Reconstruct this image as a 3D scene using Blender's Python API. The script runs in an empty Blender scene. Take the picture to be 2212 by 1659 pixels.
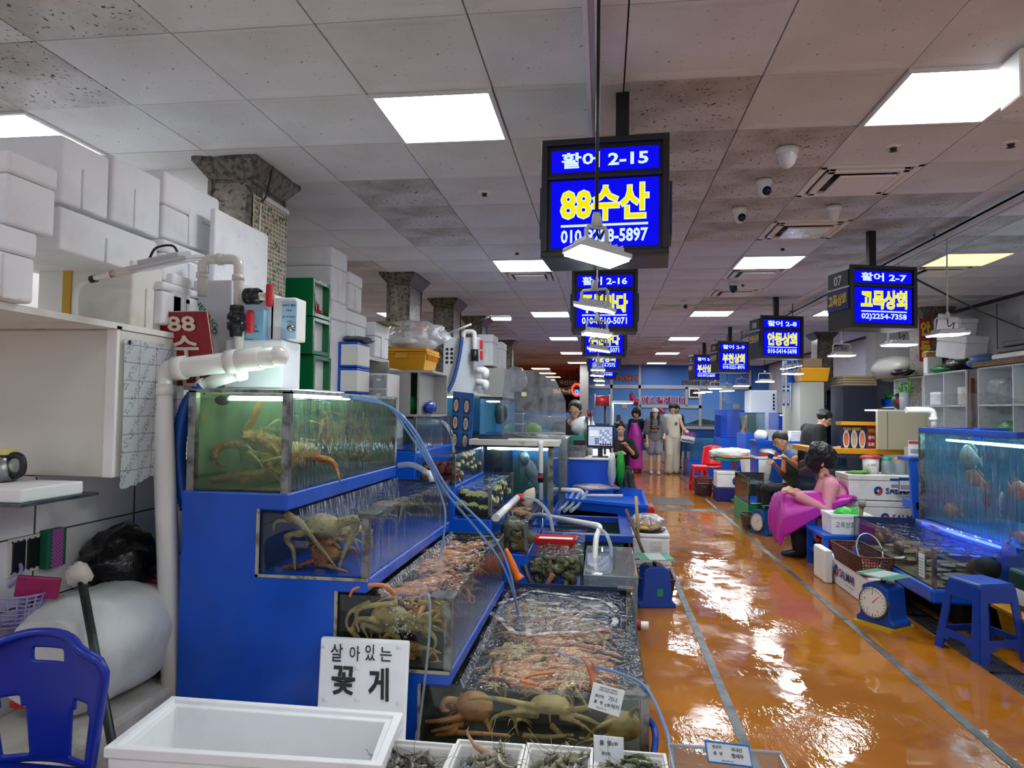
import bpy, bmesh, math, random
from math import sin, cos, pi, sqrt, atan2, radians
from mathutils import Vector as V, Matrix, Euler, noise
random.seed(8)
SC = bpy.context.scene
COL = SC.collection
# ---------------------------------------------------------------- camera
FPX, YAW, PITCH, ROLL, HC, CEIL = 1500.0, .13146, .03714, .01382, 1.55, 3.03
_f = V((-sin(YAW)*cos(PITCH), cos(YAW)*cos(PITCH), sin(PITCH)))
_r = V((cos(YAW), sin(YAW), 0)); _u = _r.cross(_f)
_r, _u = cos(ROLL)*_r + sin(ROLL)*_u, -sin(ROLL)*_r + cos(ROLL)*_u
CAM = V((0, 0, HC))
cd = bpy.data.cameras.new('camera'); cam = bpy.data.objects.new('camera', cd); COL.objects.link(cam)
cd.sensor_width = 36; cd.lens = 36*FPX/2212; cd.clip_end = 200; cd.clip_start = .02
_m = Matrix((_r, _u, -_f)).transposed().to_4x4(); _m.translation = CAM
cam.matrix_world = _m; SC.camera = cam

def P(x, y, X=None, Y=None, Z=None):
    """the point where a sight line of the survey photograph meets a plane of the room"""
    d = _f + _r*((x-1106)/FPX) + _u*((829.5-y)/FPX)
    k = (X-CAM.x)/d.x if X is not None else (Y-CAM.y)/d.y if Y is not None else (Z-CAM.z)/d.z
    return CAM + d*k
# ---------------------------------------------------------------- light
w = bpy.data.worlds.new('world'); SC.world = w; w.use_nodes = True
w.node_tree.nodes['Background'].inputs[0].default_value = (.75, .8, .9, 1)
w.node_tree.nodes['Background'].inputs[1].default_value = .5
SC.view_settings.view_transform = 'Standard'; SC.view_settings.look = 'None'
SC.view_settings.exposure = .55; SC.view_settings.gamma = 1; SC.view_settings.use_curve_mapping = False
PANEL_L, FLOOD_L = 12.0, 60.0
SC.cycles.max_bounces = 10; SC.cycles.transparent_max_bounces = 24; SC.cycles.diffuse_bounces = 5
SC.cycles.glossy_bounces = 4; SC.cycles.sample_clamp_indirect = 6; SC.cycles.caustics_reflective = False
SC.cycles.caustics_refractive = False
# ---------------------------------------------------------------- materials
def srgb(h):
    if not isinstance(h, str): return tuple(h)[:3]
    c = [int(h[i:i+2], 16)/255 for i in (0, 2, 4)]
    return tuple(x/12.92 if x < .04045 else ((x+.055)/1.055)**2.4 for x in c)
MATS = {}
def N(nt, t, **k):
    n = nt.nodes.new('ShaderNode'+t)
    for a, b in k.items():
        if hasattr(n, a): setattr(n, a, b)
        else: n.inputs[a.replace('_', ' ')].default_value = b
    return n
def newmat(name):
    m = bpy.data.materials.new(name); m.use_nodes = True; nt = m.node_tree; nt.nodes.clear()
    o = nt.nodes.new('ShaderNodeOutputMaterial'); MATS[name] = m
    return m, nt, o
def coords(nt, scale=(1, 1, 1), kind='Object'):
    tc = nt.nodes.new('ShaderNodeTexCoord'); mp = nt.nodes.new('ShaderNodeMapping')
    nt.links.new(tc.outputs[kind], mp.inputs[0]); mp.inputs['Scale'].default_value = scale
    return mp.outputs[0]
def noise_f(nt, vec, scale, detail=4, lo=.4, hi=.6, rough=.55):
    n = nt.nodes.new('ShaderNodeTexNoise'); n.inputs['Scale'].default_value = scale; n.inputs['Detail'].default_value = detail
    n.inputs['Roughness'].default_value = rough; nt.links.new(vec, n.inputs['Vector'])
    r = nt.nodes.new('ShaderNodeMapRange'); r.inputs[1].default_value = lo; r.inputs[2].default_value = hi
    nt.links.new(n.outputs[0], r.inputs[0]); return r.outputs[0]
def mixc(nt, f, a, b):
    m = nt.nodes.new('ShaderNodeMix'); m.data_type = 'RGBA'
    for s, i in ((f, 0), (a, 6), (b, 7)):
        if hasattr(s, 'links'): nt.links.new(s, m.inputs[i])
        else: m.inputs[i].default_value = s if i == 0 else (*srgb(s), 1)
    return m.outputs[2]
def bump(nt, h, strength, dist=.01):
    b = nt.nodes.new('ShaderNodeBump'); b.inputs['Strength'].default_value = strength; b.inputs['Distance'].default_value = dist
    nt.links.new(h, b.inputs['Height']); return b.outputs[0]
def mat(name, col, rough=.5, metal=0, spots=None, bmp=None, coat=0, emit=0, spec=.5, stretch=(1, 1, 1), trans=0, sss=0):
    """spots: list of (colour, scale, lo, hi); bmp: (scale, strength)"""
    if name in MATS: return MATS[name]
    m, nt, o = newmat(name)
    b = N(nt, 'BsdfPrincipled'); nt.links.new(b.outputs[0], o.inputs[0])
    b.inputs['Roughness'].default_value = rough; b.inputs['Metallic'].default_value = metal
    b.inputs['Coat Weight'].default_value = coat; b.inputs['Coat Roughness'].default_value = .08
    b.inputs['Specular IOR Level'].default_value = spec
    b.inputs['Base Color'].default_value = (*srgb(col), 1)
    if trans: b.inputs['Transmission Weight'].default_value = trans
    if sss:
        b.inputs['Subsurface Weight'].default_value = sss; b.inputs['Subsurface Radius'].default_value = (.01, .008, .006)
    if emit:
        b.inputs['Emission Color'].default_value = (*srgb(col), 1); b.inputs['Emission Strength'].default_value = emit
    if spots or bmp:
        vec = coords(nt, stretch)
        c = col
        for s in spots or ():
            c = mixc(nt, noise_f(nt, vec, s[1], 5, s[2], s[3]), c, s[0])
        if spots: nt.links.new(c, b.inputs['Base Color'])
        if bmp: nt.links.new(bump(nt, noise_f(nt, vec, bmp[0], 4, .2, .8), bmp[1]), b.inputs['Normal'])
    return m
def emis(name, col, s):
    if name in MATS: return MATS[name]
    m, nt, o = newmat(name); e = N(nt, 'Emission'); e.inputs[0].default_value = (*srgb(col), 1); e.inputs[1].default_value = s
    nt.links.new(e.outputs[0], o.inputs[0]); return m
def clear(name, tint, refl=1.0, rough=.02, bmp=None, stretch=(1, 1, 1), film=None):
    """thin clear sheet: tinted see-through plus fresnel reflection; film: (colour, scale, lo, hi, opacity)"""
    if name in MATS: return MATS[name]
    m, nt, o = newmat(name)
    t = N(nt, 'BsdfTransparent'); t.inputs[0].default_value = (*srgb(tint), 1)
    g = N(nt, 'BsdfGlossy'); g.inputs['Roughness'].default_value = rough; g.inputs[0].default_value = (1, 1, 1, 1)
    fr = N(nt, 'LayerWeight'); fr.inputs[0].default_value = .5
    pw = N(nt, 'Math', operation='POWER'); pw.inputs[1].default_value = 4.5; nt.links.new(fr.outputs['Facing'], pw.inputs[0])
    mul = N(nt, 'Math', operation='MULTIPLY_ADD'); mul.inputs[1].default_value = .9*refl; mul.inputs[2].default_value = .045*refl
    mul.use_clamp = True; nt.links.new(pw.outputs[0], mul.inputs[0])
    mx = N(nt, 'MixShader'); nt.links.new(mul.outputs[0], mx.inputs[0])
    nt.links.new(t.outputs[0], mx.inputs[1]); nt.links.new(g.outputs[0], mx.inputs[2])
    out = mx.outputs[0]
    if bmp or film: vec = coords(nt, stretch)
    if bmp:
        nb = bump(nt, noise_f(nt, vec, bmp[0], 3, .2, .8), bmp[1], bmp[2] if len(bmp) > 2 else .02)
        nt.links.new(nb, g.inputs['Normal']); nt.links.new(nb, fr.inputs['Normal'])
    if film:
        d = N(nt, 'BsdfDiffuse'); d.inputs[0].default_value = (*srgb(film[0]), 1)
        tl = N(nt, 'BsdfTranslucent'); tl.inputs[0].default_value = (*srgb(film[0]), 1)
        ad = N(nt, 'MixShader'); ad.inputs[0].default_value = .5
        nt.links.new(d.outputs[0], ad.inputs[1]); nt.links.new(tl.outputs[0], ad.inputs[2])
        f = noise_f(nt, vec, film[1], 4, film[2], film[3])
        mm = N(nt, 'Math', operation='MULTIPLY'); mm.inputs[1].default_value = film[4]; nt.links.new(f, mm.inputs[0])
        m2 = N(nt, 'MixShader'); nt.links.new(mm.outputs[0], m2.inputs[0])
        nt.links.new(out, m2.inputs[1]); nt.links.new(ad.outputs[0], m2.inputs[2]); out = m2.outputs[0]
    nt.links.new(out, o.inputs[0]); return m
# ---------------------------------------------------------------- mesh builder
OFF = {}
class B:
    def __init__(s): s.v = []; s.f = []; s.mi = []; s.sm = []
    def add(s, vs, fs, smooth=False, mi=0):
        n = len(s.v); s.v += [tuple(p) for p in vs]
        for f in fs: s.f.append([i+n for i in f]); s.sm.append(smooth); s.mi.append(mi)
        return s
    def box(s, a, b, mi=0, M=None):
        x0, y0, z0 = (min(a[i], b[i]) for i in range(3)); x1, y1, z1 = (max(a[i], b[i]) for i in range(3))
        vs = [V(p) for p in ((x0,y0,z0),(x1,y0,z0),(x1,y1,z0),(x0,y1,z0),(x0,y0,z1),(x1,y0,z1),(x1,y1,z1),(x0,y1,z1))]
        if M: vs = [M @ p for p in vs]
        return s.add(vs, [(3,2,1,0),(4,5,6,7),(0,1,5,4),(1,2,6,5),(2,3,7,6),(3,0,4,7)], False, mi)
    def cb(s, c, d, mi=0, M=None):
        return s.box([c[i]-d[i]/2 for i in range(3)], [c[i]+d[i]/2 for i in range(3)], mi, M)
    def frustum(s, c, d0, d1, h, mi=0, M=None):
        """box with its own bottom (d0) and top (d1) sizes; c = centre of the bottom"""
        vs = [V((c[0]+sx*d[0]/2, c[1]+sy*d[1]/2, c[2]+z)) for z, d in ((0, d0), (h, d1)) for sx, sy in ((-1,-1),(1,-1),(1,1),(-1,1))]
        if M: vs = [M @ p for p in vs]
        return s.add(vs, [(3,2,1,0),(4,5,6,7),(0,1,5,4),(1,2,6,5),(2,3,7,6),(3,0,4,7)], False, mi)
    def tube(s, pts, r, n=8, mi=0, caps=True, flat=None):
        pts = [V(p) for p in pts]; k = len(pts)
        rs = list(r) if hasattr(r, '__len__') else [r]*k
        up = None; vs = []
        for i, p in enumerate(pts):
            t = (pts[min(i+1, k-1)] - pts[max(i-1, 0)])
            t = t.normalized() if t.length > 1e-9 else V((0,0,1))
            if up is None: up = t.orthogonal().normalized() if not flat else V(flat)
            up = (up - t*up.dot(t)); up = up.normalized() if up.length > 1e-6 else t.orthogonal().normalized()
            sd = t.cross(up)
            for j in range(n):
                a = 2*pi*j/n
                vs.append(p + (sd*cos(a) + up*sin(a))*rs[i])
        fs = [(i*n+j, i*n+(j+1) % n, (i+1)*n+(j+1) % n, (i+1)*n+j) for i in range(k-1) for j in range(n)]
        s.add(vs, fs, True, mi)
        if caps:
            b = len(s.v)-len(vs)
            s.f += [[b+j for j in range(n)][::-1], [b+(k-1)*n+j for j in range(n)]]; s.sm += [False]*2; s.mi += [mi]*2
        return s
    def cyl(s, a, b, r, r1=None, n=14, mi=0): return s.tube([a, b], [r, r if r1 is None else r1], n, mi)
    def lathe(s, prof, c=(0,0,0), n=18, mi=0, M=None, smooth=True):
        vs = []
        for (r, z) in prof:
            for j in range(n):
                p = V((r*cos(2*pi*j/n), r*sin(2*pi*j/n), z))
                vs.append((M @ p if M else p) + V(c))
        k = len(prof)
        fs = [(i*n+j, i*n+(j+1) % n, (i+1)*n+(j+1) % n, (i+1)*n+j) for i in range(k-1) for j in range(n)]
        return s.add(vs, fs, smooth, mi)
    def ball(s, c, r, n=10, m=7, mi=0, M=None, fn=None):
        r = (r, r, r) if not hasattr(r, '__len__') else r
        vs = [V((0,0,-1))]+[V((cos(2*pi*j/n)*sin(pi*i/m), sin(2*pi*j/n)*sin(pi*i/m), -cos(pi*i/m))) for i in range(1, m) for j in range(n)]+[V((0,0,1))]
        out = []
        for p in vs:
            q = V((p.x*r[0], p.y*r[1], p.z*r[2]))
            if fn: q = fn(q, p)
            out.append((M @ q if M else q) + V(c))
        fs = [(0, 1+(j+1) % n, 1+j) for j in range(n)]
        fs += [(1+i*n+j, 1+i*n+(j+1) % n, 1+(i+1)*n+(j+1) % n, 1+(i+1)*n+j) for i in range(m-2) for j in range(n)]
        e = len(vs)-1; fs += [(e, e-n+j, e-n+(j+1) % n) for j in range(n)]
        return s.add(out, fs, True, mi)
    def grid(s, fn, nu, nv, smooth=True, mi=0, closeu=False):
        vs = [fn(i/(nu if closeu else nu-1), j/(nv-1)) for j in range(nv) for i in range(nu)]
        fs = [(j*nu+i, j*nu+(i+1) % nu, (j+1)*nu+(i+1) % nu, (j+1)*nu+i) for j in range(nv-1) for i in range(nu if closeu else nu-1)]
        return s.add(vs, fs, smooth, mi)
    def prism(s, poly, ax, a, b, mi=0, M=None):
        """poly: 2-D outline in the plane square to axis ax (0 x, 1 y, 2 z), drawn from a to b"""
        def pt(p, t): return V((t, p[0], p[1])) if ax == 0 else V((p[0], t, p[1])) if ax == 1 else V((p[0], p[1], t))
        n = len(poly); vs = [pt(p, a) for p in poly]+[pt(p, b) for p in poly]
        if M: vs = [M @ p for p in vs]
        fs = [list(range(n))[::-1], list(range(n, 2*n))]+[(i, (i+1) % n, n+(i+1) % n, n+i) for i in range(n)]
        return s.add(vs, fs, False, mi)
    def quad(s, *p, mi=0): return s.add(p, [tuple(range(len(p)))], False, mi)
    def build(s, name, m, parent=None, bevel=0, seg=2, loc=None, solid=0, sub=0, fixn=True):
        me = bpy.data.meshes.new(name)
        o = bpy.data.objects.new(name, me); COL.objects.link(o)
        if parent is not None:
            off = OFF[parent.name]; o.parent = parent
        else:
            xs, ys, zs = zip(*s.v)
            off = V(loc) if loc is not None else V(((min(xs)+max(xs))/2, (min(ys)+max(ys))/2, min(zs)))
            o.location = off
        OFF[o.name] = off
        me.from_pydata([(p[0]-off.x, p[1]-off.y, p[2]-off.z) for p in s.v], [], s.f)
        me.polygons.foreach_set('use_smooth', s.sm); me.polygons.foreach_set('material_index', s.mi)
        for mm in (m if isinstance(m, (list, tuple)) else [m]): me.materials.append(mm)
        if fixn:
            bm = bmesh.new(); bm.from_mesh(me); bmesh.ops.recalc_face_normals(bm, faces=bm.faces); bm.to_mesh(me); bm.free()
        me.update()
        if solid:
            q = o.modifiers.new('solid', 'SOLIDIFY'); q.thickness = solid; q.offset = 0
        if bevel:
            q = o.modifiers.new('bevel', 'BEVEL'); q.width = bevel; q.segments = seg; q.limit_method = 'ANGLE'; q.angle_limit = .6
        if sub:
            q = o.modifiers.new('sub', 'SUBSURF'); q.levels = sub; q.render_levels = sub
        return o
def tag(o, label=None, cat=None, group=None, kind=None):
    for k, v in (('label', label), ('category', cat), ('group', group), ('kind', kind)):
        if v: o[k] = v
    return o
def thing(name, label, cat, loc, group=None):
    o = bpy.data.objects.new(name, None); COL.objects.link(o); o.empty_display_size = .05
    o.location = loc; OFF[o.name] = V(loc)
    return tag(o, label, cat, group)
def one(b, name, m, label, cat, group=None, **k): return tag(b.build(name, m, None, **k), label, cat, group)
def struct(b, name, m, parent=None, **k):
    o = b.build(name, m, parent, **k)
    if parent is None: o['kind'] = 'structure'
    return o
def dup(o, loc=None, rotz=None, label=None, scale=None, rot=None, parent=None):
    c = o.copy(); COL.objects.link(c)
    if parent is not None: c.parent = parent
    if loc is not None: c.location = loc
    if rotz is not None: c.rotation_euler = (0, 0, rotz)
    if rot is not None: c.rotation_euler = rot
    if scale is not None: c.scale = (scale,)*3 if not hasattr(scale, '__len__') else scale
    if label: c['label'] = label
    for ch in o.children: dup(ch, parent=c)
    return c
# ---------------------------------------------------------------- lettering
def text(body, o, right, up, m, parent, name='lettering', w=None, h=None, bold=0, depth=.001, spacing=1, center=True, fit=True):
    """lettering fitted to w x h, centred on o, in the plane of right and up"""
    cu = bpy.data.curves.new('tmp', 'FONT'); cu.body = body; cu.size = 1; cu.offset = bold; cu.extrude = 0; cu.resolution_u = 2
    cu.space_character = spacing; cu.align_x = 'CENTER'
    to = bpy.data.objects.new('tmp', cu); COL.objects.link(to)
    dg = bpy.context.evaluated_depsgraph_get(); dg.update()
    me = bpy.data.meshes.new_from_object(to.evaluated_get(dg)); bpy.data.objects.remove(to)
    vs = [v.co.copy() for v in me.vertices]; fs = [tuple(p.vertices) for p in me.polygons]
    bpy.data.meshes.remove(me)
    if not vs: return None
    x0 = min(v.x for v in vs); x1 = max(v.x for v in vs); y0 = min(v.y for v in vs); y1 = max(v.y for v in vs)
    sx = w/(x1-x0) if w else None; sy = h/(y1-y0) if h else None
    sx = sx or sy; sy = sy or sx
    right = V(right).normalized(); up = V(up).normalized(); nrm = right.cross(up)
    b = B(); b.add([V(o) + right*((v.x-(x0+x1)/2)*sx) + up*((v.y-(y0+y1)/2)*sy) + nrm*depth for v in vs], fs)
    return b.build(name, m, parent, fixn=False)
# ---------------------------------------------------------------- smooth one-piece bodies
def fused(b, voxel, smooth=6):
    """the closed shapes in builder b fused into one continuous skin"""
    me = bpy.data.meshes.new('t'); me.from_pydata(b.v, [], b.f)
    o = bpy.data.objects.new('t', me); COL.objects.link(o)
    q = o.modifiers.new('r', 'REMESH'); q.mode = 'VOXEL'; q.voxel_size = voxel
    if smooth:
        q = o.modifiers.new('s', 'SMOOTH'); q.iterations = smooth; q.factor = .5
    dg = bpy.context.evaluated_depsgraph_get(); dg.update()
    m2 = bpy.data.meshes.new_from_object(o.evaluated_get(dg))
    r = B(); r.v = [tuple(v.co) for v in m2.vertices]; r.f = [list(p.vertices) for p in m2.polygons]
    r.sm = [True]*len(r.f); r.mi = [0]*len(r.f)
    bpy.data.objects.remove(o); bpy.data.meshes.remove(me); bpy.data.meshes.remove(m2)
    return r
def bez(p0, p1, p2, p3, n=12):
    p0, p1, p2, p3 = map(V, (p0, p1, p2, p3)); out = []
    for i in range(n):
        t = i/(n-1); s = 1-t; out.append(p0*s**3 + p1*3*s*s*t + p2*3*s*t*t + p3*t**3)
    return out
def spline(pts, n=6):
    """smooth path through pts"""
    pts = [V(p) for p in pts]; q = [pts[0]*2-pts[1]]+pts+[pts[-1]*2-pts[-2]]; out = []
    for i in range(1, len(q)-2):
        for k in range(n):
            t = k/n; a, b, c, d = q[i-1], q[i], q[i+1], q[i+2]
            out.append(.5*((2*b)+(c-a)*t+(2*a-5*b+4*c-d)*t*t+(3*b-a-3*c+d)*t**3))
    return out+[pts[-1]]
def rz(a): return Matrix.Rotation(a, 4, 'Z')
def rx(a): return Matrix.Rotation(a, 4, 'X')
def ry(a): return Matrix.Rotation(a, 4, 'Y')
def at(p): return Matrix.Translation(V(p))
# ================================================================ the room
X0, X1, YB, Y0 = -4.2, 5.1, 22.5, -1.6
m_tile = mat('ceiling_tile', 'dfe3e8', .9, spots=[('cfd2d4', 1.3, .45, .7), ('7d7668', 55, .66, .72)], spec=.2)
m_tile2 = mat('ceiling_tile_dirty', 'd4d7da', .9, spots=[('b0b0ae', 2.2, .42, .62), ('4a463e', 48, .6, .68)], spec=.2)
m_grid = mat('grid_gap', '4a463e', .9)
m_white = mat('white_paint', 'eceae6', .55)
m_wall = mat('wall_panel_white', 'e6e6e6', .42, spots=[('c9c6bd', 3, .55, .75), ('a08a66', 30, .73, .78)])
m_steel = mat('stainless', 'b9bcbc', .28, 1, spots=[('8d9190', 8, .4, .7)], bmp=(40, .08))
m_dsteel = mat('dull_steel', '74777a', .4, .9, spots=[('4d4f50', 10, .4, .65)])
m_black = mat('black_plastic', '15161a', .4)
m_panel = emis('light_diffuser', 'f4f9ff', PANEL_L)
m_panelw = emis('light_diffuser_warm', 'ffd98a', PANEL_L*.14)
# floor: poured resin, wet
def floor_mat():
    m, nt, o = newmat('wet_resin_floor'); b = N(nt, 'BsdfPrincipled'); nt.links.new(b.outputs[0], o.inputs[0])
    v = coords(nt)
    c = mixc(nt, noise_f(nt, v, .9, 5, .35, .7), 'b87420', '985a14')
    c = mixc(nt, noise_f(nt, v, 3.5, 6, .55, .8), c, '8a460e')
    c = mixc(nt, noise_f(nt, v, .35, 3, .5, .62), c, 'ac6a20')
    nt.links.new(c, b.inputs['Base Color'])
    b.inputs['Specular IOR Level'].default_value = .38
    r = noise_f(nt, v, 2.6, 7, .44, .6, .7); mr = N(nt, 'MapRange'); nt.links.new(r, mr.inputs[0])
    mr.inputs[3].default_value = .01; mr.inputs[4].default_value = .15; nt.links.new(mr.outputs[0], b.inputs['Roughness'])
    vs = coords(nt, (5, 1.6, 1))
    h = noise_f(nt, v, 1.5, 2, .2, .8, .5); h2 = noise_f(nt, vs, 7, 3, .3, .7); mk = noise_f(nt, v, 1.1, 5, .5, .62, .65); mq = N(nt, 'Math', operation='MULTIPLY'); nt.links.new(h2, mq.inputs[0]); nt.links.new(mk, mq.inputs[1])
    ad = N(nt, 'Math', operation='MULTIPLY_ADD'); nt.links.new(mq.outputs[0], ad.inputs[0]); ad.inputs[1].default_value = .16; nt.links.new(h, ad.inputs[2])
    bp = bump(nt, ad.outputs[0], .26, .03)
    nt.links.new(bp, b.inputs['Normal'])
    return m
m_floor = floor_mat()
b = B(); b.box((-9, Y0, -.1), (X1, 46, 0)); floor = struct(b, 'floor', m_floor)
for x0 in (.645, 1.80):
    yy = Y0
    while yy < YB:
        B().box((x0, yy, 0), (x0+.05, min(yy+2.39, YB), .003)).build('floor_strip', m_dsteel, floor); yy += 2.4
def grate(x0, y0, x1, y1, n, name='drain_grate', across=True):
    b = B()
    b.box((x0, y0, 0), (x1, y0+.015, .006)).box((x0, y1-.015, 0), (x1, y1, .006)).box((x0, y0, 0), (x0+.015, y1, .006)).box((x1-.015, y0, 0), (x1, y1, .006))
    for i in range(1, n):
        t = i/n
        if across: b.box((x0+(x1-x0)*t-.004, y0, 0), (x0+(x1-x0)*t+.004, y1, .006))
        else: b.box((x0, y0+(y1-y0)*t-.004, 0), (x1, y0+(y1-y0)*t+.004, .006))
    k = int(max(2, ((y1-y0) if across else (x1-x0))/.03))
    for i in range(1, k):
        t = i/k
        if across: b.box((x0, y0+(y1-y0)*t-.004, 0), (x1, y0+(y1-y0)*t+.004, .0045))
        else: b.box((x0+(x1-x0)*t-.004, y0, 0), (x0+(x1-x0)*t+.004, y1, .0045))
    g = b.build(name, m_steel, floor)
    B().box((x0+.01, y0+.01, -.0), (x1-.01, y1-.01, .001)).build('drain_channel', m_black, g)
for yy in (2.2, 3.4, 4.6, 5.8): grate(2.33, yy, 2.52, yy+1.19, 8)
grate(.86, 11.2, 1.5, 11.5, 10, across=False); grate(1.51, 11.2, 2.3, 11.5, 10, across=False); grate(.1, 11.2, .64, 11.5, 10, across=False)
for x in (.86, 1.2): B().box((x, 11.9, 0), (x+.33, 12.9, .003)).build('floor_cover', mat('dark_cover', '3a3428', .3), floor)
# ceiling: backing, tiles, lamps
bb = B().box((-9, Y0, CEIL+.02), (X1+.1, 46, CEIL+.12)); ceiling = struct(bb, 'ceiling', m_grid)
GX, GY = -.521, 2.507
panels = {(-1, 1): 0, (3, 1): 0, (-5, 1): 0}
for k in range(0, 5):  # last row is added to brighten the far end
    for c in (-1, 3): panels[(c, 7+6*k)] = 0
panels[(6, 7)] = 1; panels[(6, 13)] = 0; panels[(6, 19)] = 0; panels[(6, 25)] = 0; panels[(6, 31)] = 0; panels[(-1, -5)] = 0; panels[(3, -5)] = 0; panels[(-5, -5)] = 0; panels[(-5, 7)] = 0; panels[(-5, 13)] = 0; panels[(-5, 19)] = 0  # far foam-stack panels and last far-stall panel added to lighten the far end
panels[(6, 1)] = 0; panels[(6, -5)] = 0
vents = {(3, 3): 0, (3, 5): 0, (3, 8): 0, (-1, 8): 0, (6, 8): 0, (3, 10): 0}
sprink = {(-1, 3), (-1, 6), (3, 2), (3, 6), (4, 2), (3, 9)}
def tile_shape(b, x, y, jit=0):
    h, i = .2965, .235
    z0, z1 = CEIL+jit, CEIL+.006+jit
    vs = [V((x+sx*h, y+sy*h, z0)) for sx, sy in ((-1,-1),(1,-1),(1,1),(-1,1))]+[V((x+sx*(h-.022), y+sy*(h-.022), z0)) for sx, sy in ((-1,-1),(1,-1),(1,1),(-1,1))]
    vs += [V((x+sx*i*.86, y+sy*i, z1)) for sx, sy in ((-1,-1),(1,-1),(1,1),(-1,1))]+[V((x+sx*h, y+sy*h, CEIL+.03)) for sx, sy in ((-1,-1),(1,-1),(1,1),(-1,1))]
    fs = [(3,2,1,0)[::-1] for _ in ()]
    for a in range(4):
        n = (a+1) % 4
        fs += [(a, n, 4+n, 4+a), (4+a, 4+n, 8+n, 8+a), (a, 12+a, 12+n, n)]
    fs += [(8, 9, 10, 11), (12, 15, 14, 13)]
    b.add(vs, fs)
tb = B(); tile_shape(tb, 0, 0)
far = B(); far2 = B(); cells = []
for r in range(-6, 34):
    for c in range(-9, 10):
        x, y = GX+.6*c+.3, GY+.6*r+.3
        if x < X0-.3 or x > X1 or y > YB+.2: continue
        if (c, r) in panels or (c, r) in vents: continue
        d = (V((x, y, CEIL))-CAM); inv = d.dot(_f) > .3 and abs(d.dot(_r)/d.dot(_f)) < .8 and d.dot(_u)/d.dot(_f) < .6
        cells.append((not inv, d.length, x, y, c, r))
cells.sort(); proto = {}
for i, (nv, d, x, y, c, r) in enumerate(cells):
    dirty = noise.noise(V((x*.55, y*.45, 3))) > .12
    if i < 295 and not nv:
        if dirty not in proto:
            t = B(); tile_shape(t, x, y); proto[dirty] = t.build('ceiling_tile', m_tile2 if dirty else m_tile, ceiling); first = (x, y); proto[dirty]['_p'] = (x, y)
            o = proto[dirty]; me = o.data
            for v in me.vertices: v.co.x -= x-OFF['ceiling'].x; v.co.y -= y-OFF['ceiling'].y
            o.location = (x-OFF['ceiling'].x, y-OFF['ceiling'].y, 0)
        else:
            o = proto[dirty].copy(); COL.objects.link(o); o.location = (x-OFF['ceiling'].x, y-OFF['ceiling'].y, random.uniform(-.002, .002))
    else: tile_shape(far2 if dirty else far, x, y)
tag(far.build('ceiling_tile', m_tile, ceiling), kind='stuff'); tag(far2.build('ceiling_tile', m_tile2, ceiling), kind='stuff')
m_frame = mat('lamp_frame', 'dcdcde', .4)
li = 0
for (c, r), warm in panels.items():
    x, y = GX+.6*c, GY+.6*r; li += 1
    cap = ['over the front tanks', 'over the aisle']
    od = ('first', 'second', 'third', 'fourth', 'fifth', 'sixth', 'seventh')[(r+5)//6]
    t = thing('ceiling_light', 'warm yellow square ceiling light panel' if warm else od+' white ceiling light panel of the row '+{-5: 'over the foam box stack', -1: 'beside the front hanging signs', 3: 'over the aisle', 6: 'over the far stalls'}[c], 'ceiling light', (x+.3, y+.3, CEIL-.012), None if warm else 'white ceiling light panels')
    b = B()
    for a, bq in (((x+.004, y+.004), (x+.024, y+.596)), ((x+.576, y+.004), (x+.596, y+.596)), ((x+.024, y+.004), (x+.576, y+.024)), ((x+.024, y+.576), (x+.576, y+.596))):
        b.box((*a, CEIL-.012), (*bq, CEIL+.02))
    b.build('frame', m_frame, t)
    B().box((x+.024, y+.024, CEIL-.006), (x+.576, y+.576, CEIL+.018)).build('diffuser', m_panelw if warm else m_panel, t)
vl = {(3, 3): 'square ceiling air vent with dark slots, the largest showing', (3, 5): 'square ceiling air vent with a silver torn cover, beyond the largest vent', (3, 8): 'square ceiling air vent just beyond a light panel on the aisle side',
      (-1, 8): 'square ceiling air vent beside the light panel near the front hanging signs', (6, 8): 'square ceiling air vent behind the warm yellow panel', (3, 10): 'small far ceiling air vent beside the dark dome camera'}
for (c, r) in vents:
    x, y = GX+.6*c+.3, GY+.6*r+.3
    t = thing('ceiling_vent', vl[(c, r)], 'vent', (x, y, CEIL-.03))
    b = B()
    for (i0, z0, z1) in ((.296, -.004, .02), (.235, -.014, .01)):
        for sx, sy in ((1, 0), (-1, 0), (0, 1), (0, -1)):
            if sx: b.box((x+sx*i0, y-i0, CEIL+z0), (x+sx*(i0-.045), y+i0, CEIL+z1))
            else: b.box((x-i0, y+sy*i0, CEIL+z0), (x+i0, y+sy*(i0-.045), CEIL+z1))
    b.build('frame', m_white, t, bevel=.006)
    B().box((x-.29, y-.29, CEIL+.012), (x+.29, y+.29, CEIL+.03)).build('duct', m_black, t)
    B().cb((x+.01, y-.01, CEIL-.022), (.33, .33, .014)).build('plate', mat('foil', 'd8d8dc', .25, .6, bmp=(9, .5)) if (c, r) == (3, 5) else m_white, t, bevel=.02)
for (c, r) in sprink:
    x, y = GX+.6*c+.3, GY+.6*r+.33
    t = thing('sprinkler_head', 'small round sprinkler head in a ceiling tile', 'sprinkler', (x, y, CEIL-.02), 'ceiling sprinklers')
    B().lathe([(0, .012), (.045, .012), (.04, 0), (.02, -.003), (0, -.003)], (x, y, CEIL)).build('collar', m_white, t)
    B().lathe([(.02, -.003), (.012, -.015), (.022, -.02), (0, -.022)], (x, y, CEIL), n=10).build('deflector', m_black, t)
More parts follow.
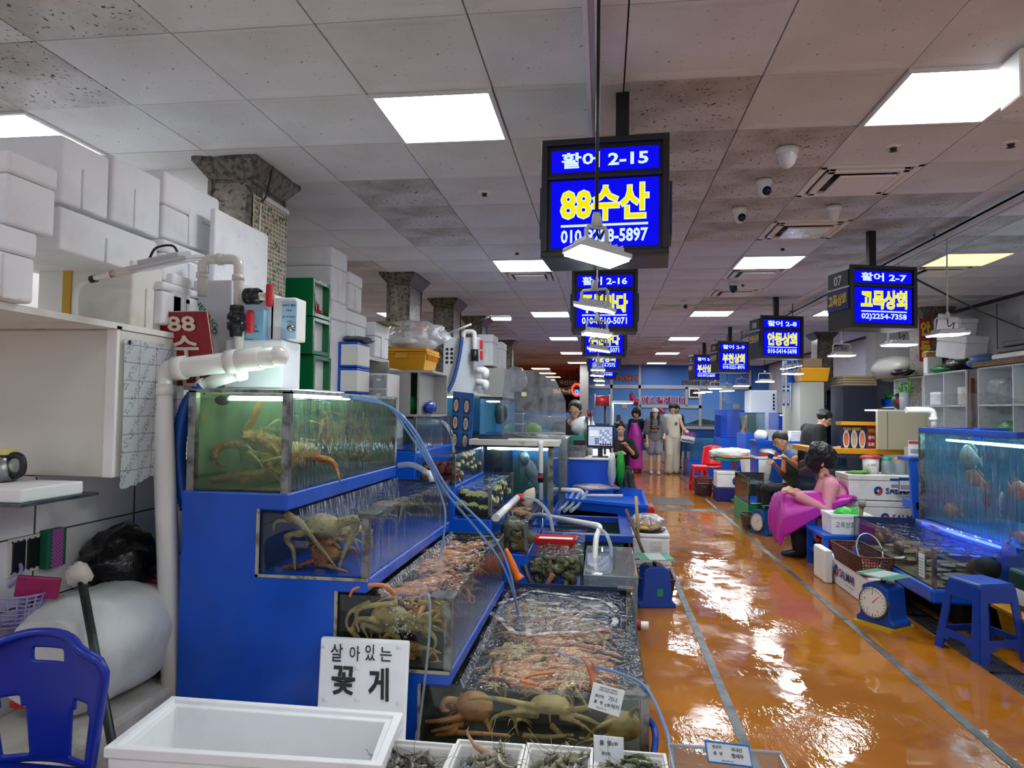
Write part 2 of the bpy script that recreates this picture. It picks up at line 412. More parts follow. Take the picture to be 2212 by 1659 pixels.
# walls
def seams(parent, lines):
    for a, bq in lines:
        B().box(a, bq).build('panel_joint', m_grid, parent)
wl = struct(B().box((X0-.1, Y0, 0), (X0, 17, CEIL+.1)), 'wall_left', m_wall)
wr = struct(B().box((X1, Y0, 0), (X1+.1, 30, CEIL+.1)), 'wall_right', m_wall)
for y in (5, 7.4, 9.8, 12.2): B().box((X1-.004, y, 0), (X1, y+.012, CEIL)).build('panel_joint', m_grid, wr)
# low stall wall with seams, and the partition up to the column
pw = struct(B().box((-2.47, .6, 0), (-2.35, 4.0, 1.245)), 'wall_stall', m_wall)
for z in (.72, 1.0): B().box((-2.35, .6, z), (-2.347, 4.0, z+.006)).build('panel_joint', m_grid, pw)
for y in (1.2, 2.05, 2.63, 3.25): B().box((-2.35, y, 0), (-2.347, y+.006, 1.24)).build('panel_joint', m_grid, pw)
struct(B().box((X0, 4.02, 0), (-2.4, 4.12, CEIL+.05)), 'wall_partition', m_white)
# columns
m_gran = mat('granite_clad', '7d766c', .3, spots=[('3b352c', 38, .52, .6), ('9c9488', 16, .5, .7)])
m_gran2 = mat('granite_dark', '6c675f', .35, spots=[('34312c', 30, .45, .6)])
def column(x0, x1, y0, y1, cap=True, name='column'):
    t = struct(B().box((x0, y0, 0), (x1, y1, CEIL-.02)), 'column', m_gran)
    bx = B()
    for (a, c) in ((x0, y0), (x1, y0), (x1, y1)): bx.box((a-.012, c-.012, 0), (a+.012, c+.012, CEIL-.12))
    bx.box((x0-.006, y0-.006, CEIL-.135), (x1+.006, y1+.006, CEIL-.125)).build('edge_trim', m_gran2, t)
    cx, cy, dx, dy = (x0+x1)/2, (y0+y1)/2, x1-x0, y1-y0
    B().frustum((cx, cy, CEIL-.12), (dx+.01, dy+.01), (dx+.16, dy+.16), .1).box((cx-dx/2-.08, cy-dy/2-.08, CEIL-.02), (cx+dx/2+.08, cy+dy/2+.08, CEIL+.01)).build('capital', m_gran2, t)
    return t
c1 = column(-2.37, -2.12, 3.88, 4.33); c2 = column(-2.36, -2.12, 7.34, 7.85); c3 = column(-2.27, -2.02, 9.1, 9.6); c4 = column(-2.2, -1.95, 10.9, 11.4)
c5 = column(-2.2, -1.95, 14.6, 15.0); column(4.35, 4.65, 10.15, 10.6); column(3.85, 4.1, 13.2, 13.6)
struct(B().box((4.5, 12.3, 0), (5.05, 12.7, CEIL)), 'trim_1', m_white)
# ivy printed cloth with tape strips on the first column
def ivy():
    m, nt, o = newmat('ivy_brick_print'); b = N(nt, 'BsdfPrincipled'); nt.links.new(b.outputs[0], o.inputs[0]); b.inputs['Roughness'].default_value = .5
    v = coords(nt)
    sep = N(nt, 'SeparateXYZ'); nt.links.new(v, sep.inputs[0]); cmb = N(nt, 'CombineXYZ'); nt.links.new(sep.outputs[1], cmb.inputs[0]); nt.links.new(sep.outputs[2], cmb.inputs[1])
    br = N(nt, 'TexBrick'); nt.links.new(cmb.outputs[0], br.inputs[0]); br.inputs['Color1'].default_value = (*srgb('a08f70'), 1); br.inputs['Color2'].default_value = (*srgb('8a7d64'), 1)
    br.inputs['Mortar'].default_value = (*srgb('d8d4c8'), 1); br.inputs['Scale'].default_value = 10; br.inputs['Mortar Size'].default_value = .03; br.inputs['Brick Width'].default_value = .4; br.inputs['Row Height'].default_value = .28; br.offset = 0
    vo = N(nt, 'TexVoronoi'); vo.inputs['Scale'].default_value = 30; nt.links.new(v, vo.inputs['Vector'])
    lt = N(nt, 'Math', operation='LESS_THAN'); lt.inputs[1].default_value = .38; nt.links.new(vo.outputs['Distance'], lt.inputs[0])
    f = noise_f(nt, v, 9, 2, .47, .5); mu = N(nt, 'Math', operation='MULTIPLY'); nt.links.new(lt.outputs[0], mu.inputs[0]); nt.links.new(f, mu.inputs[1])
    c = mixc(nt, mu.outputs[0], br.outputs[0], '2c5a30'); nt.links.new(c, b.inputs[0]); return m
t = thing('wall_cloth', 'ivy and brick printed sheet covering a stone column', 'sheet', (-2.1, 4.1, 1.7))
B().box((-2.105, 3.9, 1.7), (-2.098, 4.34, 2.83)).build('sheet', ivy(), t)
m_tape = mat('white_tape', 'dcdcdc', .5)
B().box((-2.098, 4.0, 2.83), (-2.094, 4.36, 2.86)).build('tape', m_tape, t); B().add([V((-2.094, 3.97, 2.79)), V((-2.094, 3.985, 2.8)), V((-2.094, 3.96, 2.3)), V((-2.094, 3.94, 2.3))], [(0, 1, 2, 3)]).build('tape', m_tape, t, solid=.003)
B().tube(spline([(-2.09, 3.975, 2.8), (-2.07, 3.99, 2.84), (-2.06, 4.0, 2.9), (-2.04, 4.0, CEIL)]), .006).build('cable', m_black, t)
# far end: mural wall, doorway to the next hall
def mural():
    m, nt, o = newmat('seaside_mural_print'); b = N(nt, 'BsdfPrincipled'); nt.links.new(b.outputs[0], o.inputs[0]); b.inputs['Roughness'].default_value = .45
    tc = coords(nt); sep = N(nt, 'SeparateXYZ'); nt.links.new(tc, sep.inputs[0])
    def ramp(stops):
        r = N(nt, 'ValToRGB'); mr = N(nt, 'MapRange'); mr.inputs[1].default_value = 0; mr.inputs[2].default_value = 3.03; nt.links.new(sep.outputs[2], mr.inputs[0]); nt.links.new(mr.outputs[0], r.inputs[0])
        e = r.color_ramp.elements
        while len(e) < len(stops): e.new(.5)
        for k, (p, c) in enumerate(stops): e[k].position = p; e[k].color = (*srgb(c), 1)
        return r.outputs[0]
    sky = ramp([(0, '0a2c58'), (.12, '0f4c98'), (.375, '1456a4'), (.385, '86b4ea'), (.6, '5a94de'), (1, '2a62b8')])
    nv = coords(nt, (1, 1, 2.6))
    cl = noise_f(nt, nv, 1.1, 7, .55, .75, .6)
    zr = N(nt, 'MapRange'); zr.inputs[1].default_value = 1.35; zr.inputs[2].default_value = 2.0; nt.links.new(sep.outputs[2], zr.inputs[0])
    zm = N(nt, 'Math', operation='MULTIPLY'); nt.links.new(cl, zm.inputs[0]); nt.links.new(zr.outputs[0], zm.inputs[1])
    zq = N(nt, 'Math', operation='LESS_THAN'); zq.inputs[1].default_value = 2.35; nt.links.new(sep.outputs[2], zq.inputs[0])
    zn = N(nt, 'Math', operation='MULTIPLY'); nt.links.new(zm.outputs[0], zn.inputs[0]); nt.links.new(zq.outputs[0], zn.inputs[1])
    z2 = N(nt, 'Math', operation='MULTIPLY'); z2.inputs[1].default_value = .6; nt.links.new(zn.outputs[0], z2.inputs[0])
    nt.links.new(mixc(nt, z2.outputs[0], sky, 'cfdcec'), b.inputs[0]); return m
m_mural = mural()
wb = struct(B().box((-.5, YB, 0), (X1, YB+.1, CEIL+.05)), 'wall_back', m_mural, loc=(0, YB, 0))
B().box((-.5, YB-.03, 0), (X1, YB, .32)).build('kick_panel', mat('kick_grey', 'b4b1ac', .5), wb)
m_hill = mat('mural_hill', '2a4c3a', .5, spots=[('3c6a48', 6, .4, .7)])
def hill(pts, name='hill_print'):
    b = B(); n = len(pts); q = [P(x, y, Y=YB-.003) for x, y in pts]; base = min(p.z for p in q)
    vs = q+[V((p.x, p.y, 1.165)) for p in q]
    b.add(vs, [(i, i+1, n+i+1, n+i) for i in range(n-1)]); b.build(name, m_hill, wb, solid=.002)
hill([(1476, 917), (1490, 913), (1510, 906), (1520, 905), (1535, 908), (1548, 910), (1558, 914), (1570, 918)])
hill([(1376, 915), (1388, 910), (1400, 906), (1410, 910), (1420, 914), (1440, 917)]); hill([(1326, 917), (1345, 912), (1355, 915), (1370, 917)])
B().tube([P(1336, 918, Y=YB-.01), P(1336, 896, Y=YB-.01)], .06).build('chimney_print', mat('mural_chimney', '4a3a34', .6), wb)
m_mull = mat('mullion', 'b9bcc0', .4)
def bar(x0, y0, x1, y1, r=.035):
    a, c = P(x0, y0, Y=YB-.015), P(x1, y1, Y=YB-.015)
    bb = B(); bb.box((min(a.x, c.x)-r, YB-.03, min(a.z, c.z)-(0 if abs(a.x-c.x) < .1 else r)), (max(a.x, c.x)+r, YB, max(a.z, c.z)+(0 if abs(a.x-c.x) < .1 else r))); bb.build('mullion', m_mull, wb)
for l in ((1382, 785, 1381, 975), (1321, 785, 1320, 975), (1270, 836, 1620, 836), (1483, 836, 1483, 877), (1513, 840, 1512, 922), (1557, 836, 1557, 975), (1384, 878, 1514, 878), (1475, 924, 1557, 924), (1620, 800, 1620, 980), (1386, 936, 1400, 936)): bar(*l)
a, c = P(1487, 838, Y=YB), P(1511, 860, Y=YB)
t = B().box((a.x, YB-.05, c.z), (c.x, YB, a.z)).build('wall_louvre', m_white, wb); B().box((a.x+.05, YB-.06, c.z+.05), (c.x-.05, YB-.05, a.z-.05)).build('dark_opening', m_black, t)
# wall lettering
m_or = mat('letter_orange', 'c8683a', .5); m_dk = mat('letter_dark', '2a2428', .5); m_mg = mat('letter_magenta', 'a01858', .5); m_lw = mat('letter_white', 'e8e8ea', .5)
def wtext(s, x0, x1, y0, y1, m, m2=None, bold=.03):
    a, c = P(x0, y0, Y=YB-.02), P(x1, y1, Y=YB-.02)
    if m2: text(s, (a+c)/2+V((0, .003, 0)), (1, 0, 0), (0, 0, 1), m2, wb, 'letter_outline', w=abs(c.x-a.x)*1.03, h=abs(a.z-c.z)*1.12, bold=bold*2.2)
    text(s, (a+c)/2, (1, 0, 0), (0, 0, 1), m, wb, 'lettering', w=abs(c.x-a.x), h=abs(a.z-c.z), bold=bold)
wtext('회식당가', 1322, 1379, 810, 824, m_or, m_dk); wtext('건어물 판매장', 1472, 1556, 821, 835, mat('letter_grey', '3a3436', .5), mat('letter_tan', '8a8078', .5))
wtext('에스컬레이터', 1386, 1480, 856, 873, m_mg, m_lw, .035)
a = P(1430, 886, Y=YB-.02); q = B().cb((a.x, YB-.015, a.z), (.19, .02, .19)).build('escalator_symbol', m_mg, wb)
B().tube([a+V((-.07, -.02, .05)), a+V((-.03, -.02, .05)), a+V((.04, -.02, -.04)), a+V((.08, -.02, -.04))], .014).build('symbol_line', m_lw, q)
pa = spline([P(x, y, Y=YB-.02) for x, y in ((1379, 870), (1371, 867), (1366, 860), (1364, 852))], 5)
B().tube(pa, [.1-.003*i for i in range(len(pa))], flat=(0, 1, 0)).add([P(1360, 854, Y=YB-.02), P(1369, 853, Y=YB-.02), P(1364, 845, Y=YB-.02)], [(0, 1, 2)]).build('arrow', mat('letter_red', 'b01840', .5), wb)
for px, py in ((1349, 877), (1590, 878)):
    a = P(px, py, Y=YB-.01); B().cb(a, (.18, .01, .14)).build('wall_notice', mat('notice', 'b9b3a4', .6), wb)
a = P(1262, 860, Y=YB-.4); struct(B().box((a.x-.14, YB-.5, 0), (a.x+.13, YB+.1, CEIL)), 'column', mat('pale_column', 'b8b6b2', .5))
# hall beyond on the far side
struct(B().box((-9, 42, 0), (X1, 42.1, CEIL+.05)), 'wall_far', mat('far_wall', '33302e', .7))
struct(B().box((-.45, YB+.1, 0), (-.35, 42, CEIL)), 'wall_passage', mat('passage_wall', '6a625c', .6))
struct(B().box((-9.1, 17, 0), (-9, 42, CEIL+.05)), 'wall_side', mat('side_wall', '5a524c', .6))
struct(B().box((-9, YB+.1, CEIL-.02), (-.36, 41.9, CEIL)), 'ceiling_beyond', mat('warm_glow_ceiling', 'b08a6a', .8))  # warm glow of the shops is put into this ceiling colour
# ================================================================ hanging signs, rails, lamps, cameras
m_sb = mat('sign_black', '101114', .45); m_sb2 = mat('sign_black_edge', '1d1e22', .4)
e_blue = emis('backlit_blue', (0.004, 0.004, .9), .66); e_white = emis('backlit_white', 'd8f0ff', .72); e_yel = emis('backlit_yellow', (1, .86, 0), .68)
m_sw = mat('sign_white', 'd4d8da', .5); m_navy = mat('sign_navy', '1c1a6e', .5); m_sy = mat('sign_yellow', 'd8c030', .5)
def shop_sign(x, y, rot, top, name, phone, label, side=None, w=.565, zt=2.77, zb=2.235, dp=.3):
    hx = .07 if x < 1 else 0
    t = thing('hanging_sign', label, 'sign', (0, 0, zb))
    h = zt-zb; hw = w/2
    def at_(u, v): return (-hw+u*w, -.0, zb+v*h)
    b = B(); b.box((-hw, .012, zb), (hw, dp, zt)); b.build('cabinet', m_sb, t, bevel=.004)
    b = B()
    for (u0, u1, v0, v1) in ((0, 1, .95, 1), (0, 1, 0, .05), (0, .05, .05, .95), (.95, 1, .05, .95), (.05, .95, .66, .69)):
        a, c = at_(u0, v0), at_(u1, v1); b.box((a[0], -.012, a[2]), (c[0], .012, c[2]))
    b.build('frame', m_sb2, t, bevel=.003)
    for (v0, v1, nm) in ((.725, .905, 'number_panel'), (.085, .645, 'name_panel')):
        a, c = at_(.08, v0), at_(.92, v1)
        q = B().box((a[0], -.004, a[2]), (c[0], .012, c[2])).build(nm, e_blue, t)
        R, U = (1, 0, 0), (0, 0, 1)
        def tx(s, u, v, ww, hh, m, bold, d=.006, nm2='lettering'):
            o = at_(u, v); text(s, (o[0], -.004, o[2]), R, U, m, q, nm2, w=ww*w, h=hh*h, bold=bold, depth=d-.004)
        if nm == 'number_panel': tx(top, .5, .815, .68, .135, e_white, .03, .006)
        else:
            tx(name, .5, .45, .7, .315, e_white, .055, .006, 'letter_outline'); tx(name, .5, .45, .68, .295, e_yel, .022, .008)
            o = at_(.5, .262); B().box((o[0]-.34*w, -.007, o[2]-.005), (o[0]+.34*w, -.004, o[2]+.005)).build('rule', e_white, q)
            tx(phone, .5, .172, .68, .115, e_white, .03, .006)
    B().box((hx-.03, dp/2-.02, zt), (hx+.03, dp/2+.02, CEIL)).build('hanger', m_sb, t)
    if side:
        s = B(); s.box((-hw-.006, .02, zb+.62*h), (-hw, dp-.02, zb+.93*h)); s.build('side_number_panel', m_sb2, t)
        B().box((-hw-.007, .01, zb+.93*h), (-hw, dp-.01, zt)).build('side_strip', m_sw, t); B().box((-hw-.009, .01, zb+.645*h), (-hw, dp-.01, zb+.67*h)).build('side_strip', m_sw, t)
        q = B().box((-hw-.012, .012, zb+.3*h), (-hw, dp-.012, zb+.64*h)).build('side_name_panel', m_navy, t)
        text(side, (-hw-.006, dp/2, zb+.79*h), (0, -1, 0), (0, 0, 1), m_sw, t, 'side_lettering', w=.11, h=.08, bold=.03, depth=.002)
        text(name, (-hw-.012, dp/2, zb+.47*h), (0, -1, 0), (0, 0, 1), m_sy, q, 'lettering', w=dp*.8, h=.1, bold=.05, depth=.002)
    else:
        for sx in (-1, 1):
            B().box((sx*hw, .03, zb+.18*h), (sx*(hw+.012), dp-.03, zb+.62*h)).build('side_panel', m_navy, t)
    t.location = (x, y, zb); t.rotation_euler = (0, 0, rot)
    return t
shop_sign(-.005, 3.08, -.075, '활어 2-15', '88수산', '010-9228-5897', 'hanging blue backlit sign reading 2-15, largest and nearest of all the hanging signs')
shop_sign(0, 6.0, 0, '활어 2-16', '푸른바다', '010-6510-5071', 'hanging blue backlit sign reading 2-16, just below and behind the biggest sign')
shop_sign(0, 9.0, 0, '활어 2-17', '푸른바다', '010-6510-5071', 'hanging blue sign half hidden behind the 2-16 sign, same phone number', zt=2.74, zb=2.25)
shop_sign(.0, 12.0, 0, '활어 2-18', '개은상회', '02)2254-7272', 'hanging blue sign with phone ending 7272, mostly hidden behind two nearer signs', zt=2.74, zb=2.24)
shop_sign(-.01, 15.0, 0, '활어 2-19', '수상회', '02)2254-0483', 'hanging blue sign ending 0483, farthest in the row over the tanks', zt=2.74, zb=2.24)
shop_sign(2.17, 5.75, .26, '활어 2-7', '고목상회', '02)2254-7358', 'hanging blue sign reading 2-7 with a white 07 on its side', '07', zt=2.72, zb=2.23)
shop_sign(2.2, 9.0, .26, '활어 2-8', '안동상회', '010-5414-5698', 'hanging blue sign reading 2-8, second over the far stalls', '08')
shop_sign(2.19, 12.2, .24, '활어 2-9', '부천상회', '010-5221-8974', 'hanging blue sign reading 2-9, third over the far stalls', '09')
shop_sign(2.14, 15.0, .2, '활어 2-10', '부산상회', '010-9913-8699', 'hanging blue sign reading 2-10, partly covered by the 2-9 sign', '10')
# rails
m_rail = mat('white_rail', 'd6d6da', .4)
for (x, lab) in ((-.055, 'white ceiling lamp rail with cables above the front row of hanging signs'), (2.66, 'white ceiling lamp rail over the far stalls')):
    t = thing('lamp_rail', lab, 'rail', (x, 9, 2.93))
    for s in (-1, 1): B().box((x+s*.012, Y0+.2, 2.935), (x+s*.03, 19, 2.985)).build('rail_side', m_rail, t)
    B().box((x-.03, Y0+.2, 2.97), (x+.03, 19, 2.99)).build('rail_top', m_rail, t)
    bb = B()
    for i in range(9): bb.box((x-.006, Y0+1+i*2.2, 2.985), (x+.006, Y0+1.02+i*2.2, CEIL))
    bb.build('rod', m_dsteel, t)
# flood lamps
e_flood = emis('flood_lens', 'f2fcff', FLOOD_L); m_lg = mat('lamp_grey', 'bfc1c2', .4)
def flood(x, y, z, rotz, tilt, label, group, pole_m, top=2.94, s=1.0, pole_r=.006, fin=True, i0=False):
    t = thing('flood_lamp', label, 'lamp', (0, 0, z), group)
    M = at((0, 0, z)) @ ry(tilt)
    hw, hd = .125*s, .095*s
    b = B(); b.cb((0, 0, .012), (hw*2, hd*2, .016), M=M); b.cb((0, 0, .028), (hw*1.5, hd*1.5, .018), M=M)
    for i in range(7): b.cb(((-.09+.03*i)*s, 0, .04), (.004, hd*1.3, .012), M=M)
    b.build('housing', m_lg, t, bevel=.004)
    B().cb((0, 0, 0), (hw*1.86, hd*1.82, .008), M=M).build('lens', e_flood, t)
    r = .005; q = hw*(.42 if i0 else .8)
    u = [M @ V((-q, 0, .012)), V((-q*.95, 0, z+.12*s)), V((-q*.8, 0, z+.135*s)), V((q*.8, 0, z+.135*s)), V((q*.95, 0, z+.12*s)), M @ V((q, 0, .012))]
    bb = B(); bb.tube(u, .0075, n=6); bb.build('bracket', m_lg, t)
    B().lathe([(0, .05), (.012, .045), (.02, .0), (0, 0)], (0, 0, z+.135*s), n=10).build('swivel', m_lg, t)
    B().tube([V((0, 0, z+.17*s)), V((0, 0, top))], pole_r, n=6).build('pole', pole_m, t)
    B().tube(spline([M @ V((hw*.4, .02, .04)), V((hw*.5, .02, z+.1)), V((.02, .02, z+.07)), V((0.0, .005, z+.15*s))], 5), .004, n=5).build('cable', m_black, t)
    t.location = (x, y, z); t.rotation_euler = (0, 0, rotz); return t
for i, (px, py, Y, rz_, tl) in enumerate(((1288, 556, 2.2, .5, .16), (1284, 668, 3.43, -.35, .2), (1289, 724, 4.6, .3, .08), (1293, 757, 5.84, -.2, .16), (1292, 800, 8.7, 0, .0), (1290, 812, 10, .2, .05), (1294, 823, 11.4, 0, .05), (1296, 832, 13.6, .1, 0))):
    p = P(px, py, Y=Y)
    lab = ('white floodlight hanging on a dark pole in front of the biggest sign', 'tilted white floodlight hanging across the 2-16 sign', 'white floodlight hanging level below the 2-16 sign', 'small tilted floodlight hanging before the half hidden blue sign')
    flood(p.x, Y, p.z, rz_, tl, lab[i] if i < 4 else ('fifth', 'sixth', 'seventh', 'last')[i-4]+' small floodlight in line below the front row signs', None if i < 4 else 'far front-row floodlights', m_black if i in (0, 1, 3) else m_lg, i0=i == 0, s=.72)
rl = {0: 'white floodlight with looped black cable hanging by the red upright banner', 1: 'white floodlight hanging in front of the 2-7 sign', 2: 'white floodlight hanging under the corner of the 2-7 sign',
      3: 'white floodlight hanging before the lit menu panel', 4: 'white floodlight hanging right under the 2-8 sign'}
for i, (px, py, Y, rz_, tl) in enumerate(((2047, 724, 5.3, .1, -.05), (1942, 746, 6.2, .15, 0), (1818, 769, 7.7, .1, 0), (1712, 808, 9.7, 0, 0), (1709, 794, 10.4, .3, -.2), (1652, 825, 11.4, .1, 0), (1602, 834, 12.9, .1, 0), (1570, 845, 13.6, .1, -.05), (1545, 840, 14.4, .1, 0), (1525, 847, 15.6, .1, 0), (1510, 849, 16.6, .1, 0))):
    p = P(px, py, X=2.66) if i < 3 else P(px, py, Y=Y)
    flood(p.x, p.y, p.z, rz_, tl, rl.get(i, ('sixth', 'seventh', 'eighth', 'ninth', 'tenth', 'last')[i-5]+' small floodlight along the far stalls' if i > 4 else ''), None if i < 5 else 'far floodlights over the far stalls', m_lg if i < 3 else m_black, top=2.94 if i < 3 else CEIL)
# dome cameras
m_cam = mat('camera_white', 'e4e4e6', .3); m_lens = mat('camera_lens', '0c1430', .1)
for i, (px, py, lens, lab) in enumerate(((1700, 322, 0, 'white round dome camera, biggest on the ceiling over the aisle'), (1650, 390, 1, 'white dome camera with a dark lens, next after the biggest dome'), (1597, 450, 1, 'white tilted dome camera, third along the ceiling over the aisle'),
        (1801, 446, 0, 'pale frosted dome camera between two ceiling vents'), (1584, 612, 2, 'small white and dark dome camera before the light panel vent'), (1478, 651, 1, 'tiny distant dome camera over the aisle'))):
    p = P(px, py, Z=CEIL); r = .062 if i in (0,) else .05
    t = thing('dome_camera', lab, 'camera', (p.x, p.y, CEIL-.1))
    B().lathe([(0, 0), (r, 0), (r*1.02, -.02), (r*.92, -.03)], (p.x, p.y, CEIL), n=18).build('base', m_cam, t)
    B().lathe([(r*.9, -.028), (r*.86, -.055), (r*.62, -.09), (r*.3, -.108), (0, -.112)], (p.x, p.y, CEIL), n=18).build('dome', mat('frost', 'd8d8dc', .15) if lens == 0 else m_cam if lens == 1 else m_lens, t)
    if lens: B().ball((p.x+.012, p.y-.03, CEIL-.075), .03, 10, 8).build('lens', m_lens, t)
# black sloping cable on the far side
a = P(1968, 598, Y=5.9); c = P(2212, 710, X=5.05)
one(B().tube([a, (a*.5+c*.5)+V((0, 0, -.03)), c], .009, n=6), 'slanting_cable', m_black, 'black cable slanting from the 2-7 sign to the white side wall', 'cable')
# exit sign at the top corner
t = thing('exit_sign', 'green and white running man exit sign at the ceiling edge', 'sign', P(2205, 130, Y=3.0))
p = P(2203, 130, Y=3.0); B().box((p.x-.025, 2.95, p.z-.17), (p.x+.4, 3.1, p.z+.03)).build('case', m_white, t, bevel=.01)
B().box((p.x+.0, 2.942, p.z-.15), (p.x+.38, 2.95, p.z-.01)).build('face', emis('exit_face', 'd8efe6', .55), t)
B().tube([(p.x+.005, 2.938, p.z-.11), (p.x+.02, 2.938, p.z-.06), (p.x+.04, 2.938, p.z-.03)], .014).build('running_figure', emis('exit_green', '20a060', .6), t)
B().tube([(p.x+.15, 3.02, p.z+.03), (p.x+.15, 3.02, CEIL)], .01).build('rod', m_lg, t); B().frustum((p.x+.15, 3.02, p.z+.03), (.1, .1), (.36, .3), .09).build('mount', m_white, t)
# ================================================================ first tank stall
m_blue = mat('blue_resin', '0650c4', .26, spots=[('0446ae', 3, .45, .7)], spec=.5)
m_post = mat('tank_post', '8f908c', .3, .85, spots=[('5c5a54', 14, .45, .6)])
m_glass = clear('tank_glass', 'f3f8f6', .7)
m_gflow = clear('overflow_glass', 'f0f6f4', .9, .08, (26, .55, .03), (1, 1, .06), ('e8f4f8', 30, .56, .8, .3))
m_green = clear('murky_glass', 'e4eedc', .7, .02, None, (1, 1, 1), ('8ea486', 2.2, .4, .8, .14))
m_gflowg = clear('overflow_glass_green', 'e4eedc', .9, .08, (26, .55, .03), (1, 1, .06), ('c0d0b8', 24, .55, .85, .18))
m_water = clear('water_surface', 'f2f6f6', .75, .01, (8, .6, .06), (1, 1, 1))
m_foamw = clear('foamy_water', 'eef3f4', 1.1, .04, (12, .9, .06), (1, 1, 1), ('f4f8fa', 7, .52, .72, .75))
m_fall = clear('falling_water', 'eef4fa', .9, .1, (40, .6), (1, 1, .05), ('f2f8ff', 55, .45, .7, .7))
m_pvc = mat('white_pvc', 'e8e6e0', .25, coat=.3); m_pvcg = mat('grey_pvc', 'd2cfc8', .3, coat=.3)
m_styro = mat('styrofoam', 'edeef0', .75, bmp=(260, .12), spots=[('dcdde0', 5, .5, .8)], spec=.25)
m_styro2 = mat('styrofoam_worn', 'e4e2dc', .75, bmp=(260, .12), spots=[('cfc9ba', 6, .5, .75), ('a8946c', 22, .72, .78)], spec=.25)
def pane(b, a, c): b.box(a, c)
def tank(name, label, x0, x1, y0, y1, z0, z1, water=.0, sides='frbl', mats=None, posts=('fr',), floor_m=None, back_m=None, cat='tank', wm=None, rim=None, group=None, pw_=.024):
    """glass box; sides: f front, r aisle side, b back, l wall side"""
    t = thing(name, label, cat, ((x0+x1)/2, (y0+y1)/2, z0), group); g = .006; mats = mats or {}
    pc = {'f': ((x0, y0, z0), (x1, y0+g, z1)), 'b': ((x0, y1-g, z0), (x1, y1, z1)), 'l': ((x0, y0, z0), (x0+g, y1, z1)), 'r': ((x1-g, y0, z0), (x1, y1, z1))}
    for s in sides: B().box(*pc[s]).build('glass_pane', mats.get(s, m_glass), t)
    B().box((x0+g, y0+g, z0), (x1-g, y1-g, z0+.008)).build('tank_floor', floor_m or m_blue, t)
    for p in posts:
        x = x0 if p[1] == 'l' else x1-pw_; y = y0-.004 if p[0] == 'f' else y1-pw_+.004
        x += -.004 if p[1] == 'l' else .004
        B().box((x, y, z0-.004), (x+pw_, y+pw_, z1+.004)).build('corner_post', m_post, t)
    if water:
        k = 22; j = 30
        B().grid(lambda u, v: V((x0+g+(x1-x0-2*g)*u, y0+g+(y1-y0-2*g)*v, water+.006*noise.noise(V((u*9, v*16, z0*7))))), k, j).build('water', wm or m_water, t)
    if rim:
        b = B(); r = .012
        b.box((x0-.004, y0-.004, z1-.004), (x1+.004, y0+r, z1+.012)).box((x0-.004, y1-r, z1-.004), (x1+.004, y1+.004, z1+.012)).box((x0-.004, y0, z1-.004), (x0+r, y1, z1+.012)).box((x1-r, y0, z1-.004), (x1+.004, y1, z1+.012))
        b.build('rim', rim, t)
    return t
SY0, SY1 = 2.87, 4.45
# the stepped blue stand
o = [(-1.84, 0), (.19, 0), (.19, .13), (-.75, .13), (-.75, .40), (-.62, .40), (-.62, .455), (-1.12, .455), (-1.12, .765), (-.985, .765), (-.985, .82), (-1.48, .82), (-1.48, 1.10), (-1.35, 1.10), (-1.35, 1.175), (-1.84, 1.175)]
st = thing('tank_stand', 'big blue stepped resin stand carrying the four crab tanks', 'tank stand', (-.9, 3.6, 0))
B().prism(o, 1, SY0-.01, SY1).build('body', m_blue, st, bevel=.008, seg=2)
m_seal = mat('sealant', 'a9a48c', .6, spots=[('6e6a50', 18, .5, .6)])
for (xa, za, xb, zb) in ((-1.48, .82, -1.48, 1.10), (-1.48, .82, -.99, .82), (-1.12, .455, -1.12, .765), (-1.12, .455, -.63, .455), (-.75, .13, -.75, .40)):
    B().box((xa-.006, SY0-.013, za-.006), (xb+.006, SY0-.004, zb+.006)).build('seal_line', m_seal, st)
for (xx, z0, z1) in ((-1.345, .98, 1.10), (-.98, .73, .765), (-.615, .37, .40)):
    B().grid(lambda u, v: V((xx+.02+.02*v, SY0+.06+(SY1-SY0-.1)*u, z1-(z1-z0)*v)), 20, 3).build('falling_water', m_fall, st)
tk1 = tank('crab_tank', 'topmost glass tank of the near stall, murky green with king crabs', -1.82, -1.355, SY0, SY1, 1.177, 1.612, 1.585, mats={'f': m_green, 'r': m_gflowg, 'l': mat('algae_wall', '5c7a5a', .6, spots=[('3a5238', 5, .4, .6), ('7a8448', 7, .55, .7)]), 'b': mat('algae_wall2', '6a8e74', .6, spots=[('46644e', 5, .4, .6)])}, posts=('fl', 'fr', 'br'), floor_m=mat('tank_dirt', '2a3020', .7), rim=m_post, pw_=.034)
m_dkin = mat('tank_inner_navy', '0b2350', .5, spots=[('071530', 5, .45, .7)]); m_dkol = mat('tank_inner_dark', '1a1c14', .6, spots=[('2e2e1c', 7, .45, .7)])
tk2 = tank('crab_tank', 'second tank step down with king crabs and a metal corner post, blue inside', -1.478, -.99, SY0+.005, SY1, .823, 1.085, 1.075, 'frbl', {'r': m_gflow, 'b': m_dkin, 'l': m_dkin}, posts=('fr',), pw_=.03)
tk3 = tank('crab_tank', 'third tank step down packed with snow crabs, brown corner post', -1.118, -.625, SY0+.005, SY1, .458, .752, .742, 'frbl', {'r': m_gflow, 'b': m_dkol, 'l': m_dkol}, floor_m=m_dkol, posts=('fr',), pw_=.03)
tk4 = tank('crab_tank', 'lowest wide front tank full of snow crabs with foaming water', -.748, .188, SY0+.01, 4.62, .134, .405, .385, 'frbl', {'l': m_dkol, 'b': m_dkin}, floor_m=m_dkol, posts=('fr', 'br'), pw_=.034, wm=m_water)
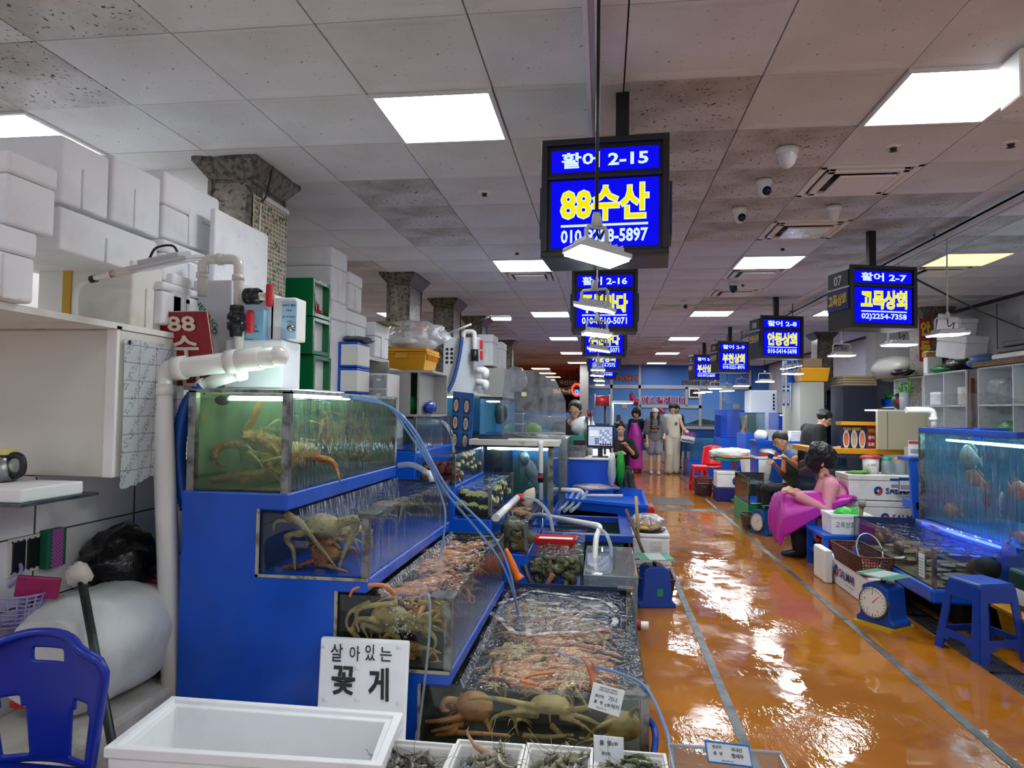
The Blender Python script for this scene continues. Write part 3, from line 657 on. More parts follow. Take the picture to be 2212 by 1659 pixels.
B().box((-1.03, SY0-.006, 1.078), (-.955, SY0+.1, 1.1)).build('corner_cap', m_dsteel, tk2, bevel=.003)
B().box((-.72, SY0-.006, .75), (-.615, SY0+.1, .765)).build('corner_cap', m_post, tk3, bevel=.003)
B().prism([(.06, SY0-.004), (.2, SY0-.004), (.2, SY0+.13)], 2, .402, .415).build('corner_cap', m_post, tk4)
B().box((.1, 4.55, .402), (.2, 4.63, .415)).build('corner_cap', m_post, tk4)
B().grid(lambda u, v: V((-.28+(.30+.04*sin(9*u*pi))*v*cos(2*pi*u), 4.02+(.40+.05*sin(7*u*pi))*v*sin(2*pi*u), .394+.006*noise.noise(V((u*30, v*9, 0))))), 40, 10, closeu=True).build('foam', m_foamw, tk4)
m_foamr = clear('foam_ring', 'ffffff', .3, .3, (30, .8), (1, 1, 1), ('ffffff', 16, .42, .66, .8))
B().grid(lambda u, v: V((-.28+(.31+.045*sin(9*u*pi)+.035*v)*cos(2*pi*u), 4.02+(.41+.055*sin(7*u*pi)+.04*v)*sin(2*pi*u), .399)), 60, 3, closeu=True).build('foam', m_foamr, tk4)
# tank lights: tube inside the top tank
e_tube = emis('tube_lamp', 'dcfff4', 22)
t = thing('tank_lamp', 'glowing tube lamp lying across the top of the murky tank', 'lamp', (-1.6, 2.96, 1.6))
B().tube([(-1.42, 3.0, 1.604), (-1.42, 3.75, 1.604)], .012).build('tube', e_tube, t); B().tube([(-1.66, 2.92, 1.585), (-1.4, 2.92, 1.585)], .010).build('tube', e_tube, t)
B().ball((-1.69, 2.91, 1.575), (.034, .03, .024)).build('end_cap', m_black, t)
m, nt, o_ = newmat('murky_water'); vp = N(nt, 'VolumeScatter'); vp.inputs[0].default_value = (.42, .62, .46, 1); vp.inputs[1].default_value = .8; nt.links.new(vp.outputs[0], o_.inputs['Volume'])
B().box((-1.81, 2.88, 1.19), (-1.363, 4.44, 1.583)).build('water_body', m, tk1)
# ---- crabs
m_king = mat('king_crab_shell', '94582a', .5, spots=[('b08a4a', 12, .45, .65), ('57331c', 30, .55, .7)], bmp=(90, .5))
m_king2 = mat('king_crab_shell_pale', '94835a', .5, spots=[('b59a62', 12, .45, .65), ('574a34', 30, .55, .7)], bmp=(90, .5))
m_snow = mat('snow_crab_shell', 'b0713f', .4, spots=[('c9925c', 9, .45, .7), ('8a5430', 26, .55, .7)], bmp=(60, .2))
m_snow2 = mat('snow_crab_olive', 'a08448', .4, spots=[('c2a45e', 9, .45, .7), ('6e5630', 26, .55, .7)], bmp=(60, .2))
def limb(b, pts, r, spines=0, n=8):
    b.tube(spline(pts, 4), [r[0]+(r[1]-r[0])*i/((len(pts)-1)*4) for i in range((len(pts)-1)*4+1)], n)
    if spines:
        q = spline(pts, spines)
        for i, p in enumerate(q[:-1]):
            for k in range(2):
                d = V((random.uniform(-1, 1), random.uniform(-1, 1), random.uniform(-.4, 1))).normalized()
                rr = r[0]+(r[1]-r[0])*i/len(q)
                b.tube([p, p+d*(rr*1.9)], [rr*.42, rr*.1], 5)
def crab(king, seed, spread=1.0, up=.5):
    R = random.Random(seed); b = B()
    if king:
        b.ball((0, 0, 0), (.105, .1, .055), 16, 10, fn=lambda q, p: q*(1+.10*noise.noise(p*6)))
        for i in range(60):
            a, e = R.uniform(0, 2*pi), R.uniform(0, 1.3); d = V((cos(a)*cos(e)*.105, sin(a)*cos(e)*.1, sin(e)*.055))
            b.tube([d*.9, d*1.14+V((0, 0, .006))], [.008, .002], 5)
        legs = [(s, a, .155, .17, .017) for s in (-1, 1) for a in (.15, -.35, -.8)]+[(s, .85, .12, .10, .02) for s in (-1, 1)]
    else:
        b.ball((0, 0, 0), (.088, .082, .042), 16, 10, fn=lambda q, p: q*(1+.06*noise.noise(p*5)))
        legs = [(s, a, .13, .15, .0165) for s in (-1, 1) for a in (.3, -.05, -.4, -.8)]+[(s, .95, .10, .09, .0165) for s in (-1, 1)]
    for k, (s, a, l1, l2, r) in enumerate(legs):
        a += R.uniform(-.15, .15); el = R.uniform(-.08, .22) if not king else R.uniform(-.1, .5)
        if spread < 1: l1 *= .62
        c0 = V((s*cos(a)*(.08 if king else .05), sin(a)*(.08 if king else .05), 0))
        d1 = V((s*cos(a)*cos(el), sin(a)*cos(el), sin(el))); kn = c0+d1*l1*spread
        e2 = el-(R.uniform(.3, .9) if king else R.uniform(.1, .4)); sg = (1 if a > 0 else -1)*(-1 if R.random() < .25 else 1)
        a2 = a+sg*(R.uniform(1.4, 2.3) if spread < 1 else R.uniform(.2, .9)); d2 = V((s*cos(a2)*cos(e2), sin(a2)*cos(e2), sin(e2))); tip = kn+d2*l2
        limb(b, [c0, (c0+kn)/2+V((0, 0, .006)), kn], (r, r*.85), 7 if king else 0)
        claw = k >= len(legs)-2
        limb(b, [kn, (kn+tip)/2+V((0, 0, .01)), tip], (r*.95, r*.75 if claw else r*.25), 6 if king else 0)
        if claw:
            dd = (tip-kn).normalized(); sd = dd.orthogonal().normalized()
            for q in (-1, 1): limb(b, [tip, tip+dd*.03+sd*q*.016, tip+dd*.07+sd*q*.004], (r*.9, r*.2))
    for s in (-1, 1): b.tube([V((s*.012, .06 if not king else .09, .01)), V((s*.014, .075 if not king else .108, .016))], .005, 6)
    return fused(b, .0055 if king else .0042, 2)
protos = {}
def place_crab(king, var, lo, hi, pos, rot, label, group, m, s=1.0, name=None):
    key = (king, var, m.name)
    name = name or ('king_crab' if king else 'snow_crab')
    if key not in protos:
        o = crab(king, 10*king+var+3, (.85, .95, 1.1, 1.2)[var % 4], .3).build(name, m, None, loc=(0, 0, 0), fixn=False); protos[key] = o
    else: o = protos[key].copy(); COL.objects.link(o)
    tag(o, label, 'crab', group)
    Rm = Euler(rot).to_matrix(); vs = [Rm @ V(c) for c in o.bound_box]
    ext = [(min(v[i] for v in vs), max(v[i] for v in vs)) for i in range(3)]
    s = min([s]+[(hi[i]-lo[i])/max(ext[i][1]-ext[i][0], 1e-6) for i in range(3)])
    loc = [min(max(pos[i], lo[i]-ext[i][0]*s), hi[i]-ext[i][1]*s) for i in range(3)]
    o.location = loc; o.rotation_euler = rot; o.scale = (s,)*3; return o
def fill(n, king, lo, hi, label, group, ms, seed, s0=1.0, flat=.5, vs=(0, 1, 2, 3), tilt=0):
    R = random.Random(seed)
    for i in range(n):
        u = (i+.5)/n
        pos = (R.uniform(lo[0], hi[0]), lo[1]+(hi[1]-lo[1])*u, R.uniform(lo[2], hi[2]))
        place_crab(king, R.choice(vs), lo, hi, pos, (tilt+R.uniform(-flat, flat), R.uniform(-flat, flat), R.uniform(0, 6.28)), label, group, ms[i % len(ms)], s0*R.uniform(.9, 1.1))
# hero king crab of the top tank with one leg over the rim
b = B(); Yh = 3.1
b.ball(P(640, 985, Y=3.2), (.12, .12, .07), 16, 10, fn=lambda q, p: q*(1+.1*noise.noise(p*6)))
def hp(*pts, Y=Yh): return [P(x, y, Y=Y-(.0 if len(a_) < 3 else a_[2])) for a_ in pts for x, y in [a_[:2]]]
for pts, r in ((((620, 960), (565, 945), (532, 935), (548, 905), (560, 875), (566, 855)), (.026, .013)), (((566, 855), (575, 849), (598, 848)), (.013, .003)),
               (((610, 985), (585, 962), (560, 948), (525, 940)), (.03, .022)), (((525, 940), (560, 948), (590, 965), (612, 1000)), (.02, .004)),
               (((600, 985), (560, 966), (500, 960), (468, 972), (462, 992)), (.022, .017)), (((462, 992), (475, 1003), (497, 1008)), (.017, .003)),
               (((640, 1000), (575, 1000), (545, 995)), (.02, .016)), (((545, 995), (580, 1018), (612, 1045)), (.016, .006)), (((655, 1000), (600, 995), (578, 997), (590, 1015), (610, 1024)), (.02, .006)),
               (((640, 1010), (560, 1025), (500, 1030), (455, 1038)), (.026, .016)), (((600, 1025), (530, 1028), (532, 1046)), (.026, .02)), (((690, 990), (720, 1000), (735, 1040)), (.02, .006))):
    limb(b, [P(x, y, Y=Yh-.02*i) for i, (x, y) in enumerate(pts)], r, 5)
tag(fused(b, .006, 2).build('king_crab', m_king, None, fixn=False), 'king crab lifting one orange leg over the rim of the murky tank', 'crab')
def hero(label, body, legs, Y, m, king, vox=.0055):
    b = B()
    for x, y, rx_, rz_ in body: b.ball(P(x, y, Y=Y+.07), (rx_, .06, rz_), 16, 10, fn=lambda q, p: q*(1+(.10 if king else .05)*noise.noise(p*6)))
    for k, (pts, r0, r1) in enumerate(legs): limb(b, [P(x, y, Y=Y+.012*(k % 4)+(.04 if i == 0 else 0)) for i, (x, y) in enumerate(pts)], (r0, r1), 6 if king else 0)
    tag(fused(b, vox, 2).build('king_crab' if king else 'snow_crab', m, None, fixn=False), label, 'crab')
hero('big spotted king crab with a long grey leg behind the second tank glass', [(696, 1135, .085, .055)], [(((619, 1112), (648, 1129), (678, 1165), (726, 1226)), .02, .006), (((668, 1150), (628, 1156), (619, 1166), (634, 1190), (637, 1232)), .018, .007), (((735, 1130), (768, 1123), (765, 1150), (744, 1192), (732, 1226)), .024, .007), (((670, 1130), (600, 1125), (590, 1150)), .014, .004)], 2.91, m_king2, 1)
hero('lower king crab on the bottom of the second tank', [(706, 1198, .075, .045)], [(((678, 1216), (708, 1222), (753, 1236)), .018, .005), (((607, 1230), (648, 1222), (680, 1210)), .016, .012), (((740, 1200), (765, 1185), (772, 1225)), .014, .004), (((660, 1215), (630, 1235)), .012, .006)], 2.93, m_king, 1)
hero('snow crab with thick folded legs at the front glass of the third tank', [(841, 1330, .085, .05)], [(((859, 1303), (783, 1312), (769, 1336), (776, 1367)), .014, .006), (((852, 1352), (783, 1336), (762, 1356), (778, 1379)), .015, .006), (((824, 1366), (780, 1346), (797, 1382)), .014, .005), (((898, 1360), (927, 1352), (957, 1363)), .014, .007), (((895, 1352), (931, 1368), (941, 1391), (920, 1428)), .015, .004), (((872, 1329), (927, 1343), (957, 1312)), .014, .006), (((860, 1378), (838, 1370), (824, 1388)), .017, .007), (((884, 1406), (920, 1400), (953, 1412)), .014, .006), (((800, 1300), (757, 1322), (749, 1352), (768, 1380)), .013, .004), (((905, 1300), (940, 1310), (958, 1335)), .012, .006)], 2.90, m_snow2, 0)
hero('lower snow crab bundle beside the bubbles of the third tank', [(880, 1405, .07, .04)], [(((850, 1400), (800, 1420), (770, 1432)), .013, .005), (((860, 1420), (910, 1432), (955, 1430)), .013, .005), (((900, 1395), (935, 1410), (950, 1436)), .013, .004)], 2.94, m_snow, 0)
hero('snow crab facing the glass with wide spread legs in the lowest tank', [(1188, 1521, .085, .036)], [(((1151, 1525), (1058, 1508), (1010, 1511)), .015, .006), (((1161, 1538), (1109, 1538), (1065, 1552), (1060, 1578)), .016, .005), (((1163, 1545), (1116, 1545), (1113, 1564), (1121, 1592)), .015, .004), (((1214, 1542), (1264, 1552), (1300, 1568)), .016, .006), (((1216, 1536), (1271, 1528), (1332, 1512)), .015, .007), (((1210, 1548), (1250, 1562), (1290, 1592)), .014, .004)], 2.9, m_snow2, 0)
hero('snow crab lying sideways at the inner end of the lowest tank front', [(1024, 1526, .085, .065)], [(((996, 1549), (960, 1556), (918, 1559)), .017, .008), (((1000, 1564), (970, 1572), (930, 1580)), .016, .007), (((1044, 1548), (1060, 1580), (1052, 1594)), .015, .006), (((990, 1515), (962, 1512), (955, 1532), (972, 1536)), .018, .009), (((941, 1584), (1010, 1583), (1103, 1590)), .016, .008)], 2.915, m_snow, 0)
hero('olive snow crab at the outer corner of the lowest tank front', [(1345, 1568, .08, .06)], [(((1320, 1560), (1290, 1572), (1262, 1600)), .014, .005), (((1330, 1585), (1290, 1597), (1250, 1594)), .014, .006), (((1360, 1545), (1378, 1530), (1385, 1570)), .012, .004), (((1190, 1566), (1216, 1590), (1250, 1602)), .015, .005), (((1130, 1590), (1180, 1592), (1240, 1588)), .014, .008)], 2.93, m_snow2, 0)
g1 = 'king crabs in the murky top tank'
for i, (x, y, z, vv, rt) in enumerate(((-1.6, 3.12, 1.25, 0, (0, .2, .4)), (-1.62, 3.45, 1.27, 1, (.1, -.2, 2)), (-1.58, 3.75, 1.28, 2, (0, .3, 1)), (-1.52, 4.1, 1.35, 0, (.2, 1.2, .3)), (-1.52, 4.28, 1.42, 1, (.2, 1.3, .1)), (-1.6, 4.0, 1.25, 3, (0, 0, 3)), (-1.50, 4.05, 1.47, 2, (.3, 1.3, -.1)), (-1.42, 3.7, 1.3, 0, (.2, 1.35, .6)), (-1.42, 3.95, 1.4, 1, (.1, 1.35, 2)), (-1.42, 4.2, 1.3, 2, (.1, 1.3, 1)), (-1.43, 3.4, 1.25, 3, (0, .6, 1.7)))):
    place_crab(1, vv, (-1.8, 2.9, 1.19), (-1.37, 4.42, 1.56), (x, y, z), rt, 'brown spiny king crab lying in the murky top tank', g1, m_king if i % 2 else m_king2, 1.15)
g2 = 'king crabs in the second tank'
for i, (x, y, z, vv, rt) in enumerate(((-1.23, 3.02, .98, 1, (1.0, 0, .2)), (-1.15, 3.06, .9, 3, (.9, .1, -.2)), (-1.3, 3.25, .9, 0, (.2, 0, 1.1)), (-1.15, 3.55, .93, 2, (.2, .4, 2.2)), (-1.2, 3.85, .95, 1, (0, -.3, .8)), (-1.15, 4.15, .92, 0, (.1, .4, 2.6)), (-1.12, 4.3, .98, 2, (.2, .8, 1)))):
    place_crab(1, vv, (-1.46, 2.89, .835), (-1.005, 4.42, 1.065), (x, y, z), rt, 'pale brown king crab under water in the second blue tank', g2, m_king2 if i % 3 else m_king, 1.1)
fill(16, 0, (-1.1, 2.89, .468), (-.64, 4.42, .70), 'tan snow crab packed in the third tank', 'snow crabs in the third tank', (m_snow, m_snow2, m_snow), 4, 1.55, .5, (0, 1))
fill(4, 0, (-1.1, 3.0, .468), (-.64, 3.3, .735), 'tan snow crab at the front glass of the third tank', 'snow crabs at the front of the third tank', (m_snow2, m_snow), 24, 1.7, .4, (0, 1), .7)
fill(13, 0, (-1.08, 2.95, .62), (-.65, 4.4, .755), 'tan snow crab breaking the surface of the third tank', 'snow crabs at the surface of the third tank', (m_snow, m_snow), 14, 1.4, .2, (0, 1))
fill(5, 0, (-.735, 3.0, .145), (.17, 3.2, .375), 'long-legged snow crab pressed at the front glass of the lowest tank', 'snow crabs at the front of the lowest tank', (m_snow2, m_snow), 5, 1.7, .25, (2, 3), .5)
fill(20, 0, (-.72, 3.0, .145), (.17, 4.6, .375), 'brown snow crab under water in the lowest wide tank', 'snow crabs in the lowest tank', (m_snow, m_snow2, m_snow), 6, 1.7, .25)
# claws above water
for nm, lab, pts, r in (('crab_limb', 'orange crab leg arched over the front edge of the third tank', [P(755, 1290, Y=2.86), P(765, 1272, Y=2.86), P(800, 1264, Y=2.88), P(832, 1266, Y=2.9), P(852, 1284, Y=2.93)], (.006, .012)),
                        ('crab_claw', 'orange crab claw standing up out of the lowest tank', [P(1285, 1490, Y=2.98), P(1277, 1455, Y=3.0), P(1268, 1437, Y=3.0), P(1254, 1418, Y=3.0)], (.017, .003)),
                        ('crab_limb', 'bent orange crab leg lying on the water of the lowest tank', [P(1165, 1480, Y=3.0), P(1125, 1470, Y=3.02), P(1150, 1458, Y=3.04), P(1200, 1452, Y=3.05)], (.01, .006))):
    b = B(); limb(b, pts, r)
    if nm == 'crab_claw': limb(b, [P(1275, 1450, Y=3.0), P(1280, 1432, Y=3.0), P(1262, 1418, Y=3.0)], (.008, .003))
    one(fused(b, .004, 2), nm, mat('orange_shell', 'c8794a', .4, bmp=(60, .2), spots=[('a85c34', 14, .5, .7)]), lab, 'crab leg' if nm == 'crab_limb' else 'crab claw', fixn=False)
# bubbles column in the third tank
b = B(); R = random.Random(2)
for i in range(160):
    z = R.uniform(.5, .74); r = .012+.03*(z-.5)/.24
    b.ball((-.84+R.gauss(0, r), SY0+.03+abs(R.gauss(0, .012)), z), R.uniform(.0015, .005), 5, 4)
tag(b.build('air_bubbles', clear('bubble', 'f4f8fa', 1.0, .1, None, (1, 1, 1), ('ffffff', 60, .2, .5, .5)), None), 'rising column of fine air bubbles in the third tank', 'bubbles', kind='stuff')
# ---- styrofoam boxes and other things behind the stall
def styro(x0, x1, y0, y1, z0, z1, label, lid=.22, notch='r', m=None, tape=None, group=None):
    m = m or m_styro
    t = thing('styrofoam_box', label, 'box', ((x0+x1)/2, (y0+y1)/2, z0), group); h = z1-z0; zl = z1-h*lid
    B().box((x0+.004, y0+.004, z0), (x1-.004, y1-.004, zl-.002)).build('body', m, t, bevel=.014, seg=3)
    if lid: B().box((x0, y0, zl), (x1, y1, z1)).build('lid', m, t, bevel=.014, seg=3)
    dy, dx = y1-y0, x1-x0
    for s in notch:
        if s == 'r': q = ((x1-.006, y0+dy*.42, z0+.002), (x1+.004, y0+dy*.66, z0+h*.62))
        elif s == 'f': q = ((x0+dx*.36, y0-.004, z0+.002), (x0+dx*.62, y0+.006, z0+h*.62))
        else: continue
        B().box(*q).build('handle_block', m, t, bevel=.006)
    if tape:
        a, c, tm = tape; B().box((a, y0-.003, z0-.002), (c, y1+.003, z1+.003)).build('tape', tm, t)
    return t
def sbx(pl, pr, yt, yb, Xf, dep, label, pref='l', **k):
    a = P(pl, yt, X=Xf); c = P(pr, yt, X=Xf); q = P(pl if pref == 'l' else pr, yb, X=Xf)
    zt = a.z if pref == 'l' else c.z
    return styro(Xf-dep, Xf, a.y, c.y-.004, q.z, zt, label, **k)
B().box((-2.75, 1.85, 1.86), (-1.98, 3.04, 1.885)).box((-2.7, 3.04, 1.86), (-2.08, 3.84, 1.885)).build('shelf_board', m_styro2, None)
tag(bpy.data.objects['shelf_board'], 'white board on top of the wall cabinet carrying foam boxes', 'board')
t = styro(-2.5, -1.93, 2.0, P(127, 400, X=-1.93).y, 2.135, 2.38, 'white foam box nearest the front of the high stack, upper one', lid=.3, notch=''); t = styro(-2.5, -1.93, 1.9, P(80, 600, X=-1.93).y, 1.887, 2.13, 'white foam box nearest the front of the high stack, lower one', lid=.35)
sbx(135, 245, 287, 437, -2.1, .55, 'white foam box at the very top of the stack under the corner light panel', lid=.0)
sbx(247, 355, 331, 478, -2.1, .5, 'white foam box second along the top row of the stack', lid=.0)
sbx(357, 478, 367, 512, -2.09, .5, 'white foam box third along the top row, next to the stone column', lid=.5)
sbx(130, 350, 441, 540, -2.06, .5, 'long white foam box in the middle row of the high stack', lid=0)
sbx(355, 478, 515, 605, -2.03, .4, 'white foam box in the middle row below the third top box', lid=.3); sbx(352, 470, 606, 700, -2.0, .4, 'white foam box in the bottom row behind the red sign', lid=.2)
a = P(80, 535, Y=2.76); c = P(283, 700, Y=2.76)
styro(a.x, c.x, 2.76, 2.98, 1.887, 2.185, 'white foam box with yellow tape band standing on end above the cabinet', lid=0, notch='r', m=m_styro2, tape=(a.x+.135, a.x+.175, mat('yellow_tape', 'c99a1e', .35)))
styro(-2.35, -2.0, 2.99, 3.15, 1.887, 2.17, 'white foam box just behind the yellow taped box', lid=.2)
t = thing('foam_board', 'flat white foam lid standing upright in front of the ivy covered column', 'lid', (-2.0, 3.86, 2.2))
a = P(465, 440, X=-1.99); c = P(580, 470, X=-1.99)
B().box((-2.02, a.y, 2.18), (-1.985, c.y, a.z-.02)).build('board', m_styro, t, bevel=.012, seg=3)
b = B()
for k in range(9): b.lathe([(.012, 0), (.01, .002), (0, .0025)], n=10, M=at((-1.985, a.y+.03+(k % 3)*.2, 2.22+.13*(k//3))) @ ry(pi/2))
b.build('stud', m_styro, t)
styro(-2.35, -1.99, 3.56, 3.83, 1.887, 2.178, 'white foam box under the upright lid', lid=.2)
# wall cabinet with lace cloth
m_cab = mat('cabinet_cream', 'd9d6cd', .4, spots=[('c4bfb0', 2, .55, .75)])
t = thing('wall_cabinet', 'cream metal wall cabinet with rusty edges below the foam boxes', 'cabinet', (-2.16, 2.8, 1.25))
B().box((-2.75, 2.62, 1.25), (-1.985, 3.03, 1.858)).build('body', m_cab, t, bevel=.004)
B().box((-2.03, 2.605, 1.25), (-1.982, 2.625, 1.86)).build('edge_trim', m_white, t, bevel=.004)
m_rust = mat('rust', '7a4a22', .8, spots=[('b08a5a', 30, .4, .6)])
B().box((-2.75, 2.6, 1.858), (-1.98, 2.63, 1.872)).build('rusty_lip', mat('rusty_edge', 'b9b0a0', .6, spots=[('7a4a22', 9, .55, .65)]), t)
def lace():
    m, nt, o = newmat('lace_vinyl'); b = N(nt, 'BsdfPrincipled'); b.inputs['Roughness'].default_value = .35
    v = coords(nt); sep = N(nt, 'SeparateXYZ'); nt.links.new(v, sep.inputs[0]); cm = N(nt, 'CombineXYZ'); nt.links.new(sep.outputs[1], cm.inputs[0]); nt.links.new(sep.outputs[2], cm.inputs[1])
    br = N(nt, 'TexBrick'); nt.links.new(cm.outputs[0], br.inputs[0]); br.offset = 0; br.inputs['Scale'].default_value = 1; br.inputs['Brick Width'].default_value = .11; br.inputs['Row Height'].default_value = .075; br.inputs['Mortar Size'].default_value = .0022; br.inputs['Mortar Smooth'].default_value = 0
    ch = N(nt, 'TexChecker'); ch.inputs['Scale'].default_value = 180; nt.links.new(cm.outputs[0], ch.inputs[0])
    mu = N(nt, 'Math', operation='MULTIPLY'); nt.links.new(br.outputs['Fac'], mu.inputs[0]); nt.links.new(ch.outputs['Fac'], mu.inputs[1])
    mp = N(nt, 'Mapping'); mp.inputs['Rotation'].default_value = (0, 0, .62); nt.links.new(cm.outputs[0], mp.inputs[0])
    wv = N(nt, 'TexWave'); wv.inputs['Scale'].default_value = 4.2; nt.links.new(mp.outputs[0], wv.inputs[0])
    gt = N(nt, 'Math', operation='GREATER_THAN'); gt.inputs[1].default_value = .62; nt.links.new(wv.outputs['Fac'], gt.inputs[0])
    vo = N(nt, 'TexVoronoi'); vo.inputs['Scale'].default_value = 75; vo.feature = 'DISTANCE_TO_EDGE'; nt.links.new(cm.outputs[0], vo.inputs['Vector'])
    lt = N(nt, 'Math', operation='GREATER_THAN'); lt.inputs[1].default_value = .16; nt.links.new(vo.outputs['Distance'], lt.inputs[0])
    m2 = N(nt, 'Math', operation='MULTIPLY'); nt.links.new(gt.outputs[0], m2.inputs[0]); nt.links.new(lt.outputs[0], m2.inputs[1])
    c = mixc(nt, m2.outputs[0], 'c4c8ce', '8c9096'); c = mixc(nt, mu.outputs[0], c, '2c2e32'); nt.links.new(c, b.inputs[0])
    tr = N(nt, 'BsdfTransparent'); mx = N(nt, 'MixShader'); mx.inputs[0].default_value = .82; nt.links.new(tr.outputs[0], mx.inputs[1]); nt.links.new(b.outputs[0], mx.inputs[2]); nt.links.new(mx.outputs[0], o.inputs[0]); return m
m_lace = lace()
def lfn(u, v):
    e = .008*abs(sin(u*26)) if v < .01 else 0
    e2 = .006*abs(sin(v*60)) if u < .01 else 0
    return V((-1.968+.012*sin(u*9+v*2)*(1-v), 2.635+.42*u-e2, 1.205+.62*v-e+.07*u*(1-v)))
one(B().grid(lfn, 90, 60), 'lace_cloth', m_lace, 'silvery lace patterned vinyl cloth hanging over the cabinet side', 'cloth')
b = B(); b.lathe([(0, 0), (.01, .002), (0, .006)], n=10, M=at((-1.966, 2.66, 1.81)) @ ry(pi/2)); one(b, 'pin', m_black, 'dark pin holding the lace cloth corner', 'pin')
# goose-neck lamp on the cabinet
t = thing('gooseneck_lamp', 'white floodlight on a bent pipe rising from the cabinet top', 'lamp', P(166, 688, Y=2.7))
pp = [P(163, 690, Y=2.68), P(163, 650, Y=2.68), P(170, 620, Y=2.68), P(196, 604, Y=2.68), P(240, 592, Y=2.66), P(292, 579, Y=2.64)]
B().tube(spline(pp, 5), .0125).build('pipe', m_pvc, t); B().tube([P(196, 604, Y=2.68), P(208, 601, Y=2.68)], .016).build('clamp', m_black, t)
a = P(360, 572, Y=2.6); M = at(a) @ rz(.1) @ ry(-.22) @ rx(.25)
B().cb((0, 0, .01), (.24, .17, .014), M=M).cb((0, 0, .026), (.17, .12, .022), M=M).build('housing', m_lg, t, bevel=.003); B().cb((0, 0, -.001), (.225, .155, .008), M=M).build('lens', mat('dull_lens', 'c9ced2', .15), t)
B().cb((-.16, 0, .01), (.14, .04, .03), M=M).build('arm', mat('rusty_white', 'd0cbc2', .5, spots=[('7a4a22', 20, .55, .65)]), t, bevel=.003)
B().tube(spline([M @ V(q) for q in ((-.07, .02, .04), (-.03, .02, .075), (.04, .01, .07), (.06, 0, .035))], 5), .005).build('cable', m_black, t)
a = P(163, 692, Y=2.68); B().frustum((a.x, a.y, 1.873), (.12, .1), (.05, .05), .03).build('base', m_rust, t)
# wall fittings
t = thing('wall_socket', 'blackened open socket box in the white wall panels', 'socket', P(52, 1200, X=-2.35)); a = P(52, 1198, X=-2.35)
B().box((-2.352, a.y-.085, a.z-.075), (-2.342, a.y+.085, a.z+.075)).build('plate', mat('cream_plate', 'd8d4ca', .5), t)
for k in (-1, 1): B().box((-2.344, a.y+k*.036-.032, a.z-.06), (-2.337, a.y+k*.036+.032, a.z+.06)).build('socket', m_black, t, bevel=.004)
b = B()
for k in range(6):
    for s in (-1, 1): b.cb((-2.339, a.y-.07+k*.028, a.z+s*.062), (.004, .006, .006))
tag(b.build('tab', m_black, t), kind='stuff')
t = thing('scrub_sponge', 'green and purple checked sponge pad hanging on the wall panel', 'sponge', P(112, 1185, X=-2.33)); a = P(112, 1183, X=-2.33)
B().box((-2.347, a.y-.052, a.z-.08), (-2.305, a.y+.052, a.z+.08)).build('pad', mat('sponge_green', '0a6a48', .8), t, bevel=.004)
m, nt, o_ = newmat('sponge_weave'); bs = N(nt, 'BsdfPrincipled'); nt.links.new(bs.outputs[0], o_.inputs[0]); ck = N(nt, 'TexChecker'); ck.inputs['Scale'].default_value = 120; nt.links.new(coords(nt), ck.inputs[0])
nt.links.new(mixc(nt, ck.outputs['Fac'], '8a3a84', 'b070b0'), bs.inputs[0]); B().box((-2.306, a.y-.03, a.z-.08), (-2.301, a.y+.03, a.z+.081)).build('band', m, t)
B().tube(spline([P(166, 1042, Y=2.6), P(150, 1066, Y=2.62), P(110, 1066, Y=2.7), P(95, 1085, Y=2.75), P(76, 1108, Y=2.75), P(62, 1070, Y=2.7), P(40, 1056, Y=2.6)], 5), .005).build('cable', m_black, None)
tag(bpy.data.objects['cable.002'] if 'cable.002' in bpy.data.objects and bpy.data.objects['cable.002'].parent is None else [o for o in bpy.data.objects if o.name.startswith('cable') and o.parent is None][0], 'black cable drooping under the cream cabinet', 'cable')
# kettle and ledge at the picture edge
t = thing('wall_ledge', 'white ledge shelf with folded paper below the cream cabinet front', 'shelf', (-2.2, 2.3, 1.2))
a = P(0, 1066, Y=2.45); B().box((-2.35, 2.2, a.z-.012), (-2.02, 2.58, a.z)).build('board', m_dsteel, t); B().box((-2.34, 2.22, a.z), (-2.04, 2.52, a.z+.05)).build('paper_box', mat('paper_white', 'e8e8e8', .6), t, bevel=.006)
t = thing('kettle', 'steel kettle with black handle on the white ledge', 'kettle', P(5, 1020, Y=2.42)); a = P(-12, 1038, Y=2.42)
B().lathe([(0, 0), (.075, 0), (.08, .04), (.07, .085), (.055, .1), (0, .105)], (a.x, a.y, a.z), n=20).build('body', m_steel, t)
B().tube(spline([P(8, 986, Y=2.42), P(40, 984, Y=2.42), P(50, 1000, Y=2.42), P(46, 1022, Y=2.42), P(28, 1030, Y=2.42)], 5), .013).build('handle', m_black, t); B().box((a.x-.07, a.y-.03, a.z+.1), (a.x+.07, a.y+.03, a.z+.125)).build('lid', mat('pale_yellow', 'd8d08a', .5), t, bevel=.005)
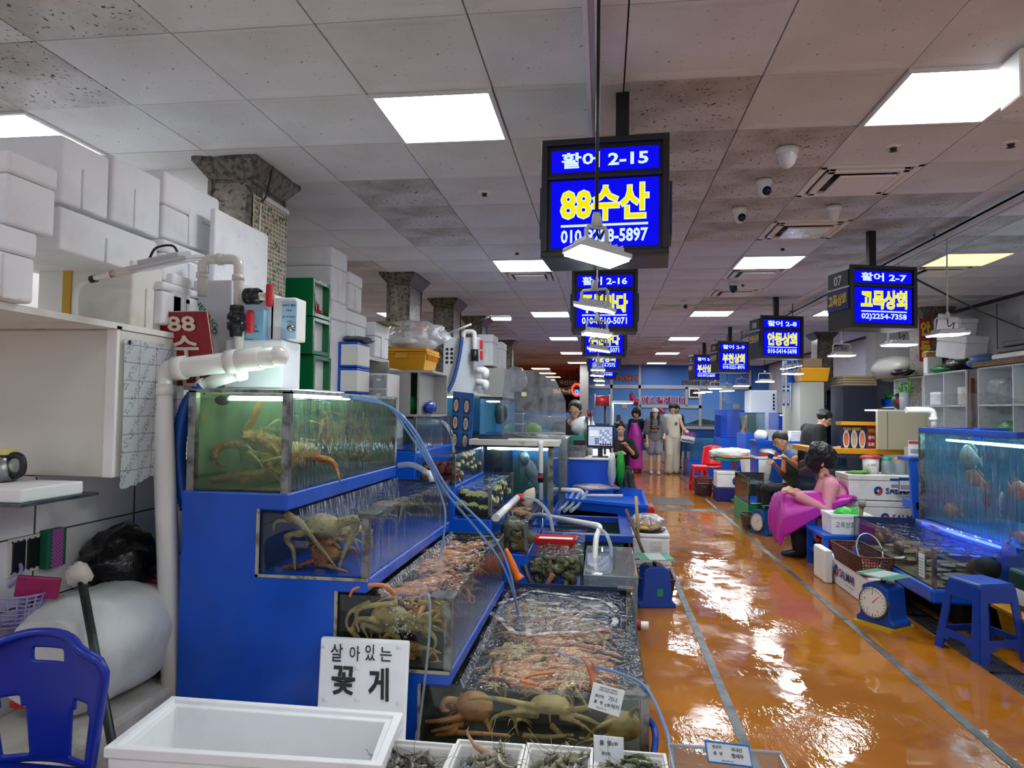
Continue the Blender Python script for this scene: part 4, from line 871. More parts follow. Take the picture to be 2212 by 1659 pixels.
# basket with wallet
m_lav = mat('lavender_plastic', '9a92cc', .4)
t = thing('hanging_basket', 'lavender plastic mesh basket on a hook at the wall', 'basket', P(40, 1345, Y=2.5)); a = P(30, 1345, Y=2.5)
b = B()
for i in range(22):
    t0 = 2*pi*i/22
    b.tube([a+V((.085*cos(t0), .07*sin(t0), 0)), a+V((.125*cos(t0), .10*sin(t0), .12))], .0028, 5)
for k in range(8):
    f = k/7; r1, r2 = .085+.04*f, .07+.03*f
    b.tube([a+V((r1*cos(2*pi*j/28), r2*sin(2*pi*j/28), .12*f)) for j in range(29)], .0028 if k < 7 else .005, 5)
b.build('mesh_wall', m_lav, t); B().lathe([(0, 0), (.085, 0), (.085, .004)], a, n=20).build('bottom', m_lav, t)
B().tube(spline([P(20, 1268, Y=2.52), P(38, 1250, Y=2.52), P(46, 1230, Y=2.54), P(40, 1216, Y=2.56), P(28, 1222, Y=2.56)], 5), .007).build('hook', m_lav, t)
c = P(82, 1268, Y=2.5); one(B().cb((0, 0, 0), (.15, .02, .085), M=at(c) @ ry(.18) @ rz(.5)), 'wallet', mat('magenta_leather', 'a0205c', .4, spots=[('70163f', 20, .5, .7)]), 'magenta leather wallet lying in the lavender basket', 'wallet', bevel=.006)
# foam rolls, bag, pole, lower slab
m_foam = mat('foam_sheet', 'd4d6d4', .85, bmp=(14, .3), spots=[('bcbfbc', 4, .45, .7)])
def roll(u, v):
    y = 2.42+1.3*v; a = 2*pi*u; k = 1-.22*math.exp(-((y-3.02)/.09)**2)-.25*math.exp(-((y-2.42)/.07)**2)
    nz = 1+.1*noise.noise(V((cos(a)*2, y*3, sin(a)*2)))
    ca, sa = cos(a), sin(a); q = (abs(ca)**2.6+abs(sa)**2.6)**(-1/2.6)
    return V((-2.1+.225*ca*q*k*nz, y, .55+.225*sa*q*k*nz))
t = thing('foam_roll', 'bulky white foam sheet roll tied with a red strap beside the stand', 'roll', (-2.1, 3.1, .3))
B().grid(roll, 44, 40, closeu=True).add([roll(i/44, 0) for i in range(44)], [list(range(44))]).build('sheet', m_foam, t)
m_red = mat('red_strap', 'a01a30', .4)
B().tube([V((-2.1+.2*cos(x), 3.02+.01*sin(3*x), .55+.19*sin(x))) for x in [2*pi*i/24 for i in range(25)]], .012, 6).tube(spline([(-1.9, 3.02, .48), (-1.88, 2.98, .36), (-1.86, 2.92, .3), (-1.84, 2.9, .2), (-1.87, 2.96, .24), (-1.88, 3.0, .34)], 5), .01, 6).build('strap', m_red, t)
one(B().box((-2.34, 2.15, .12), (-1.86, 3.9, .32)), 'foam_slab', mat('dirty_foam', 'cfccc4', .8, spots=[('a9a294', 4, .5, .75), ('8a5a22', 3, .70, .76)], bmp=(60, .3)), 'dirty white foam slab under the foam roll', 'slab', bevel=.02)
one(B().box((-2.33, 2.2, 0), (-1.88, 3.85, .12)), 'blue_pallet', m_blue, 'low blue base under the dirty foam slab', 'base', bevel=.01)
def bagfn(q, p): return q*(1+.16*noise.noise(p*3.1)+.09*noise.noise(p*8))+V((0, 0, .06*max(0, p.z)**6))
a = P(208, 1312, Y=2.95)
one(B().ball((a.x+.1, 2.98, .83), (.165, .19, .115), 36, 24, fn=bagfn), 'black_bag', mat('black_bin_liner', '0c0c0e', .22, bmp=(16, .7)), 'shiny black plastic bag lying on the foam roll', 'bag')
t = thing('drain_pole', 'dark pole leaning by the chair with a white cloth on its tip', 'pole', P(250, 1640, Y=2.3))
a, c = P(175, 1245, Y=2.5), P(243, 1612, Y=2.33); d = (c-a).normalized(); B().tube([a, c, a+d*((a.z)/(-d.z))], .0165, 10).build('shaft', mat('dark_pole', '1c2220', .4, spots=[('3c4a44', 12, .5, .7)]), t)
B().ball(a+V((-.012, 0, .005)), (.05, .04, .045), 18, 12, M=ry(.5), fn=lambda q, p: q*(1+.35*noise.noise(p*2.6))).build('cloth', mat('grey_cloth', 'b8b2a8', .8), t)
t = thing('pvc_stub', 'rust stained white pipe stub with a blue cap behind the chair', 'pipe', P(76, 1400, Y=2.6)); a = P(76, 1395, Y=2.6)
B().cyl((a.x, a.y, 0), (a.x, a.y, a.z+.09), .024).build('pipe', mat('stained_pvc', 'd0c8b4', .4, spots=[('a86a1e', 6, .5, .65)]), t); B().cyl((a.x, a.y, a.z+.09), (a.x, a.y, a.z+.105), .03).build('cap', m_blue, t)
# blue-red folded parasol cloth behind the roll
a = P(300, 1275, Y=3.55); one(B().tube(spline([V((-2.2, 3.5, .35)), V((-2.18, 3.6, .7)), V((-2.24, 3.75, 1.0))], 5), [.07+.012*sin(i*3) for i in range(11)], 12), 'folded_cloth', mat('redblue_cloth', '1c2a5c', .7, spots=[('7a1420', 4, .5, .55)]), 'folded navy and red cloth standing behind the foam roll', 'cloth')
one(B().tube(spline([V((-2.08, 3.62, .3)), V((-2.06, 3.66, .8)), V((-2.1, 3.72, 1.18))], 6), [.09-.003*i for i in range(13)], 14), 'rolled_sheet', mat('grey_vinyl', '9aa0a0', .35, bmp=(12, .4)), 'grey vinyl sheet rolled upright next to the stand', 'sheet')
# plastic chair seen from behind
m_chair = mat('blue_chair_plastic', '0c2a9a', .3, spec=.5)
t = thing('plastic_chair', 'blue plastic chair with a handle slot at the front corner', 'chair', (-1.68, 2.1, 0))
def cback(u, v, s=0): # v 0 seat level .. 1 top
    w_ = (.17+.07*v) if v < .8 else .226-.08*((v-.8)/.2)**3
    x = (u-.5)*2*w_
    return V((-1.70+x, 1.98+.05*(abs(u-.5)*2)**2*-1+.03*(1-v), .43+.41*v-.03*(abs(u-.5)*2)**2.4*v))
def hole(u, v):
    if .78 < v < .89 and .38 < u < .62: return True
    return v < .52 and ((.10 < u < .30) or (.70 < u < .90)) and v > .06 and not (v > .44 and (u < .14 or u > .86 or .26 < u < .3 or .7 < u < .74))
nu, nv = 60, 60; b = B(); idx = {}
for j in range(nv):
    for i in range(nu):
        if hole((i+.5)/nu, (j+.5)/nv): continue
        f = []
        for (ii, jj) in ((i, j), (i+1, j), (i+1, j+1), (i, j+1)):
            if (ii, jj) not in idx: idx[(ii, jj)] = len(b.v); b.v.append(tuple(cback(ii/nu, jj/nv)))
            f.append(idx[(ii, jj)])
        b.f.append(f); b.sm.append(True); b.mi.append(0)
q = b.build('backrest', m_chair, t, solid=.012); q.modifiers.new('s', 'SMOOTH').iterations = 3
pp = [cback(0, v/12) for v in range(13)]+[cback(u/10, 1) for u in range(1, 10)]+[cback(1, 1-v/12) for v in range(13)]
B().tube(pp, .014, 8).build('back_rim', m_chair, t)
B().grid(lambda u, v: V((-1.93+.42*u, 1.58+.4*v, .43-.015*sin(pi*u)*sin(pi*v))), 10, 10).build('seat', m_chair, t, solid=.014)
for sx in (0, 1):
    for sy in (0, 1): B().tube([(-1.9+.36*sx, 1.62+.33*sy, .43), (-1.93+.42*sx, 1.58+.39*sy, 0)], [.02, .016], 8).build('leg', m_chair, t)
# red valve and pipe by the chair
t = thing('drain_valve', 'red valve handle on a low white pipe behind the chair', 'valve', P(55, 1520, Y=2.5)); a = P(60, 1515, Y=2.45)
B().tube([(a.x+.02, a.y+.02, 0), (a.x+.02, a.y+.02, a.z)], .02).build('pipe', m_pvc, t); B().cb(a+V((-.02, -.01, -.01)), (.09, .02, .028), M=None).build('handle', mat('valve_red', 'c01c24', .35), t, bevel=.008)
# ================================================================ plumbing and boxes of the first stall
def pipe(t, pts, r, m=None, n=14, collars=(), name='pipe', smooth=0):
    pts = [V(p) for p in pts]
    B().tube(spline(pts, 5) if smooth else pts, r, n).build(name, m or m_pvc, t)
    for c, d in collars:
        c = V(c); d = V(d).normalized(); B().cyl(c-d*r*.55, c+d*r*.55, r*1.2).build('collar', m or m_pvc, t)
def bend(a, b_, c, r=.06, k=6):
    """rounded corner path a-b-c"""
    a, b_, c = V(a), V(b_), V(c); p = b_+(a-b_).normalized()*r; q = b_+(c-b_).normalized()*r
    return [a]+[p*(1-t)**2+b_*2*t*(1-t)+q*t*t for t in [i/k for i in range(k+1)]]+[c]
t = thing('return_pipe', 'thick white pipe rising beside the blue stand and bending over the red sign', 'pipe', (-1.9, 2.95, 0))
a, c, e = P(378, 1640, Y=2.9), P(348, 800, Y=2.9), P(600, 770, Y=2.92); a.z = 0
pipe(t, bend(a, c, e, .07), .046, collars=((c+V((.003, 0, -.09)), a-c), (c+(e-c).normalized()*.09, e-c), (c+(e-c)*.62, e-c)))
B().ball(e, .047, 14, 10).build('end_cap', m_pvc, t); B().cyl(c+(e-c)*.63, c+(e-c)*.86, .053).build('sleeve', m_pvc, t)
t = thing('drain_elbow', 'white elbow with a blue ribbed hose behind the top tank corner', 'pipe', P(480, 820, Y=2.98))
a, c, e = P(520, 806, Y=2.98), P(465, 822, Y=2.98), P(438, 835, Y=2.98); pipe(t, [a, c, e], .031, collars=((a, c-a), (e, e-c)))
hp_ = spline([P(x, y, Y=2.97) for x, y in ((440, 834), (410, 866), (394, 910), (386, 980), (393, 1050), (405, 1100))], 12)
B().tube(hp_, [.030+.0025*(i % 2) for i in range(len(hp_))], 14).build('ribbed_hose', mat('ribbed_blue', '0c4aa0', .4), t)
m_valve = mat('valve_black', '18191c', .3); m_vred = mat('valve_red', 'c01c24', .35)
t = thing('valve_pipe', 'white pipe loop with black unions and red valve handles by the filter box', 'pipe', P(513, 640, Y=3.1))
q = [P(x, y, Y=3.12) for x, y in ((438, 640), (438, 560), (516, 560), (516, 760))]
pth = bend(q[0], q[1], q[2], .04)[:-1]+bend((q[1]+q[2])/2, q[2], q[3], .04)[1:]
pipe(t, pth, .024, m_pvcg, collars=((q[1]+V((0, 0, -.08)), (0, 0, 1)), ((q[1]+q[2])/2, (1, 0, 0)), (q[2]+V((0, 0, -.09)), (0, 0, 1))))
a = P(511, 694, Y=3.11)
B().lathe([(.032, .075), (.034, .05), (.03, .048), (.044, .03), (.044, .008), (.034, .004), (.034, -.004), (.044, -.008), (.044, -.035), (.032, -.05), (.03, -.075)], a, n=16).build('union', m_valve, t)
B().cb(P(540, 695, Y=3.08), (.035, .03, .11)).build('handle', m_vred, t, bevel=.01)
a = P(545, 640, Y=3.1); M = at(a) @ ry(pi/2)
B().cyl(P(518, 642, Y=3.11), P(580, 640, Y=3.1), .02).build('side_pipe', m_pvcg, t); B().lathe([(.028, -.04), (.04, -.03), (.04, -.006), (.032, 0), (.04, .006), (.04, .03), (.03, .045)], n=16, M=M).build('union', m_valve, t)
B().cb(P(582, 638, Y=3.08), (.03, .03, .11)).build('handle', m_vred, t, bevel=.01)
# filter and chiller box
m_film = mat('film_white', 'd4d6da', .22, bmp=(10, .15)); m_fwhite = mat('enamel_white', 'dfe3e8', .2)
t = thing('filter_box', 'white cased filter unit with blue label plate behind the valve pipes', 'machine', (-1.7, 3.4, 1.61))
B().box((-1.77, 3.2, 1.87), (-1.6, 3.34, 2.1)).build('case', m_film, t, bevel=.006)
B().box((-1.82, 3.14, 1.633), (P(610, 800, Y=3.14).x, 3.34, 1.87)).build('base_tank', m_fwhite, t, bevel=.01)
a, c = P(525, 672, Y=3.195), P(577, 752, Y=3.195); B().box((a.x, 3.15, c.z), (c.x, 3.2, a.z)).build('label_plate', mat('label_blue', '8fbfe0', .3), t)
for k, (s, hh, zz) in enumerate((('냉 용', .022, .78), ('공수교밸브', .014, .55), ('이 냉수정화제', .014, .42), ('상담문의', .008, .2))):
    text(s, (a.x*.5+c.x*.5, 3.148, c.z+(a.z-c.z)*zz), (1, 0, 0), (0, 0, 1), mat('label_ink', '2a3a4a', .5), t, 'label_text', h=hh, bold=.01)
t = thing('steel_casing', 'white steel panel with green diagonal printing behind the red sign', 'panel', (-1.92, 3.22, 1.63))
a, c = P(370, 606, Y=3.2), P(460, 850, Y=3.2); B().box((a.x, 3.2, 1.63), (-1.825, 3.45, a.z)).build('case', m_film, t, bevel=.006)
m_gr = mat('print_green', '0a7a50', .5); d = (P(490, 735, Y=3.196)-P(410, 630, Y=3.196)).normalized(); up = V((-d.z, 0, d.x))*1
o_ = P(440, 672, Y=3.197); text('ILHEUNG', o_, d, (-d.z, 0, d.x), m_gr, t, 'print', w=.22, h=.03, bold=.015)
o2 = P(411, 632, Y=3.196)
for k in (0, 1): B().tube([o2+V((.012*cos(x)+.02*k-.004, 0, .012*sin(x)-.018*k)) for x in [pi/3*i for i in range(7)]], .0028, 5).build('logo_ring', m_gr, t)
o2 = P(463, 716, Y=3.196); B().tube([o2+V((.012*cos(x), 0, .012*sin(x))) for x in [pi/3*i for i in range(7)]], .0028, 5).build('logo_ring', m_gr, t)
t = thing('control_box', 'white control box with pale blue label and a round knob', 'control box', P(612, 742, Y=3.35))
a, c = P(584, 642, Y=3.19), P(640, 735, Y=3.19); B().box((a.x-.005, 3.2, c.z), (c.x-.01, 3.32, a.z)).build('case', m_white, t, bevel=.008)
a2, c2 = P(609, 650, Y=3.19), P(638, 732, Y=3.19); B().box((a2.x, 3.192, c2.z), (c2.x, 3.201, a2.z)).build('label_plate', mat('label_paleblue', 'a6cdea', .35), t)
for s, zz, hh in (('아쿠아 펠라', .88, .013), ('다용용', .75, .011), ('심온 스톡 모밤없오', .58, .008), ('10가지용', .46, .007)): text(s, ((a2.x+c2.x)/2, 3.191, c2.z+(a2.z-c2.z)*zz), (1, 0, 0), (0, 0, 1), mat('label_navy', '1a2a6a', .5), t, 'label_text', h=hh, bold=.015)
B().lathe([(.0, .03), (.014, .03), (.016, 0)], n=14, M=at(P(631, 710, Y=3.19)) @ rx(pi/2)).build('knob', m_steel, t)
B().tube(spline([P(604, 742, Y=3.22), P(606, 770, Y=3.25), P(616, 810, Y=3.45)], 5), .006).build('cable', m_black, t); B().cyl(P(604, 738, Y=3.22), P(604, 750, Y=3.22), .012).build('gland', m_lg, t)
t = thing('outlet_elbow', 'white outlet elbow with a blue ring pouring into the top tank', 'pipe', P(620, 830, Y=3.25))
a, c, e = P(598, 822, Y=3.4), P(628, 820, Y=3.3), P(630, 858, Y=3.3); pipe(t, bend(a, c, e, .03), .034, collars=((e+V((0, 0, .02)), (0, 0, 1)),))
B().cyl(P(598, 822, Y=3.43), P(601, 822, Y=3.41), .05).build('ring', m_blue, t)
one(B().box((-2.06, 3.1, 1.626), (-1.35, 3.5, 1.632)), 'filter_shelf', m_white, 'thin white plate across the top tank rim under the filter unit', 'plate')
# red name board
t = thing('name_board', 'red board with pale 88 lettering leaning behind the white pipe', 'sign', P(395, 830, Y=3.1))
c4 = [P(330, 674, Y=2.97), P(447, 672, Y=2.97), P(470, 832, Y=3.0), P(352, 834, Y=3.0)]
B().add(c4+[p+V((0, .012, 0)) for p in c4], [(0, 1, 2, 3), (4, 5, 6, 7), (0, 1, 5, 4), (1, 2, 6, 5), (2, 3, 7, 6), (3, 0, 4, 7)]).build('board', mat('board_red', '8c0f20', .4), t)
R_ = (c4[1]-c4[0]).normalized(); U_ = (c4[0]-c4[3]).normalized(); m_cream = mat('letter_cream', 'ddd3bc', .5); nn = V((0, -.004, 0))
for s, fx, fy, ww, hh in (('88', .5, .83, .14, .072), ('수', .52, .52, .13, .105), ('산', .54, .14, .13, .1)):
    o_ = c4[3]+(c4[2]-c4[3])*fx+(c4[0]-c4[3])*fy; text(s, o_+nn*(1+1.2*0), R_, U_, m_cream, t, w=ww, h=hh, bold=.025)
B().tube(c4+[c4[0]], .003, 4).build('edge', mat('edge_cream', 'c9bba0', .5), t)
# thin air hoses
m_hose = clear('air_hose', 'a8c6ea', 1.2, .1, None, (1, 1, 1), ('9dbde6', 3, 0, .1, .75)); m_chose = clear('clear_hose', 'dce6ec', 1.3, .1, None, (1, 1, 1), ('dfe8ee', 3, 0, .1, .4))
for i, (off, end) in enumerate(((0, (1130, 1352)), (8, (1122, 1345)), (-9, (1065, 1300)))):
    pts = [P(702-off, 872, Y=3.6), P(710+off, 858-off*.3, Y=3.6), P(790, 862+off*.4, Y=3.65), P(846+off*.3, 882, Y=3.7), P(888+off, 930, Y=3.72), P(930+off*.6, 1000, Y=3.75), P(962+off*1.4, 1062, Y=3.8), P(1035+off*3, 1150, Y=3.9), P(1090+off*1.2, 1230, Y=3.95), P(*end, Y=4.0)]
    if i == 2: pts = pts[:7]+[P(962, 1110, Y=3.8), P(955, 1180, Y=3.8), P(948, 1212, Y=3.75)]
    one(B().tube(spline(pts, 6), .0065, 8), 'air_hose', m_hose, ('pale blue air hose running from the top tank down into the lowest tank', 'pale blue air hose beside the first one, ending in the foam of the lowest tank', 'pale blue air hose dropping into the third tank')[i], 'hose')
one(B().tube(spline([P(905, 1290, Y=3.0), P(918, 1282, Y=2.95), P(928, 1296, Y=2.86), P(927, 1380, Y=2.86), P(914, 1500, Y=2.85), P(900, 1610, Y=2.82)], 6), .006, 8), 'air_hose', m_chose, 'clear air hose hanging down the front glass of the third tank', 'hose')
one(B().tube(spline([P(1200, 1405, Y=3.5), P(1260, 1432, Y=3.3), P(1330, 1452, Y=3.1), P(1390, 1480, Y=2.95), P(1425, 1540, Y=2.7), P(1450, 1620, Y=2.3), P(1458, 1700, Y=2.2)], 6), .0065, 8), 'air_hose', m_hose, 'pale blue hose leaving the lowest tank over its outer corner', 'hose')
one(B().tube(spline([P(1396, 1548, Y=3.0), P(1412, 1570, Y=3.0), P(1416, 1600, Y=2.95), P(1408, 1650, Y=2.9)], 6), .014, 10), 'drain_hose', mat('hose_blue', '1450c0', .3), 'thick bright blue hose curling at the outer corner of the lowest tank', 'hose')
t = thing('tank_tap', 'white pipe tap on the side of the lowest tank', 'tap', P(1382, 1352, Y=4.0)); a = P(1375, 1350, Y=4.0); B().cyl((.19, 4.0, a.z), (.26, 4.0, a.z), .022).build('spout', m_pvc, t); B().lathe([(.03, -.012), (.03, .012)], (.205, 4.0, a.z), n=12, M=ry(pi/2)).build('flange', mat('dark_red_tape', '7a1420', .5), t)
# price tags
m_tag = mat('tag_card', 'e2e6ea', .4); m_ink = mat('marker_ink', '1a1c22', .5); m_ink2 = mat('marker_grey', '5a5e66', .5)
def price_tag(pts, Y, label, lines, edge=None):
    q = [P(x, y, Y=Y+dy) for (x, y), dy in zip(pts, (0, 0, -.02, -.02))]; t = thing('price_tag', label, 'tag', q[3])
    B().add(q+[p+V((0, .003, 0)) for p in q], [(0, 1, 2, 3), (4, 5, 6, 7), (0, 1, 5, 4), (1, 2, 6, 5), (2, 3, 7, 6), (3, 0, 4, 7)]).build('card', m_tag, t)
    R_ = q[1]-q[0]; U_ = q[0]-q[3]; n_ = R_.cross(U_).normalized()*.002
    if edge: B().tube(q+[q[0]], .003, 4).build('edge', edge, t)
    for s, u, v, hh, mm in lines: text(s, q[3]+R_*u+U_*v+n_, R_, U_, mm, t, h=hh*U_.length, bold=.02)
    return t
price_tag(((1282, 1474), (1350, 1493), (1337, 1549), (1270, 1528)), 2.84, 'white origin tag clipped on the front of the lowest tank', (('원산지 표시는 고객과의', .5, .9, .07, m_ink), ('소중한 신뢰의 시작입니다', .5, .8, .07, m_ink), ('원산지', .27, .55, .13, m_ink), ('기니', .68, .56, .2, m_ink2), ('품   명', .27, .32, .13, m_ink), ('cㅌ아기', .7, .3, .18, m_ink), ('해양수산부 | FO', .4, .1, .07, m_ink)))
bl = mat('tag_blue_edge', '1c7ad0', .4)
price_tag(((1282, 1588), (1347, 1594), (1347, 1650), (1283, 1645)), 2.2, 'white name tag standing behind the ice trays', (('품  명cㅌ', .5, .75, .2, m_ink), ('원산지', .4, .35, .13, m_ink)))
price_tag(((1523, 1600), (1617, 1611), (1625, 1657), (1530, 1645)), 2.0, 'blue edged origin tag fixed on the clear bin front', (('원산지', .25, .76, .17, m_ink), ('국내산', .7, .72, .2, m_ink), ('품   명', .25, .45, .17, m_ink), ('참새우', .7, .42, .22, m_ink), ('해양수산부 | FIO', .45, .12, .1, m_ink)), bl)
# ---- front counter: low bench, big foam box, lettered lid, shrimp trays
t = thing('display_bench', 'low plain bench under the front foam box and the trays', 'bench', (-.5, 2.1, 0)); B().box((-1.55, 1.7, .17), (.35, 2.66, .21)).build('top', m_styro2, t)
for x in (-1.5, .3):
    for y in (1.75, 2.6): B().box((x-.03, y-.03, 0), (x+.03, y+.03, .17)).build('leg', m_lg, t)
def tray(pts, z1, z0, label, name='styrofoam_box', wall=.03, rim=.018, m=None, cat='box', group=None, floor_dz=.03, m_in=None):
    """open box from its four rim corners (fl, fr, br, bl)"""
    m = m or m_styro; q = [V((p.x, p.y, 0)) for p in pts]; cen = sum(q, V())/4; t = thing(name, label, cat, (cen.x, cen.y, z0), group)
    def ring(k, z, sh=0): return [V((cen.x+(p.x-cen.x)*(1-sh)-(1 if p.x > cen.x else -1)*k, cen.y+(p.y-cen.y)*(1-sh)-(1 if p.y > cen.y else -1)*k, z)) for p in q]
    rs = [ring(.0, z0, .05), ring(0, z1-.03, .015), ring(-.004, z1-.03), ring(-.004, z1), ring(wall*.5, z1), ring(wall*.55, z1-.012), ring(wall, z1-.014), ring(wall+.004, z0+floor_dz, .05)]
    b = B(); vs = [p for r in rs for p in r]; fs = [(i*4+j, i*4+(j+1) % 4, (i+1)*4+(j+1) % 4, (i+1)*4+j) for i in range(len(rs)-1) for j in range(4)]; n = len(vs)
    b.add(vs, fs+[(0, 1, 2, 3), (n-4, n-3, n-2, n-1)]); b.build('body', m, t, bevel=.006, seg=2); return t
zb = .52
t = tray([P(228, 1614, Z=zb), P(822, 1652, Z=zb), P(868, 1540, Z=zb), P(372, 1504, Z=zb)], zb, .21, 'big empty open white foam box at the front below the lettered lid', wall=.045)
# data-matrix style smudge is left out; a hairline crack on the front
a = P(470, 1632, Y=2.13)
t = thing('lettered_board', 'white foam lid with black brush lettering leaning on the blue stand', 'sign', (-.95, 2.75, .21))
c4 = [P(692, 1378, Y=2.82), P(884, 1388, Y=2.82), P(872, 1545, Y=2.70), P(684, 1530, Y=2.70)]; dv = (c4[3]-c4[0]).normalized(); k = (.215-c4[3].z)/dv.z; c4[2] += dv*k; c4[3] += dv*k
B().add(c4+[p+V((0, .022, .004)) for p in c4], [(0, 1, 2, 3), (4, 5, 6, 7), (0, 1, 5, 4), (1, 2, 6, 5), (2, 3, 7, 6), (3, 0, 4, 7)]).build('board', m_styro, t, bevel=.008)
R_ = (c4[1]-c4[0]).normalized(); U_ = (c4[0]-c4[3]).normalized(); n_ = R_.cross(U_).normalized()*.003
m_ink3 = mat('brush_ink', '0c0c10', .35)
def lid_pt(x, y): # on the lid plane
    d = P(x, y, Y=2.8)-CAM; n0 = R_.cross(U_); return CAM+d*((c4[0]-CAM).dot(n0)/d.dot(n0))+n_
for s, x, y, w_, h_ in (('살', 728, 1410, .052, .07), ('아', 767, 1412, .045, .06), ('있', 800, 1410, .042, .065), ('는', 834, 1414, .05, .055), ('꽃', 742, 1470, .1, .11), ('게', 818, 1478, .085, .125)):
    text(s, lid_pt(x, y), R_, U_, m_ink3, t, w=w_, h=h_, bold=.01 if h_ < .08 else .025)
for x, y in ((702, 1398), (862, 1400), (772, 1444), (772, 1512), (702, 1512), (862, 1520)): B().lathe([(.014, 0), (.012, .003), (0, .003)], n=14, M=at(lid_pt(x, y)-n_) @ rx(pi/2)).build('stud', m_styro, t)
# trays with shrimp and ice
m_ice = mat('ice', 'dfe8ee', .06, trans=.85, spec=.6)
m_shr = mat('grey_shrimp', '6a655a', .3, spots=[('3e3c36', 20, .45, .6), ('8c7c64', 9, .55, .7)], coat=.5); m_shr2 = mat('olive_shrimp', '7c7a60', .25, spots=[('54543e', 20, .45, .6), ('a8a080', 9, .5, .7)], coat=.5)
def shrimp(seed):
    R = random.Random(seed); b = B(); pts = []; rad = []
    for i in range(14):
        t_ = i/13; a_ = -.3+2.1*t_*(.6+.5*R.random() if i == 0 else .85); pts.append(V((.042*sin(a_)*1.1, 0, .042*cos(a_)-.042))); rad.append(.0105*(1-.62*t_)*(.6 if i == 0 else 1)*(1+.1*(i % 2)))
    b.tube(pts, rad, 8)
    h = pts[0]; b.tube([h, h+V((-.014, 0, .004)), h+V((-.034, 0, .012))], [.009, .006, .0008], 6)
    for s in (-1, 1):
        b.ball(h+V((-.008, s*.008, .004)), .0028, 6, 5); b.tube(spline([h+V((-.012, s*.003, 0)), h+V((-.05, s*.02, .012)), h+V((-.10, s*.035, -.008))], 4), .0007, 4)
        for k in range(4): p = pts[2+k*2]; b.tube([p, p+V((-.008, s*.006, -.014)), p+V((-.004, s*.008, -.022))], .0011, 4)
    e = pts[-1]; d = (pts[-1]-pts[-2]).normalized()
    for s in (-1, 0, 1): b.tube([e, e+d*.012+V((0, s*.005, 0)), e+d*.022+V((0, s*.009, 0))], [.003, .004, .001], 5)
    return b
sp = {}
def scatter_shrimp(n, x0, x1, y0, y1, z, label, group, m, seed, s=1.15):
    R = random.Random(seed)
    for i in range(n):
        key = (m.name, i % 4)
        if key not in sp: o = sp[key] = shrimp(i % 4).build('shrimp', m, None, loc=(0, 0, 0), fixn=False)
        else: o = sp[key].copy(); COL.objects.link(o)
        tag(o, label, 'shrimp', group); o.location = (R.uniform(x0, x1), R.uniform(y0, y1), z+R.uniform(0, .03)); o.rotation_euler = (R.uniform(1.1, 1.9), R.uniform(-.5, .5), R.uniform(0, 6.28)); o.scale = (s,)*3
def ice(x0, x1, y0, y1, z, n, seed, label):
    R = random.Random(seed); b = B()
    for i in range(n):
        c = V((R.uniform(x0, x1), R.uniform(y0, y1), z+R.uniform(-.01, .025))); r = R.uniform(.009, .018)
        M = Euler((R.uniform(0, 6), R.uniform(0, 6), R.uniform(0, 6))).to_matrix().to_4x4()
        b.ball(c, (r, r*R.uniform(.6, 1), r*R.uniform(.5, .9)), 6, 4, M=M); b.sm[-24:] = [False]*24
    tag(b.build('crushed_ice', m_ice, None), label, 'ice', kind='stuff')
zt = .47; ty = [(832, 1600), (988, 1597), (1138, 1607), (1284, 1612)]
names = ('of dark grey shrimp at the corner of the big foam box', 'of ice with a crab claw on top', 'of olive shrimp on ice', 'of ice with upright shrimp heads, outermost of the row')
m_trayw = mat('tray_white', 'e9e7e2', .4)
trs = []
for i in range(4):
    l = P(ty[i][0]+2, ty[i][1], Z=zt); r = P((988, 1136, 1282, 1440)[i]-3, (1602, 1607, 1612, 1632)[i], Z=zt); l.y = r.y = (l.y+r.y)/2
    trs.append((l, r)); tray([V((l.x, l.y-.30, 0)), V((r.x, r.y-.30, 0)), r, l], zt, .211, 'white square tray '+names[i], 'tray', wall=.012, m=m_trayw, cat='tray', floor_dz=.16)
l, r = trs[0]; scatter_shrimp(34, l.x+.05, r.x-.05, l.y-.26, l.y-.05, zt-.055, 'dark grey raw shrimp heaped in the first tray', 'dark shrimp in the first tray', m_shr, 1)
for i, n, lab in ((1, 70, 'crushed ice in the tray with the crab claw'), (2, 70, 'crushed ice under the olive shrimp'), (3, 90, 'crushed ice in the outermost tray')):
    l, r = trs[i]; ice(l.x+.03, r.x-.03, l.y-.27, l.y-.03, zt-.05, n, i, lab)
l, r = trs[1]; scatter_shrimp(7, l.x+.06, r.x-.06, l.y-.2, l.y-.06, zt-.03, 'olive shrimp lying on ice beside the crab claw', 'shrimp beside the claw', m_shr2, 2)
c = (l+r)/2; b = B(); limb(b, [c+V((-.05, -.03, -.0)), c+V((-.02, -.06, .0)), c+V((.04, -.07, -.01))], (.008, .013)); limb(b, [c+V((-.05, -.03, 0)), c+V((-.075, -.02, .03)), c+V((-.07, -.02, .055))], (.007, .002))
one(fused(b, .0035, 1), 'crab_claw', mat('claw_mixed', 'b08468', .35, spots=[('3a2420', 14, .5, .58), ('e0cfc0', 7, .5, .6)]), 'brown and cream crab claw on the ice of the second tray', 'crab claw', fixn=False)
l, r = trs[2]; scatter_shrimp(12, l.x+.05, r.x-.05, l.y-.22, l.y-.05, zt-.03, 'olive shrimp laid on the ice of the third tray', 'shrimp in the third tray', m_shr2, 3)
l, r = trs[3]; scatter_shrimp(8, l.x+.06, r.x-.05, l.y-.2, l.y-.05, zt-.01, 'olive green shrimp with raised head in the outermost tray', 'shrimp in the outermost tray', mat('green_shrimp', '5c6640', .25, spots=[('3a4228', 20, .45, .6), ('8a6a40', 9, .55, .7)], coat=.5), 4)
